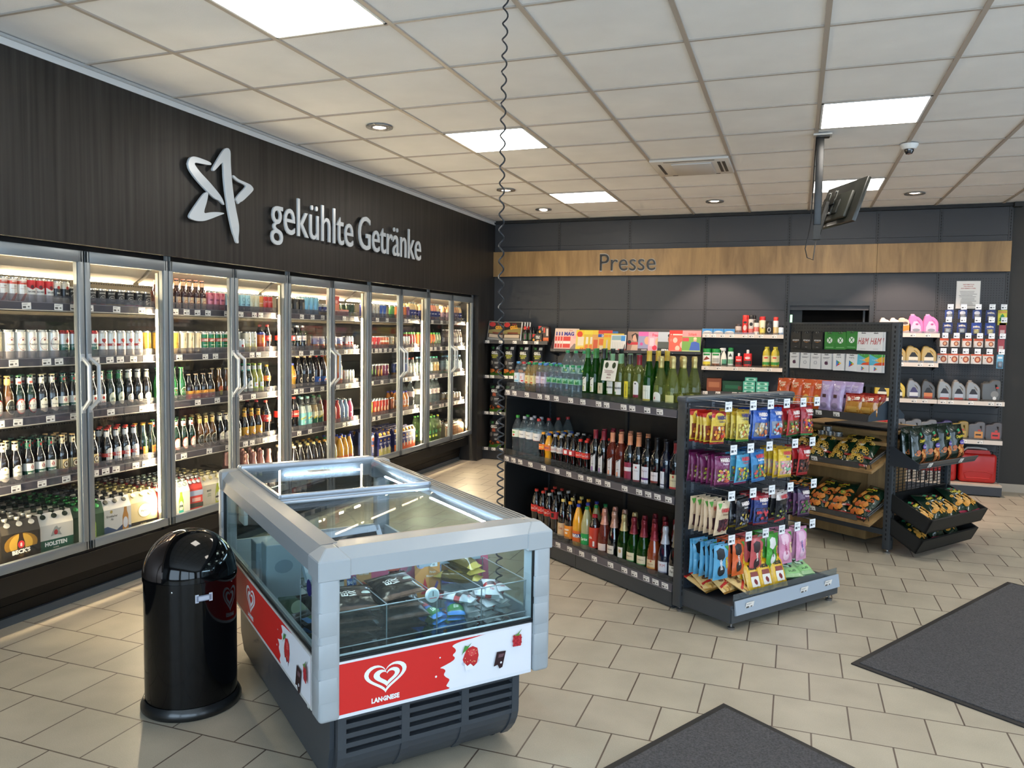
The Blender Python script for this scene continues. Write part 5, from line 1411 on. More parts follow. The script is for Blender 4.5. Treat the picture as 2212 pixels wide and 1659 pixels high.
# ---------------------------------------------------------------- stock of the coolers
SHN = ['top', 'second', 'third', 'fourth', 'lowest']
FR = TR(-.172, 0, 0, 90)
STOCK = {   # (door, shelf): (product, count, from, to, rows deep) along the wall
 (1, 0): [('pink_s', 1, 2.80, 2.885, 1), ('ice', 3, 2.892, 3.049, 2), ('bac_red', 3, 3.049, 3.207, 2), ('bac_blk', 2, 3.209, 3.306, 2), ('jd_c', 1, 3.300, 3.370, 2)],
 (2, 0): [('jd_c', 2, 3.425, 3.561, 2), ('jd_g', 2, 3.561, 3.699, 2), ('jd_p', 2, 3.70, 3.836, 2), ('jd_gr', 1, 3.836, 3.905, 1)],
 (1, 1): [('cream_c', 1, 2.84, 2.91, 2), ('pader', 5, 2.908, 3.24, 2), ('hol_c', 2, 3.24, 3.372, 2)],
 (2, 1): [('hol_c', 1, 3.432, 3.500, 2), ('astra_c', 5, 3.50, 3.832, 2), ('gold_c', 1, 3.832, 3.902, 2)],
 (1, 2): [('becks', 1, 2.84, 2.902, 2), ('becks_gold', 1, 2.903, 2.966, 2), ('becks', 2, 2.966, 3.095, 2), ('krom', 2, 3.095, 3.228, 2), ('holsten', 2, 3.23, 3.36, 2)],
 (2, 2): [('astra_b', 2, 3.420, 3.55, 2), ('jever', 2, 3.55, 3.68, 2), ('flip', 3, 3.685, 3.90, 2)],
 (1, 3): [('krom', 2, 2.86, 3.005, 3), ('holsten', 3, 3.008, 3.21, 3), ('franz', 2, 3.215, 3.352, 3)],
 (2, 3): [('franz', 1, 3.42, 3.488, 2), ('tyskie', 4, 3.52, 3.79, 3), ('desp', 2, 3.80, 3.925, 2)],
 (1, 4): [('sp_becks', 1, 2.85, 3.052, 4), ('sp_holsten', 1, 3.056, 3.258, 4), ('sp_jever', 1, 3.262, 3.464, 4)],
 (2, 4): [('sp_krom', 1, 3.468, 3.672, 4), ('sp_warst', 1, 3.676, 3.878, 4), ('sp_red', 1, 3.885, 4.015, 4)],
 (3, 0): [('rum', 7, 3.985, 4.395, 2), ('pink_s', 3, 4.41, 4.585, 2), ('bombay', 1, 4.590, 4.65, 2)],
 (4, 0): [('bombay', 3, 4.68, 4.86, 2), ('arti', 2, 4.86, 4.955, 2), ('orange_s', 1, 4.955, 5.013, 2), ('coke_s', 2, 5.013, 5.12, 2)],
 (3, 1): [('gold_c', 1, 4.0, 4.068, 2), ('gold_c', 1, 4.07, 4.14, 2), ('cream_c', 3, 4.14, 4.345, 2), ('lomza', 4, 4.345, 4.615, 2)],
 (4, 1): [('astra_s', 2, 4.66, 4.795, 1), ('krom_c', 2, 4.80, 4.935, 2), ('orange_c', 1, 4.965, 5.035, 1), ('coke5', 1, 5.04, 5.115, 2)],
 (3, 2): [('heine', 3, 3.985, 4.20, 2), ('orange_b', 4, 4.20, 4.475, 1), ('tall_amber', 2, 4.49, 4.64, 2)],
 (4, 2): [('jever_fun', 3, 4.685, 4.885, 2), ('lime', 2, 4.885, 5.01, 2), ('mezzo5', 1, 5.03, 5.105, 2)],
 (3, 3): [('becks', 4, 4.0, 4.285, 3), ('becks_gold', 3, 4.30, 4.485, 3), ('krom', 2, 4.50, 4.63, 3)],
 (4, 3): [('krom', 1, 4.685, 4.75, 3), ('schoff', 3, 4.76, 5.0, 3), ('coke1', 1, 5.02, 5.105, 3)],
 (3, 4): [('sp_jfun', 1, 4.02, 4.172, 3), ('sp_grey', 1, 4.175, 4.288, 3), ('sp_lemon', 1, 4.292, 4.495, 3), ('sp_bay', 1, 4.50, 4.675, 3)],
 (4, 4): [('s_rose', 4, 4.76, 5.12, 3)],
 (5, 0): [('monster', 3, 5.30, 5.56, 2), ('blue_e', 3, 5.56, 5.745, 2), ('navy_m', 2, 5.76, 5.885, 2)],
 (6, 0): [('dessert', 3, 5.965, 6.205, 1), ('dessert2', 1, 5.96, 6.05, 1), ('dgreen_e', 2, 6.215, 6.325, 2)],
 (5, 1): [('coke5', 1, 5.28, 5.35, 2), ('coke5z', 1, 5.355, 5.425, 2), ('coke5l', 2, 5.43, 5.575, 2), ('mcd', 1, 5.585, 5.66, 1), ('capri', 2, 5.70, 5.885, 2)],
 (6, 1): [('capri', 2, 5.97, 6.16, 2), ('bb_red', 2, 6.20, 6.305, 2)],
 (5, 2): [('gold5', 2, 5.29, 5.43, 1), ('fritz', 3, 5.44, 5.70, 2), ('pepsi', 2, 5.70, 5.88, 2)],
 (6, 2): [('oran', 2, 5.96, 6.13, 2), ('lind', 3, 6.16, 6.325, 2)],
 (5, 3): [('coke1', 2, 5.30, 5.475, 2), ('schwt', 2, 5.49, 5.66, 2), ('schwg', 2, 5.665, 5.83, 2)],
 (6, 3): [('prime_r', 2, 5.96, 6.095, 3), ('prime_b', 2, 6.10, 6.23, 3), ('pinkv', 1, 6.235, 6.31, 3)],
 (5, 4): [('cpink', 2, 5.36, 5.53, 3), ('ccream', 2, 5.55, 5.72, 3), ('cgold', 2, 5.72, 5.885, 3)],
 (6, 4): [('sprite', 1, 5.93, 6.01, 3), ('fanta', 3, 6.04, 6.285, 3)],
 (7, 0): [('rb_navy', 1, 6.53, 6.665, 2), ('effw', 2, 6.665, 6.79, 2), ('rb_blue', 2, 6.80, 6.93, 2)],
 (8, 0): [('green_e', 1, 7.02, 7.10, 1), ('orange_e', 2, 7.22, 7.355, 2), ('purple_e', 1, 7.36, 7.425, 2), ('milk_m', 2, 7.43, 7.575, 2)],
 (7, 1): [('redb', 3, 6.60, 6.81, 2), ('redor', 3, 6.815, 6.975, 2)],
 (8, 1): [('ivory2', 1, 7.02, 7.09, 1), ('lind', 3, 7.245, 7.43, 2), ('smoo_r', 2, 7.44, 7.57, 2)],
 (7, 2): [('dark_e', 2, 6.60, 6.725, 2), ('dred_e', 2, 6.73, 6.85, 2), ('plum_e', 2, 6.85, 6.975, 2)],
 (8, 2): [('mix_e', 3, 7.20, 7.38, 2), ('flav_r', 2, 7.40, 7.57, 2)],
 (7, 3): [('yel_t', 1, 6.60, 6.665, 2), ('red_t', 5, 6.675, 6.975, 2)],
 (8, 3): [('brn_t', 1, 7.03, 7.09, 1), ('juice_or', 3, 7.20, 7.42, 3), ('waterp', 1, 7.46, 7.56, 2)],
 (7, 4): [('power', 1, 6.53, 6.72, 2), ('hc_y', 3, 6.73, 6.965, 5)],
 (8, 4): [('hc_o', 2, 7.04, 7.20, 5), ('hc_m', 4, 7.215, 7.50, 5)],
 (9, 0): [('milk_m', 2, 7.70, 7.86, 2), ('milk_p', 3, 7.87, 8.09, 2), ('milk_m', 1, 8.10, 8.19, 2)],
 (10, 0): [('milk_b', 4, 8.42, 8.71, 2), ('milk_m', 1, 8.72, 8.80, 2)],
 (9, 1): [('smoo_o', 5, 7.73, 8.06, 2), ('smoo_g', 2, 8.065, 8.20, 2)],
 (10, 1): [('clearp', 6, 8.40, 8.81, 2)],
 (9, 2): [('flav_t', 4, 7.72, 8.0, 2), ('flav_y', 2, 8.01, 8.16, 2)],
 (10, 2): [('flav_t', 6, 8.39, 8.81, 2)],
 (9, 3): [('waterp', 4, 7.80, 8.20, 2)],
 (10, 3): [('tan_c', 4, 8.45, 8.80, 2)],
 (9, 4): [('waterg', 3, 7.85, 8.09, 3), ('waterg2', 1, 8.10, 8.20, 3)],
 (10, 4): [('mp_red', 1, 8.30, 8.42, 2), ('mp_brown', 3, 8.44, 8.81, 2)],
}
# the doors are .6173 wide; the table above follows what each door shows and the shelf runs on behind the mullions
EXTRA = [
 (4, 0, 'coke_s', 1, 5.16, 5.215, 1), (5, 0, 'navy_m', 1, 5.895, 5.955, 2), (6, 0, 'lgreen_e', 2, 6.335, 6.45, 2), (4, 1, 'krom_c', 1, 4.935, 5.0, 1),
 (4, 1, 'coke5', 1, 5.155, 5.22, 1), (4, 2, 'mezzo5', 1, 5.155, 5.22, 1), (7, 0, 'green_e', 1, 6.95, 7.01, 1), (8, 0, 'milk_m', 1, 7.63, 7.69, 1), (4, 3, 'coke1', 1, 5.155, 5.235, 1),
 (6, 2, 'lgreen_e', 1, 6.395, 6.45, 1), (6, 1, 'lind', 2, 6.31, 6.36, 1), (8, 4, 'watero', 2, 7.51, 7.60, 1)]
used = set()
def zof(n):
    return (SH[n] + .0245) if n < 4 else .3525
def fit(a, b, w):      # keep clear of the cabinet mullions between the units
    for k in range(6):
        y = Y0 + 2 * DW * k
        if a < y + .018 and b > y - .018:
            return False
    return True
for (d, n), L in sorted(STOCK.items()):
    seen = {}
    z = zof(n)
    for pn, c, a, b, rows in L:
        w = PROTO[pn]['w']
        if (b - a) / c < w * .985:
            a0 = (a + b) / 2; a = a0 - w * c * .5; b = a0 + w * c * .5
        # clamp inside the unit
        k = (d - 1) // 2
        lo = 2.69; hi = 8.825
        if b > hi:
            a -= b - hi; b = hi
        if a < lo:
            b += lo - a; a = lo
        seen[pn] = seen.get(pn, 0) + 1
        pl = '%s%s shelf, %s cooler door' % ({1: '', 2: 'other ', 3: 'third '}[seen[pn]], SHN[n], ordn(d - 1))
        y0 = .0
        if n == 4:
            y0 = -.02
        row(pn, c, a, FR, pl, None, pitch=(b - a) / c, rows=rows, y=y0, z=z, rz=-6, jr=5 if PROTO[pn]['kind'] in ('six_pack', 'juice_carton') else 10)
# ---------------------------------------------------------------- ice cream freezer
FZ = TR(2.256, 2.098, 0, 50.73)
FW, FL_ = .877, 1.66
t = empty('ice_cream_freezer', FZ)
GPL = M('a6acb0', .38, coat=.15)         # pale grey plastic
GPL2 = M('8f9599', .4)
DGP = M('3c4147', .42, coat=.1)          # dark grey plastic base
ALW = M('b4bcc6', .3, .3)
FPANE = THIN('e6f0f0', .01, .5, .01)
m = MB()
m.prism([(.115, .34), (.125, .16), (.15, .07), (.20, .025), (FL_ - .2, .025), (FL_ - .13, .1), (FL_ - .12, .34)], .07, FW - .07, DGP, 'x')
m.build('base', t)
m = MB()      # louvred front: frame bars over a dark recess
m.box(.085, FW - .085, .108, .118, .10, .335, M('0b0c0d', .8))
cols = [(.085, .115), (.318, .348), (.555, .585), (FW - .105, FW - .075)]
def bowed(z):   # front surface curves inwards near the floor
    return .082 if z > .16 else .082 + (.16 - z) ** 2 * 4.2
for a, b in cols:
    zs_ = [.02, .05, .08, .11, .14, .17, .34]
    for z0, z1 in zip(zs_[:-1], zs_[1:]):
        m.prism([(bowed(z0), z0), (bowed(z1), z1), (bowed(z1) + .05, z1), (bowed(z0) + .05, z0)], a, b, DGP, 'x')
for a, b in ((.115, .318), (.348, .555), (.585, FW - .105)):
    for i in range(6):
        z = .325 - i * .034
        m.box(a, b, .084, .112, z - .017, z, DGP)
    zs_ = [.025, .05, .08, .11, .138]
    for z0, z1 in zip(zs_[:-1], zs_[1:]):
        m.prism([(bowed(z0) + .006, z0), (bowed(z1) + .006, z1), (bowed(z1) + .05, z1), (bowed(z0) + .05, z0)], a, b, DGP, 'x')
m.build('vent_grille', t)
m = MB()
for x in (.12, FW - .12):
    for y in (.22, FL_ - .25):
        m.lathe([(.02, 0), (.022, .03), (.01, .03)], 12, M('1a1a1a', .6), T=TR(x, y, 0))
m.build('foot', t)
# printed band around
def heart(S=1., n=40):
    return [(S * (16 * math.sin(q) ** 3) / 16, S * (13 * math.cos(q) - 5 * math.cos(2 * q) - 2 * math.cos(3 * q) - math.cos(4 * q)) / 16) for q in (2 * PI * i / n for i in range(n))]
def ringheart(a, b, off=(0, 0), sx=1.15):
    A = [(x * sx, y * .85) for x, y in heart(a)]; B = [(x * sx + off[0], y * .85 + off[1]) for x, y in heart(b)]
    return [('v', A), ('v', B)]
def chaikin_open(P, n):
    for _ in range(n):
        Q = [P[0]]
        for a, b in zip(P[:-1], P[1:]):
            Q += [(a[0] * .75 + b[0] * .25, a[1] * .75 + b[1] * .25), (a[0] * .25 + b[0] * .75, a[1] * .25 + b[1] * .75)]
        P = Q + [P[-1]]
    return P
def splash(x0, x1, z0, z1, seed):
    w = (x1 - x0) / .52
    E = [(.68, 1), (.60, .97), (.52, .95), (.475, .90), (.50, .83), (.505, .76), (.48, .70), (.50, .64), (.49, .58), (.44, .52), (.405, .485), (.43, .46), (.445, .40), (.43, .33), (.445, .26), (.47, .20), (.455, .12), (.445, .07), (.47, .02), (.46, 0)]
    return [(x1, z0), (x1, z1)] + chaikin_open([(x0 + (a - .455) * w, z0 + (z1 - z0) * b) for a, b in E], 2)
def band_art(u0, u1, hx, splx, berries, hs=.062, tw=.0165):
    z0, z1 = .338, .508
    its = [('r', u0, z0, u1, z1, 'e2322c')]
    its = [('r', u0, z0, u1, z1, 'd22420')]
    its.append(('p', splash(splx, u1, z0, z1, 4), 'e6e8ee'))
    for dx, dz, r_ in ((-.045, .055, .004), (-.03, .12, .003)):
        its.append(('e', splx + dx, z0 + dz, r_, r_, 'e6e8ee'))
    its.append(('b', ringheart(1, .80), 'eef0f2', hs, hx, .438))
    its.append(('b', ringheart(.62, .36, (.03, .02)), 'eef0f2', hs, hx + .004, .436))
    its.append(T_('LANGNESE', hx, .361, tw, 'eef0f2', sx=.9, b=.05))
    for kind, x, z, s in berries:
        if kind == 's':
            its += [('e', x, z - .018 * s, .034 * s, .012 * s, 'c9cdda'), ('p', [(x - .03 * s, z - .004 * s), (x - .02 * s, z - .032 * s), (x + .004 * s, z - .038 * s), (x + .024 * s, z - .03 * s), (x + .031 * s, z), (x + .026 * s, z + .026 * s), (x + .008 * s, z + .036 * s), (x - .016 * s, z + .03 * s)], 'c02a2c')]
            its += [('e', x + .006 * s, z + .014 * s, .014 * s, .012 * s, 'd8484a')]
            rr = random.Random(5)
            for i in range(16):
                its.append(('e', x + rr.uniform(-.022, .022) * s, z + rr.uniform(-.024, .026) * s, .0014, .0018, 'e8c48a'))
            its += [('p', [(x - .03 * s, z + .02 * s), (x - .014 * s, z + .03 * s), (x + .002 * s, z + .05 * s), (x - .012 * s, z + .04 * s), (x - .024 * s, z + .044 * s), (x - .036 * s, z + .012 * s)], '4a8a3c')]
            its += [('p', [(x - .026 * s, z - .014 * s), (x - .014 * s, z - .028 * s), (x - .002 * s, z - .022 * s), (x + .01 * s, z - .034 * s), (x + .024 * s, z - .024 * s), (x + .02 * s, z - .042 * s), (x - .02 * s, z - .042 * s)], 'e9ebf2')]
        if kind == 'r':
            for i in range(4):
                for j in range(5):
                    its.append(('e', x + (i - 1.5) * .009 * s * (1 - abs(j - 2) * .06) + .002 * (j % 2), z + (j - 2) * .0085 * s, .0055 * s, .0052 * s, 'c22c34' if (i + j) % 2 else 'a81e2a'))
            its += [('p', [(x - .014 * s, z + .02 * s), (x, z + .026 * s), (x + .02 * s, z + .042 * s), (x + .006 * s, z + .024 * s), (x + .016 * s, z + .018 * s)], '5a8a3c')]
        if kind == 'c':
            its += [('p', [(x - .014 * s, z + .034 * s), (x + .024 * s, z + .032 * s), (x + .010 * s, z - .026 * s), (x - .002 * s, z - .03 * s), (x - .01 * s, z - .014 * s), (x - .026 * s, z - .018 * s)], '2c1216'),
                    ('p', [(x - .006 * s, z + .024 * s), (x + .018 * s, z + .024 * s), (x + .012 * s, z + .012 * s), (x - .008 * s, z + .012 * s)], '6a4a50'),
                    ('e', x + .004 * s, z - .008 * s, .004 * s, .004 * s, 'e6e8ee')]
    return its
m = MB()
m.box(.055, FW - .075, .0, .014, .326, .515, M('dfe3ea', .35))
deco(m, Flat((0, 0, 0)), band_art(.060, FW - .08, .223, .455, [('s', .545, .437, 1.05), ('c', .665, .40, 1.0), ('r', .735, .462, 1.0)], hs=.066), base=.0004)
m.build('front_band', t)
m = MB()       # side band faces -x: u runs from the far end to the near corner
sfL = Flat((0, FL_, 0), (0, -1, 0), (0, 0, 1))
m.box(.0, .014, .10, FL_ - .06, .326, .515, M('cfcfcd', .35))
deco(m, sfL, band_art(.07, FL_ - .105, FL_ - .985, FL_ - .50, [('s', FL_ - .40, .425, 1.25), ('c', FL_ - .235, .375, 1.5), ('r', FL_ - .15, .435, 1.3)], hs=.072), base=.0004)
m.build('side_band', t)
m = MB()
m.box(FW - .014, FW, .08, FL_ - .06, .326, .515, M('d22420', .35)); m.box(.06, FW - .06, FL_ - .014, FL_, .326, .515, M('d22420', .35))
m.build('rear_band', t)
# corner posts
for x0, x1, y0, y1 in ((-.006, .066, -.006, .085), (FW - .066, FW + .004, -.006, .085), (-.006, .07, FL_ - .07, FL_ + .004), (FW - .07, FW + .004, FL_ - .07, FL_ + .004)):
    m = MB()
    m.rbox(x0, x1, y0, y1, .322, .80, GPL, .014, seg=3)
    for z in (.39, .505, .61):
        m.rbox(x0 - .0012, x1 - .012, y0 - .0012, y1 - .012, z, z + .08, GPL, .003)
    m.build('corner_post', t)
# tub liner
m = MB()
lin_ = M('b9c2c6', .45)
m.box(.02, FW - .02, .02, FL_ - .02, .33, .36, lin_)
m.box(.015, .03, .02, FL_ - .02, .33, .53, lin_); m.box(FW - .03, FW - .015, .02, FL_ - .02, .33, .53, lin_)
m.box(.02, FW - .02, .015, .03, .33, .53, lin_); m.box(.02, FW - .02, FL_ - .03, FL_ - .015, .33, .53, lin_)
m.build('tub', t)
# glazing of the four sides
m = MB()
m.box(.06, FW - .06, .010, .018, .515, .80, FPANE); m.build('front_glass', t)
m = MB(); m.box(.010, .018, .08, FL_ - .06, .515, .80, FPANE); m.build('side_glass', t)
m = MB(); m.box(FW - .018, FW - .010, .08, FL_ - .06, .515, .80, FPANE); m.build('side_glass', t)
m = MB(); m.box(.06, FW - .06, FL_ - .018, FL_ - .010, .515, .80, FPANE); m.build('rear_glass', t)
m = MB()
gk = M('15181a', .4)
for a in ((.062, FW - .062, .004, .022, .513, .522), (.062, FW - .062, .003, .009, .526, .531)):
    m.box(*a, gk)
for a in ((.004, .022, .085, FL_ - .06, .513, .522), (.003, .009, .085, FL_ - .06, .527, .532)):
    m.box(*a, gk)
m.box(FW - .069, FW - .064, .003, .016, .52, .80, gk); m.box(.003, .016, FL_ - .085, FL_ - .075, .52, .80, gk)
m.build('seal', t)
# top frame
m = MB()
m.prism([(-.004, .80), (-.004, .855), (.030, .889), (.115, .886), (.118, .872), (.03, .80)], .07, FW - .07, GPL, 'x')
m.build('front_rail', t)
m = MB()
m.prism([(.0, .795), (.0, .85), (.028, .886), (.085, .889), (.088, .872), (.028, .795)], .09, FL_ - .05, GPL2, 'y')
m.build('side_rail', t)
m = MB()
q = [(FW - .0, .80), (FW - .0, .85), (FW - .025, .884), (FW - .10, .886), (FW - .105, .868), (FW - .028, .80)]
m.prism(q, .09, FL_ - .05, M('b5b3ae', .4), 'y')
for i in range(4):
    m.box(FW - .095 + i * .018, FW - .088 + i * .018, .12, FL_ - .06, .886, .8895, M('a19f9b', .4))
m.build('side_rail', t)
m = MB()
m.rbox(.07, FW - .06, FL_ - .06, FL_ + .0, .81, .889, GPL2, .012); m.build('rear_rail', t)
for sx_ in (0, 1):
    m = MB()
    x0, x1 = (-.008, .10) if sx_ == 0 else (FW - .10, FW + .008)
    bm = bmesh.new(); bmesh.ops.create_cube(bm, size=1)
    for v in bm.verts:
        v.co = Vector(((x0 + x1) / 2 + v.co.x * (x1 - x0), .05 + v.co.y * .116, .84 + v.co.z * .10))
    top = [e for e in bm.edges if all(v.co.z > .85 for v in e.verts)]
    bmesh.ops.bevel(bm, geom=top, offset=.034, segments=1, affect='EDGES')
    bmesh.ops.bevel(bm, geom=[e for e in bm.edges], offset=.003, segments=1, affect='EDGES')
    m.bm(bm, GPL, False)
    m.build('corner_cap', t)
    m = MB(); m.rbox(x0, x1, FL_ - .08, FL_ + .006, .79, .893, GPL2, .02); m.build('corner_cap', t)
# lids: the rear one sits higher
for nm, y0, y1, z in (('front', .12, .885, .868), ('rear', .84, FL_ - .02, .893)):
    de = bpy.data.objects.new('sliding_lid', None); COL.objects.link(de); de.parent = t
    m = MB(); m.box(.09, FW - .105, y0 + .01, y1 - .01, z, z + .005, THIN('eef3f5', .006, .5, .01)); m.build('lid_glass', de)
    m = MB()
    m.rbox(.085, FW - .10, y1 - .035, y1, z - .006, z + .018, ALW, .004)
    m.rbox(.085, FW - .10, y1 - .052, y1 - .036, z - .002, z + .010, M('d3dae2', .3, .2), .003)
    if nm == 'rear':
        m.rbox(.085, FW - .10, y1 - .08, y1 - .05, z - .006, z + .024, ALW, .006)
    m.rbox(.085, FW - .10, y0, y0 + .014, z - .004, z + .012, ALW, .003)
    m.box(.083, .095, y0, y1, z - .003, z + .01, GPL); m.box(FW - .112, FW - .10, y0, y1, z - .003, z + .01, GPL)
    if nm == 'front':
        m.rbox(.10, FW - .10, y0 - .005, y0 + .008, z + .004, z + .018, M('a69e97', .5), .003)
    m.build('lid_frame', de)
m = MB(); m.box(.36, .47, FL_ - .33, FL_ - .27, .899, .9, 'd8dcdc'); deco(m, Flat((.415, FL_ - .30, .9), (1, 0, 0), (0, 1, 0)), bars(-.045, .045, .015, 3, '4a4c4e', .004, .012)); m.build('price_label', t)
# LED strips at side and rear, extra glowing strip at the front
LEDC = (.62, .80, 1.0)
m = MB()
m.box(FW - .125, FW - .117, .16, .80, .835, .841, EM(LEDC, 60)); m.box(FW - .125, FW - .117, .95, 1.35, .84, .846, EM(LEDC, 70))
m.box(.30, .70, FL_ - .085, FL_ - .078, .845, .853, EM(LEDC, 34))
m.box(.12, .74, .030, .040, .792, .797, EM(LEDC, 90))  # added under the front rail to brighten the packs inside
m.build('light_strip', t)
# stickers
m = MB(); m.lathe([(.028, 0), (0, .0005)], 22, M('14185a', .3), T=TR(-.0065, .10, .745, 0, 0, -90) @ Matrix.Scale(1, 4)); m.build('sticker', t)
m = MB()
for i, (x, c) in enumerate(((.0995, 'c9a83c'), (.0995, 'b84a2c'), (.0995, '4a8a4a'), (.0995, 'd8d8d0'))):
    m.box(.068, .0695, .30 + i * .022, .318 + i * .022, .22 - i * .006, .27 - i * .006, c)
m.build('sticker', t)
tag(t, 'grey chest freezer with glass lids and red ice cream band', 'freezer')

# baskets, dividers and price cards inside
bk = empty('freezer_basket', FZ)
m = MB()
cl = THIN('f2f5f6', .01, .7)
for x in (.255, .42, .56, .80):
    m.box(x, x + .003, .06, .40, .40, .66, cl)
m.box(.07, .80, .055, .058, .40, .66, cl); m.box(.07, .80, .40, .403, .40, .70, cl)
m.build('divider', bk)
m = MB()
W2 = M('aeb4b8', .3, .6)
for x in (.05, .25, .44, .62, .81):
    m.tube([(x, .06, .40), (x, .06, .66), (x, .40, .66), (x, .40, .40)], .0022, 6, W2)
for z in (.42, .54, .66):
    m.tube([(.05, .055, z), (.82, .055, z)], .0022, 6, W2)
m.rbox(.52, .80, .395, .41, .655, .678, M('b4bcc4', .4), .004)
m.build('wire_frame', bk)
tag(bk, 'clear divided basket behind the front glass of the freezer', 'basket')
def on_fz(name, m, x, y, z, label, cat, grp=None, rz=0, rx=0, parts=()):
    o = m.build(name)
    o.matrix_world = FZ @ TR(x, y, z, rz, rx)
    for nm, mm in parts:
        q = mm.build(nm); q.parent = o
    return tag(o, label, cat, grp)
def flim(hexc):
    return FOIL(hexc)
pouch('ice_dark', .165, .19, .03, [(.1, '4a3428'), (.9, '17110e'), (1, '3a2a22')], [('e', .035, .10, .05, .03, '3a2218'), T_('EIS', -.03, .10, .026, 'ddd8ce', rot=90, sx=.9), T_('VK', 0, .10, .03, 'ddd8ce', rot=90, sx=.8, sh=.3), ('e', .055, .10, .018, .012, 'b8c0b4')], 'black ice cream bar wrapper', 'ice_cream_packet', seed=3, crimp=.015)
pouch('ice_blue', .066, .145, .022, [(.12, '3a7ab8'), (.4, '2f6a34'), (.75, '3a6ab8'), (1, '3a7ab8')], [('e', .0, .09, .022, .026, 'c8404a'), ('r', -.026, .024, .026, .05, '3a7a3a'), T_('Eis', 0, .038, .016, 'e8e8d8', sx=.8), ('e', -.012, .112, .012, .014, 'e0a83a')], 'blue-green fruit ice wrapper', 'ice_cream_packet', seed=5, crimp=.008)
pouch('ice_white', .055, .125, .026, [(.1, 'c9c6c4'), (.45, 'd0cccb'), (.6, 'b02c30'), (.85, 'cfcccc'), (1, 'b8b4b4')], [('r', -.015, .055, .015, .078, '3a1c1c'), T_('YES', .0, .027, .011, 'a82c30')], 'white-red small ice wrapper', 'ice_cream_packet', seed=9, crimp=.008)
pouch('ice_gold', .08, .19, .04, [(.1, 'b8a04a'), (.8, '5a4a20'), (1, 'c9b058')], [('e', 0, .1, .022, .04, 'a88a3a')], 'shiny gold-brown ice wrapper', 'ice_cream_packet', seed=12, crimp=.008)
pouch('ice_brn', .10, .19, .04, [(.15, 'c8503a'), (.8, 'a8402c'), (1, 'c87a4a')], [('e', 0, .1, .03, .04, 'c89a4a')], 'red-brown cone wrapper', 'ice_cream_packet', seed=15, crimp=.008)
def ice(pn, n, x0, x1, y, z0, dz, rz0, lab, jr=12):
    rr = random.Random(len(lab) + n)
    for i in range(n):
        T = FZ @ TR(rr.uniform(x0, x1), y + rr.uniform(-.012, .012), z0 + dz * i, rz0 + rr.uniform(-jr, jr), -84 + rr.uniform(-7, 7), rr.uniform(-5, 5))
        spawn(pn, T, '%s, %s down, %s' % (PROTO[pn]['desc'], ordn(n - 1 - i), lab), 'ice creams: ' + lab)
ice('ice_dark', 8, .155, .165, .105, .385, .036, 0, 'first stack behind the freezer glass', 6)
ice('ice_dark', 8, .335, .345, .10, .385, .039, 0, 'second stack behind the freezer glass', 8)
ice('ice_dark', 4, .155, .165, .33, .40, .05, 20, 'stack deeper in the freezer')
ice('ice_blue', 11, .462, .478, .09, .385, .018, 25, 'first blue stack in the basket', 14)
ice('ice_blue', 11, .525, .54, .09, .385, .018, -15, 'second blue stack in the basket', 14)
ice('ice_white', 12, .595, .615, .09, .385, .020, 20, 'first white heap in the basket', 40)
ice('ice_white', 12, .665, .69, .09, .385, .021, -20, 'second white heap in the basket', 40)
ice('ice_white', 12, .74, .76, .09, .385, .021, 35, 'third white heap beside the freezer corner', 40)
ice('ice_white', 5, .60, .76, .25, .385, .045, 35, 'white heap deeper in the basket', 40)
ice('ice_gold', 3, .70, .74, .26, .62, .022, 30, 'heap of gold wrappers in the basket', 30)
ice('ice_brn', 4, .32, .38, .46, .50, .045, 10, 'reddish cones behind the pink cards', 20)
ice('ice_brn', 4, .45, .52, .46, .50, .045, -20, 'second reddish cone heap behind the cards', 20)
def pcard(x, z, w, h, c, its, lab, y=.41, rz=-8, rx=-8):
    m = MB(); m.box(-w / 2, w / 2, 0, .0015, 0, h, c)
    deco(m, Flat((0, 0, 0)), its)
    on_fz('price_card', m, x, y, z, lab, 'price card', 'coloured price cards in the freezer', rz, rx)
m5 = lambda t: [('r', .012, .125, .042, .142, 'e8e8e8'), T_('EIS', .027, .133, .008, '3a3a3a')]
pcard(.275, .555, .105, .16, 'd8924a', [('e', -.03, .142, .018, .009, 'c8c0e0'), ('r', -.042, .065, -.006, .118, '2c5aa0'), T_('Bum', -.024, .10, .016, 'c8323c', rot=12), T_('Bum', -.024, .08, .016, 'e8e8e8', rot=12), T_('Bum Bum', .024, .105, .009, 'f0e8dc'), ('e', .018, .052, .014, .022, 'c8322a')] + m5(0), 'orange price card reading Bum Bum')
pcard(.36, .56, .10, .15, 'd85a78', [('r', .0, .09, .04, .1, 'f0dce0')] + m5(0), 'dark pink price card behind the orange one', y=.44)
pcard(.515, .575, .10, .15, 'd8788c', [('b', ringheart(1, .7), 'e8dce0', .014, -.026, .128), ('r', .004, .082, .04, .092, 'f0dce0'), ('p', [(-.03, .05), (-.01, .09), (.006, .10), (-.006, .06)], 'a89aa0')] + m5(0), 'pink price card with a small heart', y=.44)
pcard(.555, .53, .105, .165, 'd8924a', [('e', -.026, .135, .018, .014, 'b8b0d8'), T_('Pirulo', .022, .105, .010, 'f0e8dc'), T_('Watermelon', .016, .09, .009, 'f0e8dc', sx=.7), ('p', [(-.03, .02), (-.012, .085), (.004, .02)], 'c8323c'), ('p', [(.01, .01), (.038, .07), (.044, .06), (.02, .005)], '5a4a9a')] + m5(0), 'orange price card reading Pirulo Watermelon', y=.38)
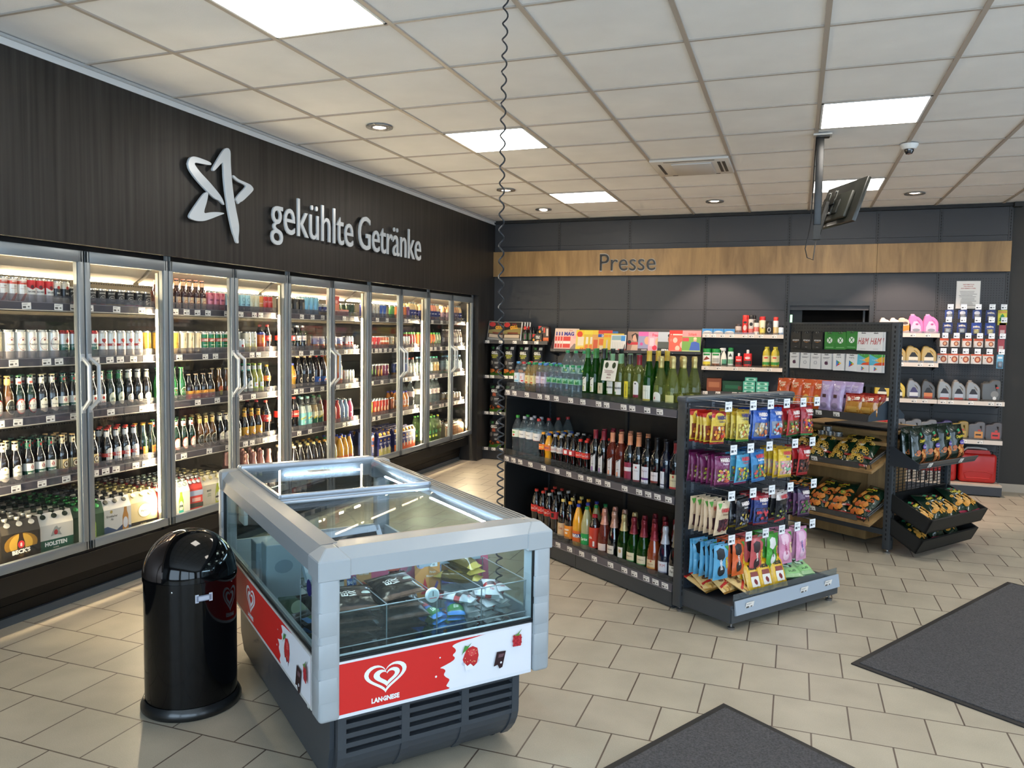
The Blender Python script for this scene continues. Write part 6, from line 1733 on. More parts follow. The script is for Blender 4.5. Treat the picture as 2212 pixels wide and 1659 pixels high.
pcard(.685, .585, .10, .165, 'd8924a', [T_('FERRERO', -.02, .15, .006, '5a3a2c'), T_('Popsicle', .02, .11, .009, 'f0e8dc', sx=.7), ('p', [(-.028, .05), (-.02, .115), (.0, .12), (-.006, .05)], 'c9ccd4')] + m5(0), 'orange price card at the end of the row', y=.42)
pcard(.785, .565, .105, .14, 'c85a70', [T_('FERRERO', -.02, .125, .006, 'f0dce0'), T_('Raffaello', .02, .09, .009, 'f0e8e4', sx=.7), ('p', [(-.035, .02), (-.03, .075), (-.002, .085), (-.004, .02)], 'b8c4cc')] + m5(0), 'rose price card reading Raffaello', y=.40)
# thermometer disc on the front glass
m = MB()
m.lathe([(0, 0), (.026, 0), (.026, .008), (.022, .010), (0, .010)], 26, M('d8dde0', .4))
m.lathe([(.020, .0102), (0, .0103)], 22, M('c9d4d8', .4)); m.box(-.001, .001, -.002, .016, .0104, .0112, '2a2a2a'); m.box(-.014, .014, -.010, -.008, .0104, .0112, 'b83a3a')
o = m.build('thermometer'); o.matrix_world = FZ @ TR(.416, .052, .668, 0, 90); tag(o, 'round white dial thermometer behind the freezer front glass', 'thermometer')
# boxes and packs deeper inside, seen through the side glass and the lids
def fbox(x, y, z, w, d, h, c, its, lab, rz=0):
    m = MB(); m.rbox(-w / 2, w / 2, 0, d, 0, h, c if not isinstance(c, str) else PRINT(c), .003, seg=1, smooth=False); deco(m, Flat((0, 0, 0)), its)
    on_fz('frozen_box', m, x, y, z, lab, 'box', None, rz)
fbox(.10, FL_ - .12, .62, .02, .12, .20, 'c9ccca', [], 'tall white carton standing in the far corner of the freezer', 0)
fbox(.13, 1.15, .36, .14, .10, .27, 'a8b8c4', [('r', -.05, .06, .05, .2, 'c4ccd4')], 'pale blue carton behind the freezer side glass')
fbox(.14, .98, .36, .15, .09, .30, 'b8c4cc', [('e', 0, .2, .04, .03, '9aa8b4')], 'second pale carton behind the freezer side glass')
for i, (x, y, c, l) in enumerate(((.45, 1.25, '3a4650', 'dark grey'), (.62, 1.2, '8a6a4a', 'brown'), (.30, 1.25, '5a6a5a', 'olive'))):
    fbox(x, y, .36, .14, .10, .22, c, [('r', -.04, .05, .04, .15, '9aa4a8')], '%s frozen food carton in the rear of the freezer' % l)
pouch('frz_blue', .22, .26, .07, [(1, '1c3ca8')], [('e', 0, .12, .06, .05, '5a6ac8')], 'large blue film bag', 'frozen_bag', seed=21)
pouch('frz_clear', .20, .24, .06, [(.5, '7a6a70'), (1, '8a8c98')], [], 'large greyish clear bag', 'frozen_bag', seed=23)
pouch('frz_green', .16, .22, .06, [(1, '3a5a44')], [('e', 0, .1, .04, .05, '9ab4a0')], 'crumpled dark green bag', 'frozen_bag', seed=25)
spawn('frz_blue', FZ @ TR(.62, .50, .55, -30, -82), 'large royal blue bag seen through the front lid', None)
spawn('frz_clear', FZ @ TR(.70, .62, .52, 10, -82), 'greyish clear bag beside the blue bag in the freezer', None)
spawn('frz_green', FZ @ TR(.12, .62, .40, -10, -70), 'crumpled dark green bag behind the side glass', None)
ice('ice_dark', 4, .05, .06, .45, .38, .045, -80, 'dark stack behind the side glass near the corner')
ice('ice_blue', 4, .05, .06, .36, .42, .04, -75, 'blue packs behind the side glass near the corner')
# dark merchandise tray with white frame under the front lid
m = MB()
m.rbox(-.17, .17, 0, .02, 0, .17, M('2b2a29', .8, bump=.4, bscale=200), .003); m.rbox(-.185, .185, -.004, .024, .155, .185, M('c4ced8', .4), .004); m.rbox(.165, .19, -.004, .024, -.01, .185, M('c4ced8', .4), .004); m.rbox(-.19, -.165, -.004, .024, -.01, .185, M('c4ced8', .4), .004)
on_fz('divider_board', m, .33, .66, .60, 'dark divider board with pale frame inside the freezer', 'divider', None, 6, -38)

# ---------------------------------------------------------------- push bin
BINT = TR(1.275, 2.608, 0)
t = empty('push_bin', BINT)
bb = M('040405', .07, spec=.35)
Rb = .184
m = MB()
m.lathe([(0, .02), (Rb, .02), (Rb, .553), (Rb - .003, .556), (0, .556)], 56, bb); m.build('body', t)
m = MB(); m.lathe([(0, 0), (.196, 0), (.201, .008), (.201, .022), (.195, .036), (.188, .048), (.185, .048), (.185, .02), (0, .02)], 56, M('111213', .3, coat=.3)); m.build('base_ring', t)
m = MB()
m.lathe([(Rb + .003, .548), (Rb + .003, .562)] + [(Rb * math.cos(a), .562 + Rb * 1.0 * math.sin(a)) for a in [PI / 2 * i / 14 for i in range(15)]], 56, bb)
m.build('dome_lid', t)
m = MB()      # push flap in polished metal, slightly proud of the dome
az0 = R(-125.6)
vs = []; fs = []
NA, NE = 16, 12
for j in range(NE + 1):
    for i in range(NA + 1):
        e = R(2) + R(66) * j / NE
        wd = R(84) * (1 - .35 * (j / NE) ** 2)
        a = az0 - wd / 2 + wd * i / NA
        r_ = Rb + .004
        vs.append((r_ * math.cos(e) * math.cos(a), r_ * math.cos(e) * math.sin(a), .564 + r_ * 1.0 * math.sin(e)))
n0 = len(vs)
vs += [(x * .965, y * .965, .564 + (z - .564) * .965) for x, y, z in vs]
W1 = NA + 1
for j in range(NE):
    for i in range(NA):
        a = j * W1 + i
        fs.append((a, a + 1, a + W1 + 1, a + W1)); fs.append((n0 + a, n0 + a + W1, n0 + a + W1 + 1, n0 + a + 1))
ring = [i for i in range(W1)] + [j * W1 + NA for j in range(1, NE + 1)] + [NE * W1 + i for i in range(NA - 1, -1, -1)] + [j * W1 for j in range(NE - 1, 0, -1)]
for i in range(len(ring)):
    a, b = ring[i], ring[(i + 1) % len(ring)]
    fs.append((a, n0 + a, n0 + b, b))
m.add(vs, fs, M('b8a8a0', .08, 1.0), True)
m.build('push_flap', t)
m = MB(); az = R(-32)
sfc = Cyl(Rb, .500)
for its in ([('r', -.034, -.017, .034, .017, 'c9ccd6')],):
    deco(m, sfc, its + [('r', -.029, -.012, .029, .012, '8a90a0'), ('r', -.022, -.008, .02, .008, 'c4c9d6')], base=.002, step=.001)
m.v = [tuple(Matrix.Rotation(az + R(90), 4, 'Z') @ Vector(v)) for v in m.v]
m.build('name_plate', t)
m = MB()
for a in (-70, 12, -150):
    m.lathe([(.0035, 0), (.0035, .002), (0, .003)], 8, M('c9c9c9', .2, 1), T=Matrix.Rotation(R(a), 4, 'Z') @ TR(Rb, 0, .532, 0, 0, 90))
m.build('rivet', t)
tag(t, 'glossy black dome-top litter bin with chrome push flap', 'litter bin')
# ---------------------------------------------------------------- gondola: two-bay shelving with an end unit
GO = TR(3.04, 4.52, 0, -36)
GA = M('3d4145', .42, .1)
GAD = M('26282b', .5)
GRAIL = M('57545a', .4)
t = empty('gondola_shelf', GO)
L0 = -1.80; L1 = -.015
m = MB()
m.box(L0, L1, .445, .485, .10, 1.20, M('17181a', .6)); m.box(L0 + .88, L0 + .905, .43, .50, .02, 1.235, GAD)
for z in (.42, .80):
    m.box(L0, L1, .4435, .4455, z, z + .003, M('0a0a0a', .8))
m.build('back_panel', t)
m = MB(); m.box(L0 - .022, L0 - .004, .02, .90, .09, 1.13, M('141516', .6)); m.build('side_panel', t)
for x in (L0 - .03, L1 - .005):
    m = MB(); m.box(x, x + .03, .43, .50, .0, 1.235, GA)
    for k in range(34):
        m.box(x + .03, x + .0306, .442, .450, .1 + k * .033, .12 + k * .033, M('0a0a0a', .8))
        m.box(x - .0006, x, .442, .450, .1 + k * .033, .12 + k * .033, M('0a0a0a', .8))
    m.build('upright', t)
m = MB()
m.box(L0, L1, .02, .91, .0, .085, M('2e3237', .45)); m.box(L0, L1, .0, .03, .012, .10, GA); m.box((L0 + L1) / 2 - .002, (L0 + L1) / 2 + .002, -.0006, 0, .012, .10, M('111111', .7))
m.build('plinth', t)
tk = random.Random(3)
for side in (0, 1):
    for n, z in enumerate((1.118, .613, .100)):
        m = MB()
        y0, y1 = (.0, .44) if side == 0 else (.49, .93)
        m.box(L0, L1, y0 + .01, y1, z + .022, z + .042, GAD)
        if side == 0:
            m.box(L0, L0 + .004, y0 + .02, y1, z - .03, z + .02, GAD)
        sh = m.build('shelf', t)
        m = MB()
        if side == 0:
            for a, b in ((L0, (L0 + L1) / 2 - .001), ((L0 + L1) / 2 + .001, L1)):
                m.prism([(-.004, z), (.0, z + .044), (.012, z + .044), (.010, z)], a, b, GRAIL, 'x')
                m.box(a, b, -.005, -.003, z, z + .003, M('8f8b90', .3))
            m.build('price_rail', sh)
            x = L0 + .045
            while x < L1 - .03:
                add_child('price_label', TICKET, sh, TR(x, -.0035, z + .022, 0, 5, 0))
                x += tk.choice((.078, .09, .105, .13, .16))
            m = MB()
            m.box(L0 + .01, L0 + .80, .010, .012, z + .042, z + .095, THIN('e2e6e8', .03, 1.)); m.box(L0 + .81, L1 - .01, .010, .012, z + .042, z + .085, THIN('e2e6e8', .03, 1.))
            m.build('shelf_guard', sh)
        else:
            m.box(L0, L1, .925, .94, z, z + .044, GRAIL); m.build('price_rail', sh)
tag(t, 'anthracite gondola shelf with three rows of bottles', 'shelf unit')
ZG = [1.1605, .6555, .1425]
def G(pn, n, a, b, lev, rows=1, y=.02, **k):
    key = (pn, lev, y > .1)
    G.seen[key] = G.seen.get(key, 0) + 1
    pl = '%s%s gondola shelf' % ('behind on ' if y > .1 else '', ['top', 'middle', 'bottom'][lev])
    if G.seen[key] > 1:
        pl = 'second run, ' + pl
    w = PROTO[pn]['w']
    if (b - a) / n < w * .985:
        c = (a + b) / 2; a = c - w * n / 2; b = c + w * n / 2
    row(pn, n, a, GO, pl, None, pitch=(b - a) / n, rows=rows, y=y, z=ZG[lev], rz=14, **k)
G.seen = {}
# top: small waters, large waters, white wines, sparkling wines
G('viva_b', 1, -1.745, -1.680, 0, 1, .03); G('viva_r', 1, -1.675, -1.61, 0, 1, .03); G('viva_r', 3, -1.75, -1.56, 0, 1, .15)
G('viva_y', 2, -1.605, -1.475, 0, 3, .03); G('viva_p', 2, -1.47, -1.34, 0, 3, .03)
G('volv15', 4, -1.33, -.95, 0, 1, .15); G('volv5', 4, -1.205, -.945, 0, 1, .02); G('volv5', 2, -1.335, -1.21, 0, 1, .03); G('volv15', 4, -1.25, -.90, 0, 1, .27)
G('w_green', 2, -.94, -.785, 0, 3, .03); G('w_dgreen', 1, -.78, -.70, 0, 3, .03); G('w_verd', 2, -.695, -.54, 0, 3, .03); G('w_chard', 1, -.535, -.455, 0, 3, .03)
G('w_mar', 1, -.445, -.365, 0, 3, .03); G('w_pfalz', 1, -.36, -.28, 0, 3, .03); G('w_sparkc', 1, -.27, -.18, 0, 3, .03); G('w_sparkg', 1, -.175, -.085, 0, 3, .03)
# middle
G('water_a', 1, -1.77, -1.68, 1, 2, .03); G('water_w2', 2, -1.68, -1.50, 1, 2, .03); G('water_w', 1, -1.50, -1.41, 1, 4, .03)
G('mezzo5', 1, -1.40, -1.335, 1, 4, .02); G('fanta5', 1, -1.33, -1.265, 1, 4, .02); G('coke5l', 2, -1.26, -1.125, 1, 4, .02); G('coke5z', 2, -1.12, -.985, 1, 4, .02); G('coke5', 2, -.98, -.845, 1, 4, .02)
G('w_red1', 2, -.835, -.67, 1, 3, .02); G('w_rose', 2, -.665, -.505, 1, 3, .02); G('w_red2', 1, -.50, -.42, 1, 3, .02); G('w_red3', 1, -.42, -.345, 1, 2, .02); G('w_red4', 1, -.342, -.265, 1, 2, .02)
G('w_red5', 1, -.262, -.187, 1, 2, .02); G('w_red6', 1, -.184, -.108, 1, 2, .02); G('w_rot', 1, -.105, -.03, 1, 2, .02)
# bottom
G('coke1', 2, -1.55, -1.38, 2, 3, .06); G('coke1l', 1, -1.375, -1.29, 2, 3, .05); G('coke1z', 1, -1.285, -1.20, 2, 3, .04); G('ccream', 1, -1.195, -1.11, 2, 3, .04)
G('mezzo1', 1, -1.105, -1.02, 2, 3, .03); G('fanta', 1, -1.015, -.93, 2, 3, .03); G('sprite', 1, -.925, -.84, 2, 3, .03); G('redbig', 1, -.835, -.755, 2, 2, .03)
G('s_rose', 1, -.75, -.66, 2, 2, .03); G('s_dark', 1, -.655, -.565, 2, 2, .03); G('s_gold', 1, -.56, -.47, 2, 2, .03); G('s_rk', 2, -.468, -.290, 2, 3, .03); G('s_rko', 1, -.288, -.198, 2, 3, .03)
G('s_mumm', 1, -.196, -.108, 2, 2, .03); G('s_faber', 1, -.106, -.018, 2, 2, .03)
# neck leaflet hanging over the two white wines
m = MB()
T = TR(-.62, .012, 1.36, 4, -12)
m.box(-.062, .062, 0, .001, -.065, .065, M('e0dccf', .6), T=T)
sfm = Flat(T @ Vector((0, 0, 0)), (T.to_3x3() @ Vector((1, 0, 0))), (T.to_3x3() @ Vector((0, 0, 1))))
deco(m, sfm, [('e', -.032, .035, .016, .020, '2a3a20'), ('e', .032, .035, .016, .020, '2a3a20'), T_('WEIN', 0, -.025, .013, '7a2c3c'), T_('GENUSS', 0, -.045, .010, '7a2c3c')] + bars(-.05, .05, -.0, 3, '8a5a5a', .003, .007))
o = m.build('neck_leaflet'); o.matrix_world = GO; tag(o, 'cream bottle-neck leaflet hung over two white wines', 'leaflet')

# ---- end unit with pegs
t = empty('end_rack', GO)
m = MB()
pp = M('343a42', .42, .1)
m.box(.038, .055, .02, .93, .11, 1.215, pp)
for z in (.37, .63, .86, 1.10):
    m.box(.0548, .0556, .03, .92, z, z + .002, M('14161a', .7))
m.build('perforated_panel', t)
m = MB()
for i in range(35):
    for j in range(41):
        y = .05 + i * .025; z = .13 + j * .026
        m.add([(.0553, y - .0027, z - .0027), (.0553, y + .0027, z - .0027), (.0553, y + .0027, z + .0027), (.0553, y - .0027, z + .0027)], [(0, 1, 2, 3)], M('101216', .8))
m.build('peg_hole', t)
for y in (-.012, .925):
    m = MB(); m.rbox(.0, .06, y, y + .032, .03, 1.235, GA, .004)
    for k in range(34):
        m.box(.0602, .0608, y + .012, y + .020, .1 + k * .033, .12 + k * .033, M('0a0a0a', .8))
    m.build('upright', t)
m = MB(); m.rbox(-.012, .075, -.015, .96, 1.21, 1.248, M('4c535a', .35, .1), .014, seg=3); m.build('top_cap', t)
m = MB()
m.box(.055, .40, .02, .95, .115, .135, M('2c2f34', .45)); m.box(.02, .41, .005, .03, .045, .14, GA); m.box(.02, .41, .94, .965, .045, .14, GA); m.prism([(.40, .045), (.418, .045), (.418, .118), (.40, .135)], .01, .965, GA, 'y')
m.build('base_tray', t)
m = MB(); m.prism([(.419, .085), (.432, .090), (.420, .165), (.414, .165)], .03, .965, M('a4b0bd', .3, .1), 'y'); m.build('price_rail', t)
m = MB(); m.box(.405, .407, .03, .965, .135, .20, THIN('d4dde2', .06, 1.)); m.build('tray_guard', t)
for y in (.14, .62, .85):
    add_child('price_label', TICKET, t, TR(.428, y, .128, 90, 12, 0, 1.25))
for x, y in ((.03, .02), (.385, .045), (.03, .94), (.385, .93)):
    m = MB(); m.lathe([(.018, 0), (.02, .012), (.006, .016), (.006, .05)], 12, M('8a8a8a', .3, .8), T=TR(x, y, 0)); m.build('foot', t)
PK = {}
PEGS = [(1.225, [-.018, .184, .334, .477, .629, .76], [.33, .33, .33, .33, .33, .33]), (.988, [.034, .175, .336, .567, .731], [.33] * 5), (.735, [.03, .208, .371, .539, .76], [.33] * 5), (.492, [.042, .184, .33, .475, .619, .763], [.33] * 6)]
m = MB()
wire = M('9ba2a8', .25, .9)
for z, ys_, _ in PEGS:
    for y in ys_:
        y = max(y, .05)
for zi, (z, ys_, _) in enumerate(PEGS):
    for yi, y in enumerate(ys_):
        y = min(.90, y + .035)
        m = MB()
        m.tube([(.055, y, z - .03), (.075, y, z - .03), (.325, y, z - .022)], .0026, 6, wire)
        m.tube([(.055, y, z + .012), (.075, y, z + .012), (.328, y, z + .012), (.335, y, z - .002)], .0022, 6, wire)
        m.box(.053, .058, y - .012, y + .012, z - .045, z + .02, M('7a8086', .3, .6))
        pg = m.build('peg_hook', t)
        add_child('price_label', PEGTICKET, pg, TR(.342, y, z - .012, 90))
tag(t, 'perforated end rack of the gondola with hooks full of sweets', 'end rack')

# ---- bags of sweets
def bag(name, w, h, c_top, c_mid, c_bot, its, desc, t_=.032, kind='candy_bag', top=.8, bot=.08, seed=1, hole='20201f'):
    pouch(name, w, h, t_, [(bot, c_bot), (top, c_mid), (1, c_top)], [('e', 0, h - .010, .009, .003, hole)] + its, desc, kind, seed=seed, crimp=.013)
def hw(c='c8282a', y=.165, h=.022, sub=None, sc='2a2a5a', col='2a2c6a'):
    out = [T_('HARIBO', 0, y, h, col, sx=.72, b=.06)]
    if sub:
        out.append(T_(sub, 0, y - .024, .013, sc, sx=.75, sh=.1, b=.03))
    return out
def gummy(cs, y0, y1, w, seed, n=14):
    rr = random.Random(seed)
    return [('e', rr.uniform(-w * .36, w * .36), rr.uniform(y0, y1), rr.uniform(.008, .013), rr.uniform(.007, .011), rr.choice(cs)) for _ in range(n)]
B_ = [('goldb', 'b82c24', 'd8b83a', 'b82c24', ['c8322a', 'e0a83a', 'd87a2c', 'e8e0c0'], 'Goldbären', '2a2a5a', 'red-gold gummy bear bag'),
      ('golds', 'b89a2c', 'd8c04a', '3a8a3a', ['d8d06a', 'c87a3a', 'e0d8a0'], 'Goldbären', '2a3a5a', 'yellow gummy bear bag, green foot'),
      ('blueph', '1c4aa0', '2a5ab8', '1c4ab0', ['c8a06a', 'd8d0c0', 'c86a3a'], 'Phantasia', 'f0f0f0', 'blue gummy bag'),
      ('bluemi', '2450a0', '3464b8', '2050b0', ['d8d8e0', '9ac0c8', 'c8402c'], 'Milch', 'f0f0f0', 'blue and white gummy bag'),
      ('colr', 'a82028', 'b82c30', '3a8a4a', ['d8b04a', '4a8a3a', 'c8402c', 'e0d0c0'], 'Color-Rado', 'f0e8e8', 'red mixed sweets bag, green foot'),
      ('colr2', 'a02030', 'a82c38', '3a8a4a', ['e0b84a', '5a4a8a', 'c8402c'], 'Color-Rado', 'f0e8e8', 'dark red mixed sweets bag'),
      ('purp', '6a2050', '7a2c5c', '7a3a6a', ['c89aa0', 'd8c040', 'a8b84a', 'c85a4a'], 'Weinland', 'e8d0e0', 'purple wine-gum bag'),
      ('tropi', '4a9ac0', '5aaed0', 'a03a6a', ['3a8a5a', '8a8aa0', 'c86a4a', 'd8d040'], 'Tropifrutti', 'b8303c', 'turquoise fruit gummy bag, magenta foot'),
      ('pico', '2a70b0', '3a88c0', '2a70b0', ['c86a3a', '4a9a4a', 'd8c04a', 'c8404a'], 'Fruitilicious', 'f0f0f0', 'blue fruit gummy bag'),
      ('miami', 'd8b02a', 'e0bc34', 'd8b02a', ['e08aa0', '8ac0a0', 'e8d8c0', 'e0a0b0'], 'Miami', '2a4aa0', 'yellow fizzy sweets bag'),
      ('maoam', 'a82028', 'b82428', 'c02430', ['5a3a2c', '3a2a2a', '8a4a3a'], 'Vampire', 'f0e0d0', 'red cola-gum bag'),
      ('hamb', '1c1c22', '26262c', 'b8a03a', ['8a8c98', '3a3a44', 'b8a04a'], 'Lakritz', 'd8d8d8', 'black liquorice bag'),
      ('pfirs', 'a82430', '2a3a7a', 'a02430', ['6a3a4a', '3a4a7a', 'c8404a'], 'Konfekt', 'f0e0d0', 'red-blue liquorice bag'),
      ('schn', 'd8d0cc', '26262a', 'c83a40', ['3a3c44', '9aa04a', '2a2a2e', '5a5c64'], 'Schnecken', '2a2a2a', 'white-black liquorice wheel bag'),
      ('happy', '26203c', '5a3a5c', '3a2440', ['8a4a6a', '6a5a4a', '4a7a3a'], 'Kirschen', 'e0d0e0', 'dark violet cherry bag')]
for i, (n, ct, cm, cb, gc, sub, sc, ds) in enumerate(B_):
    w, h = .135, .20
    # printed at full size, the bag itself is scaled when hung
    its = [('r', -w * .44, .022, w * .44, .112, ['8a4430', 'a89040', '7a7c84', '8890a0', '7a5a3c', '7a4a3c', '6a3048', '4a7888', '3a6a8a', 'c8a898', '3a2220', '1a1a1e', '2a2438', '1c1c20', '3a2440'][i])] + gummy(gc, .03, .105, w, i + 3, 34)
    if n == 'goldb':
        its = [('e', -.0, .155, .052, .036, 'e0c048')] + its
    if n in ('schn',):
        its += [T_('HARIBO', 0, .172, .022, 'b82c34', sx=.72, b=.06), T_(sub, 0, .148, .013, '2a2a2a', sx=.75)]
    else:
        its += hw(y=.165, sub=sub, sc=sc, col=('2a2c6a' if n in ('goldb', 'golds') else ('c8323a' if n in ('tropi', 'miami', 'pico') else 'e8dcd8')))
    bag(n, w, h, ct, cm if n != 'schn' else cm, cb, its, ds, seed=i, top=.72 if n == 'schn' else .82)
bag('frucht', .14, .215, 'dcc8a8', 'd8c0a0', 'd8c0a0', [('p', [(-.06, .20), (-.02, .20), (-.05, .165)], '5aa84a'), ('r', -.05, .03, .05, .10, '4a2a34')] + gummy(['5a2a34', '3a2028', '7a3a3a'], .03, .10, .12, 44, 16) + [T_('HARIBO', 0, .16, .022, 'b82c34', sx=.72, b=.06), T_('Fruitmania', 0, .135, .014, '5a3a2c', sx=.75, sh=.15), ('e', .045, .04, .012, .012, 'c8b83a')], 'cream fruit gummy bag, dark window', seed=31)
def katj(n, c, c2, name, tc, ds, seed):
    bag(n, .125, .225, c, c, c, [('p', [(-.05, .19), (-.02, .205), (.012, .195), (.018, .15), (-.01, .12), (-.045, .14)], c2), ('e', -.01, .06, .028, .035, c2), ('p', [(.02, .21), (.055, .21), (.055, .175)], '4a9a3a'), T_('Katjes', .043, .105, .026, 'd8b83a' if n not in ('kat_w', 'kat_p') else 'e8d0a0', rot=-84, sx=.8, b=.05), T_(name, -.012, .10, .016, tc, rot=-80, sx=.75, b=.04)], ds, seed=seed)
katj('kat_b', '5aa4cc', '1c2024', 'HERINGE', 'e8e8e8', 'sky blue liquorice bag, black fish', 41)
katj('kat_o', 'd8602c', '2a2220', 'KATZEN', 'f0e8e0', 'orange liquorice bag', 42)
katj('kat_r', 'c85a5c', '3a2a2c', 'KINDER', 'f0e8e0', 'salmon liquorice bag', 43)
katj('kat_g', '4aa43a', 'e8e8e4', 'TAPPSY', '1c1c1c', 'bright green panda sweets bag', 44)
katj('kat_w', 'dc94b4', 'f0c8d8', 'WUNDER', 'b84a7a', 'rose-pink sweets bag', 45)
katj('kat_p', 'e0a0c4', 'e8c0d4', 'YOGHURT', '3a5aa8', 'light pink yoghurt gum bag', 46)
def hang(pn, y, z, n, gap, lab, k=0):
    """n bags hooked one behind another, front one nearest the peg tip"""
    p = PROTO[pn]; rr = random.Random(int(y * 1000) + n + k)
    for i in range(n):
        x = .30 - i * gap
        T = GO @ TR(x, y + rr.uniform(-.006, .006), z - p['h_'] * .89 , 90 + rr.uniform(-7, 7), rr.uniform(-4, 5), rr.uniform(-3, 3), .89)
        spawn(pn, T, '%s, %s from front, %s' % (p['desc'], ordn(i), lab), 'hanging sweets: ' + p['desc'])
for n, p in PROTO.items():
    if p['kind'] == 'candy_bag':
        p['h_'] = .225 if n.startswith('kat') else (.215 if n == 'frucht' else .20)
RN = ['top hook row', 'second hook row', 'third hook row', 'lowest hook row']
ROWS = [[('goldb', 5), ('golds', 4), ('blueph', 4), ('bluemi', 3), ('colr', 4), ('colr2', 4)],
        [('purp', 7), ('tropi', 3), ('pico', 5), ('miami', 5), ('maoam', 3)],
        [('frucht', 6), ('hamb', 4), ('pfirs', 4), ('schn', 4), ('happy', 4)],
        [('kat_b', 6), ('kat_o', 4), ('kat_r', 4), ('kat_g', 4), ('kat_w', 4), ('kat_p', 3)]]
for (z, ys_, _), L, rn in zip(PEGS, ROWS, RN):
    for y, (pn, n) in zip(ys_, L):
        hang(pn, min(.90, y + .0), z - .038, n, .034, rn)
# tray goods
bag('werth', .13, .18, 'c02c24', 'e0bc7c', 'c89a4c', [('p', [(-.06, .05), (.06, .075), (.06, .06), (-.06, .035)], 'c02c28'), T_("Werther's", 0, .13, .022, '5a2c1c', sx=.7, sh=.1, b=.03), T_('Original', .006, .103, .020, '5a2c1c', sx=.7, sh=.1, b=.03), ('e', -.02, .08, .02, .012, '7a5a3a')] + gummy(['c89a4c', 'd8a858', 'a87a3a'], .012, .04, .11, 9, 6), 'gold caramel candy bag', seed=51)
bag('ricola', .115, .19, 'e0b01c', 'e4b420', 'd8a818', [T_('Ricola', 0, .145, .028, '26201a', sx=.72, b=.05), ('r', -.03, .035, .034, .115, 'e8e2d8'), ('r', -.03, .092, .034, .118, '8a3a2c'), ('e', .002, .062, .014, .016, '7a1c20')] + gummy(['c8a02c', 'a88a24'], .01, .03, .1, 3, 5), 'yellow herb candy bag', seed=52)
bag('eukal', .125, .18, '2c3a34', '9ac08a', '7ab08a', [('r', -.05, .03, .05, .07, '8ac07a'), T_('SALBEI', 0, .05, .016, '1f3a2a'), ('e', -.02, .11, .022, .026, '3a4a3a'), ('e', .02, .12, .022, .02, '8ac8b8')] + gummy(['2c3a34', '4a6a5a', 'b8d8c0'], .08, .16, .11, 7, 8), 'mint green sage candy bag', seed=53)
for n in ('werth', 'ricola', 'eukal'):
    PROTO[n]['h_'] = .18
def tray(pn, x, y, z, rz, rx, lab):
    spawn(pn, GO @ TR(x, y, z, rz, rx), lab, 'sweets lying on the end rack tray')
for i, (x, y, z, rz, rx, s) in enumerate(((.20, .10, .150, 100, -68, 'lowest of the heap'), (.24, .07, .178, 78, -70, 'second from the bottom'), (.30, .14, .165, 96, -58, 'large one in front showing its full name'), (.26, .20, .185, 112, -52, 'partly covered behind the front one'), (.34, .25, .160, 118, -62, 'lying towards the yellow bags'))):
    tray('werth', x, y, z, rz, rx, 'gold caramel candy bag on the tray, %s' % s)
k = 0
for col, (y, n) in enumerate(((.30, 7), (.40, 6), (.52, 6))):
    for i in range(n):
        f = i / n
        tray('ricola', .345 - i * .034, y + .01 * (i % 2), .142, 90 + (i * 37 % 13) - 6, -22 + 2 * i, 'yellow herb candy bag, %s from front, %s column on the tray' % (ordn(i), ordn(col)))
for i, (x, y, z, rz, rx) in enumerate(((.24, .66, .150, 100, -60), (.26, .74, .160, 85, -55), (.34, .70, .165, 96, -62), (.33, .80, .160, 80, -62), (.36, .63, .178, 70, -66), (.22, .82, .165, 95, -50))):
    tray('eukal', x, y, z, rz, rx, 'mint green candy bag, %s of six in the heap at the tray end' % ordn(i))
# ---------------------------------------------------------------- snack stand
ST = TR(4.32, 6.347, 0, -36)
SM = M('363b40', .42, .1)
t = empty('snack_stand', ST)
for (x, y, h) in ((0, 0, 1.71), (.0, .79, .92), (-.93, 0, 1.71), (-.93, .79, .92)):
    m = MB(); m.rbox(x, x + .055, y - .02, y + .035, .03, h, SM, .003)
    for k in range(int(h / .034) - 3):
        m.box(x + .055, x + .0556, y + .002, y + .012, .1 + k * .034, .118 + k * .034, M('0a0a0a', .8))
        m.box(x + .022, x + .032, y - .0206, y - .02, .1 + k * .034, .118 + k * .034, M('0a0a0a', .8))
    m.build('post', t)
    m = MB(); m.lathe([(.022, 0), (.024, .010), (.008, .014), (.008, .035)], 14, M('b0b4b8', .2, .9), T=TR(x + .028, y + .008, 0)); m.build('foot', t)
m = MB()
m.box(-.90, .0, .0, .03, .13, .17, SM); m.box(.005, .04, .03, .79, .13, .17, SM); m.box(-.90, 0, .79, .82, .13, .17, SM); m.box(-.925, -.89, .03, .79, .13, .17, SM)
m.build('crossbar', t)
m = MB()
cp = M('2b2d2e', .5)
m.box(-.90, 0, -.004, .010, 1.235, 1.70, cp); m.box(-.90, 0, -.008, .014, 1.695, 1.71, SM); m.box(-.90, 0, -.006, .012, 1.225, 1.24, SM)
for i in range(33):
    for j in list(range(0, 3)) + list(range(9, 10)) + list(range(16, 18)):
        x = -.87 + i * .026; z = 1.255 + (17 - j) * .0255
        m.add([(x - .003, -.0045, z - .003), (x + .003, -.0045, z - .003), (x + .003, -.0045, z + .003), (x - .003, -.0045, z + .003)], [(0, 1, 2, 3)], M('121314', .8))
m.build('card_panel', t)
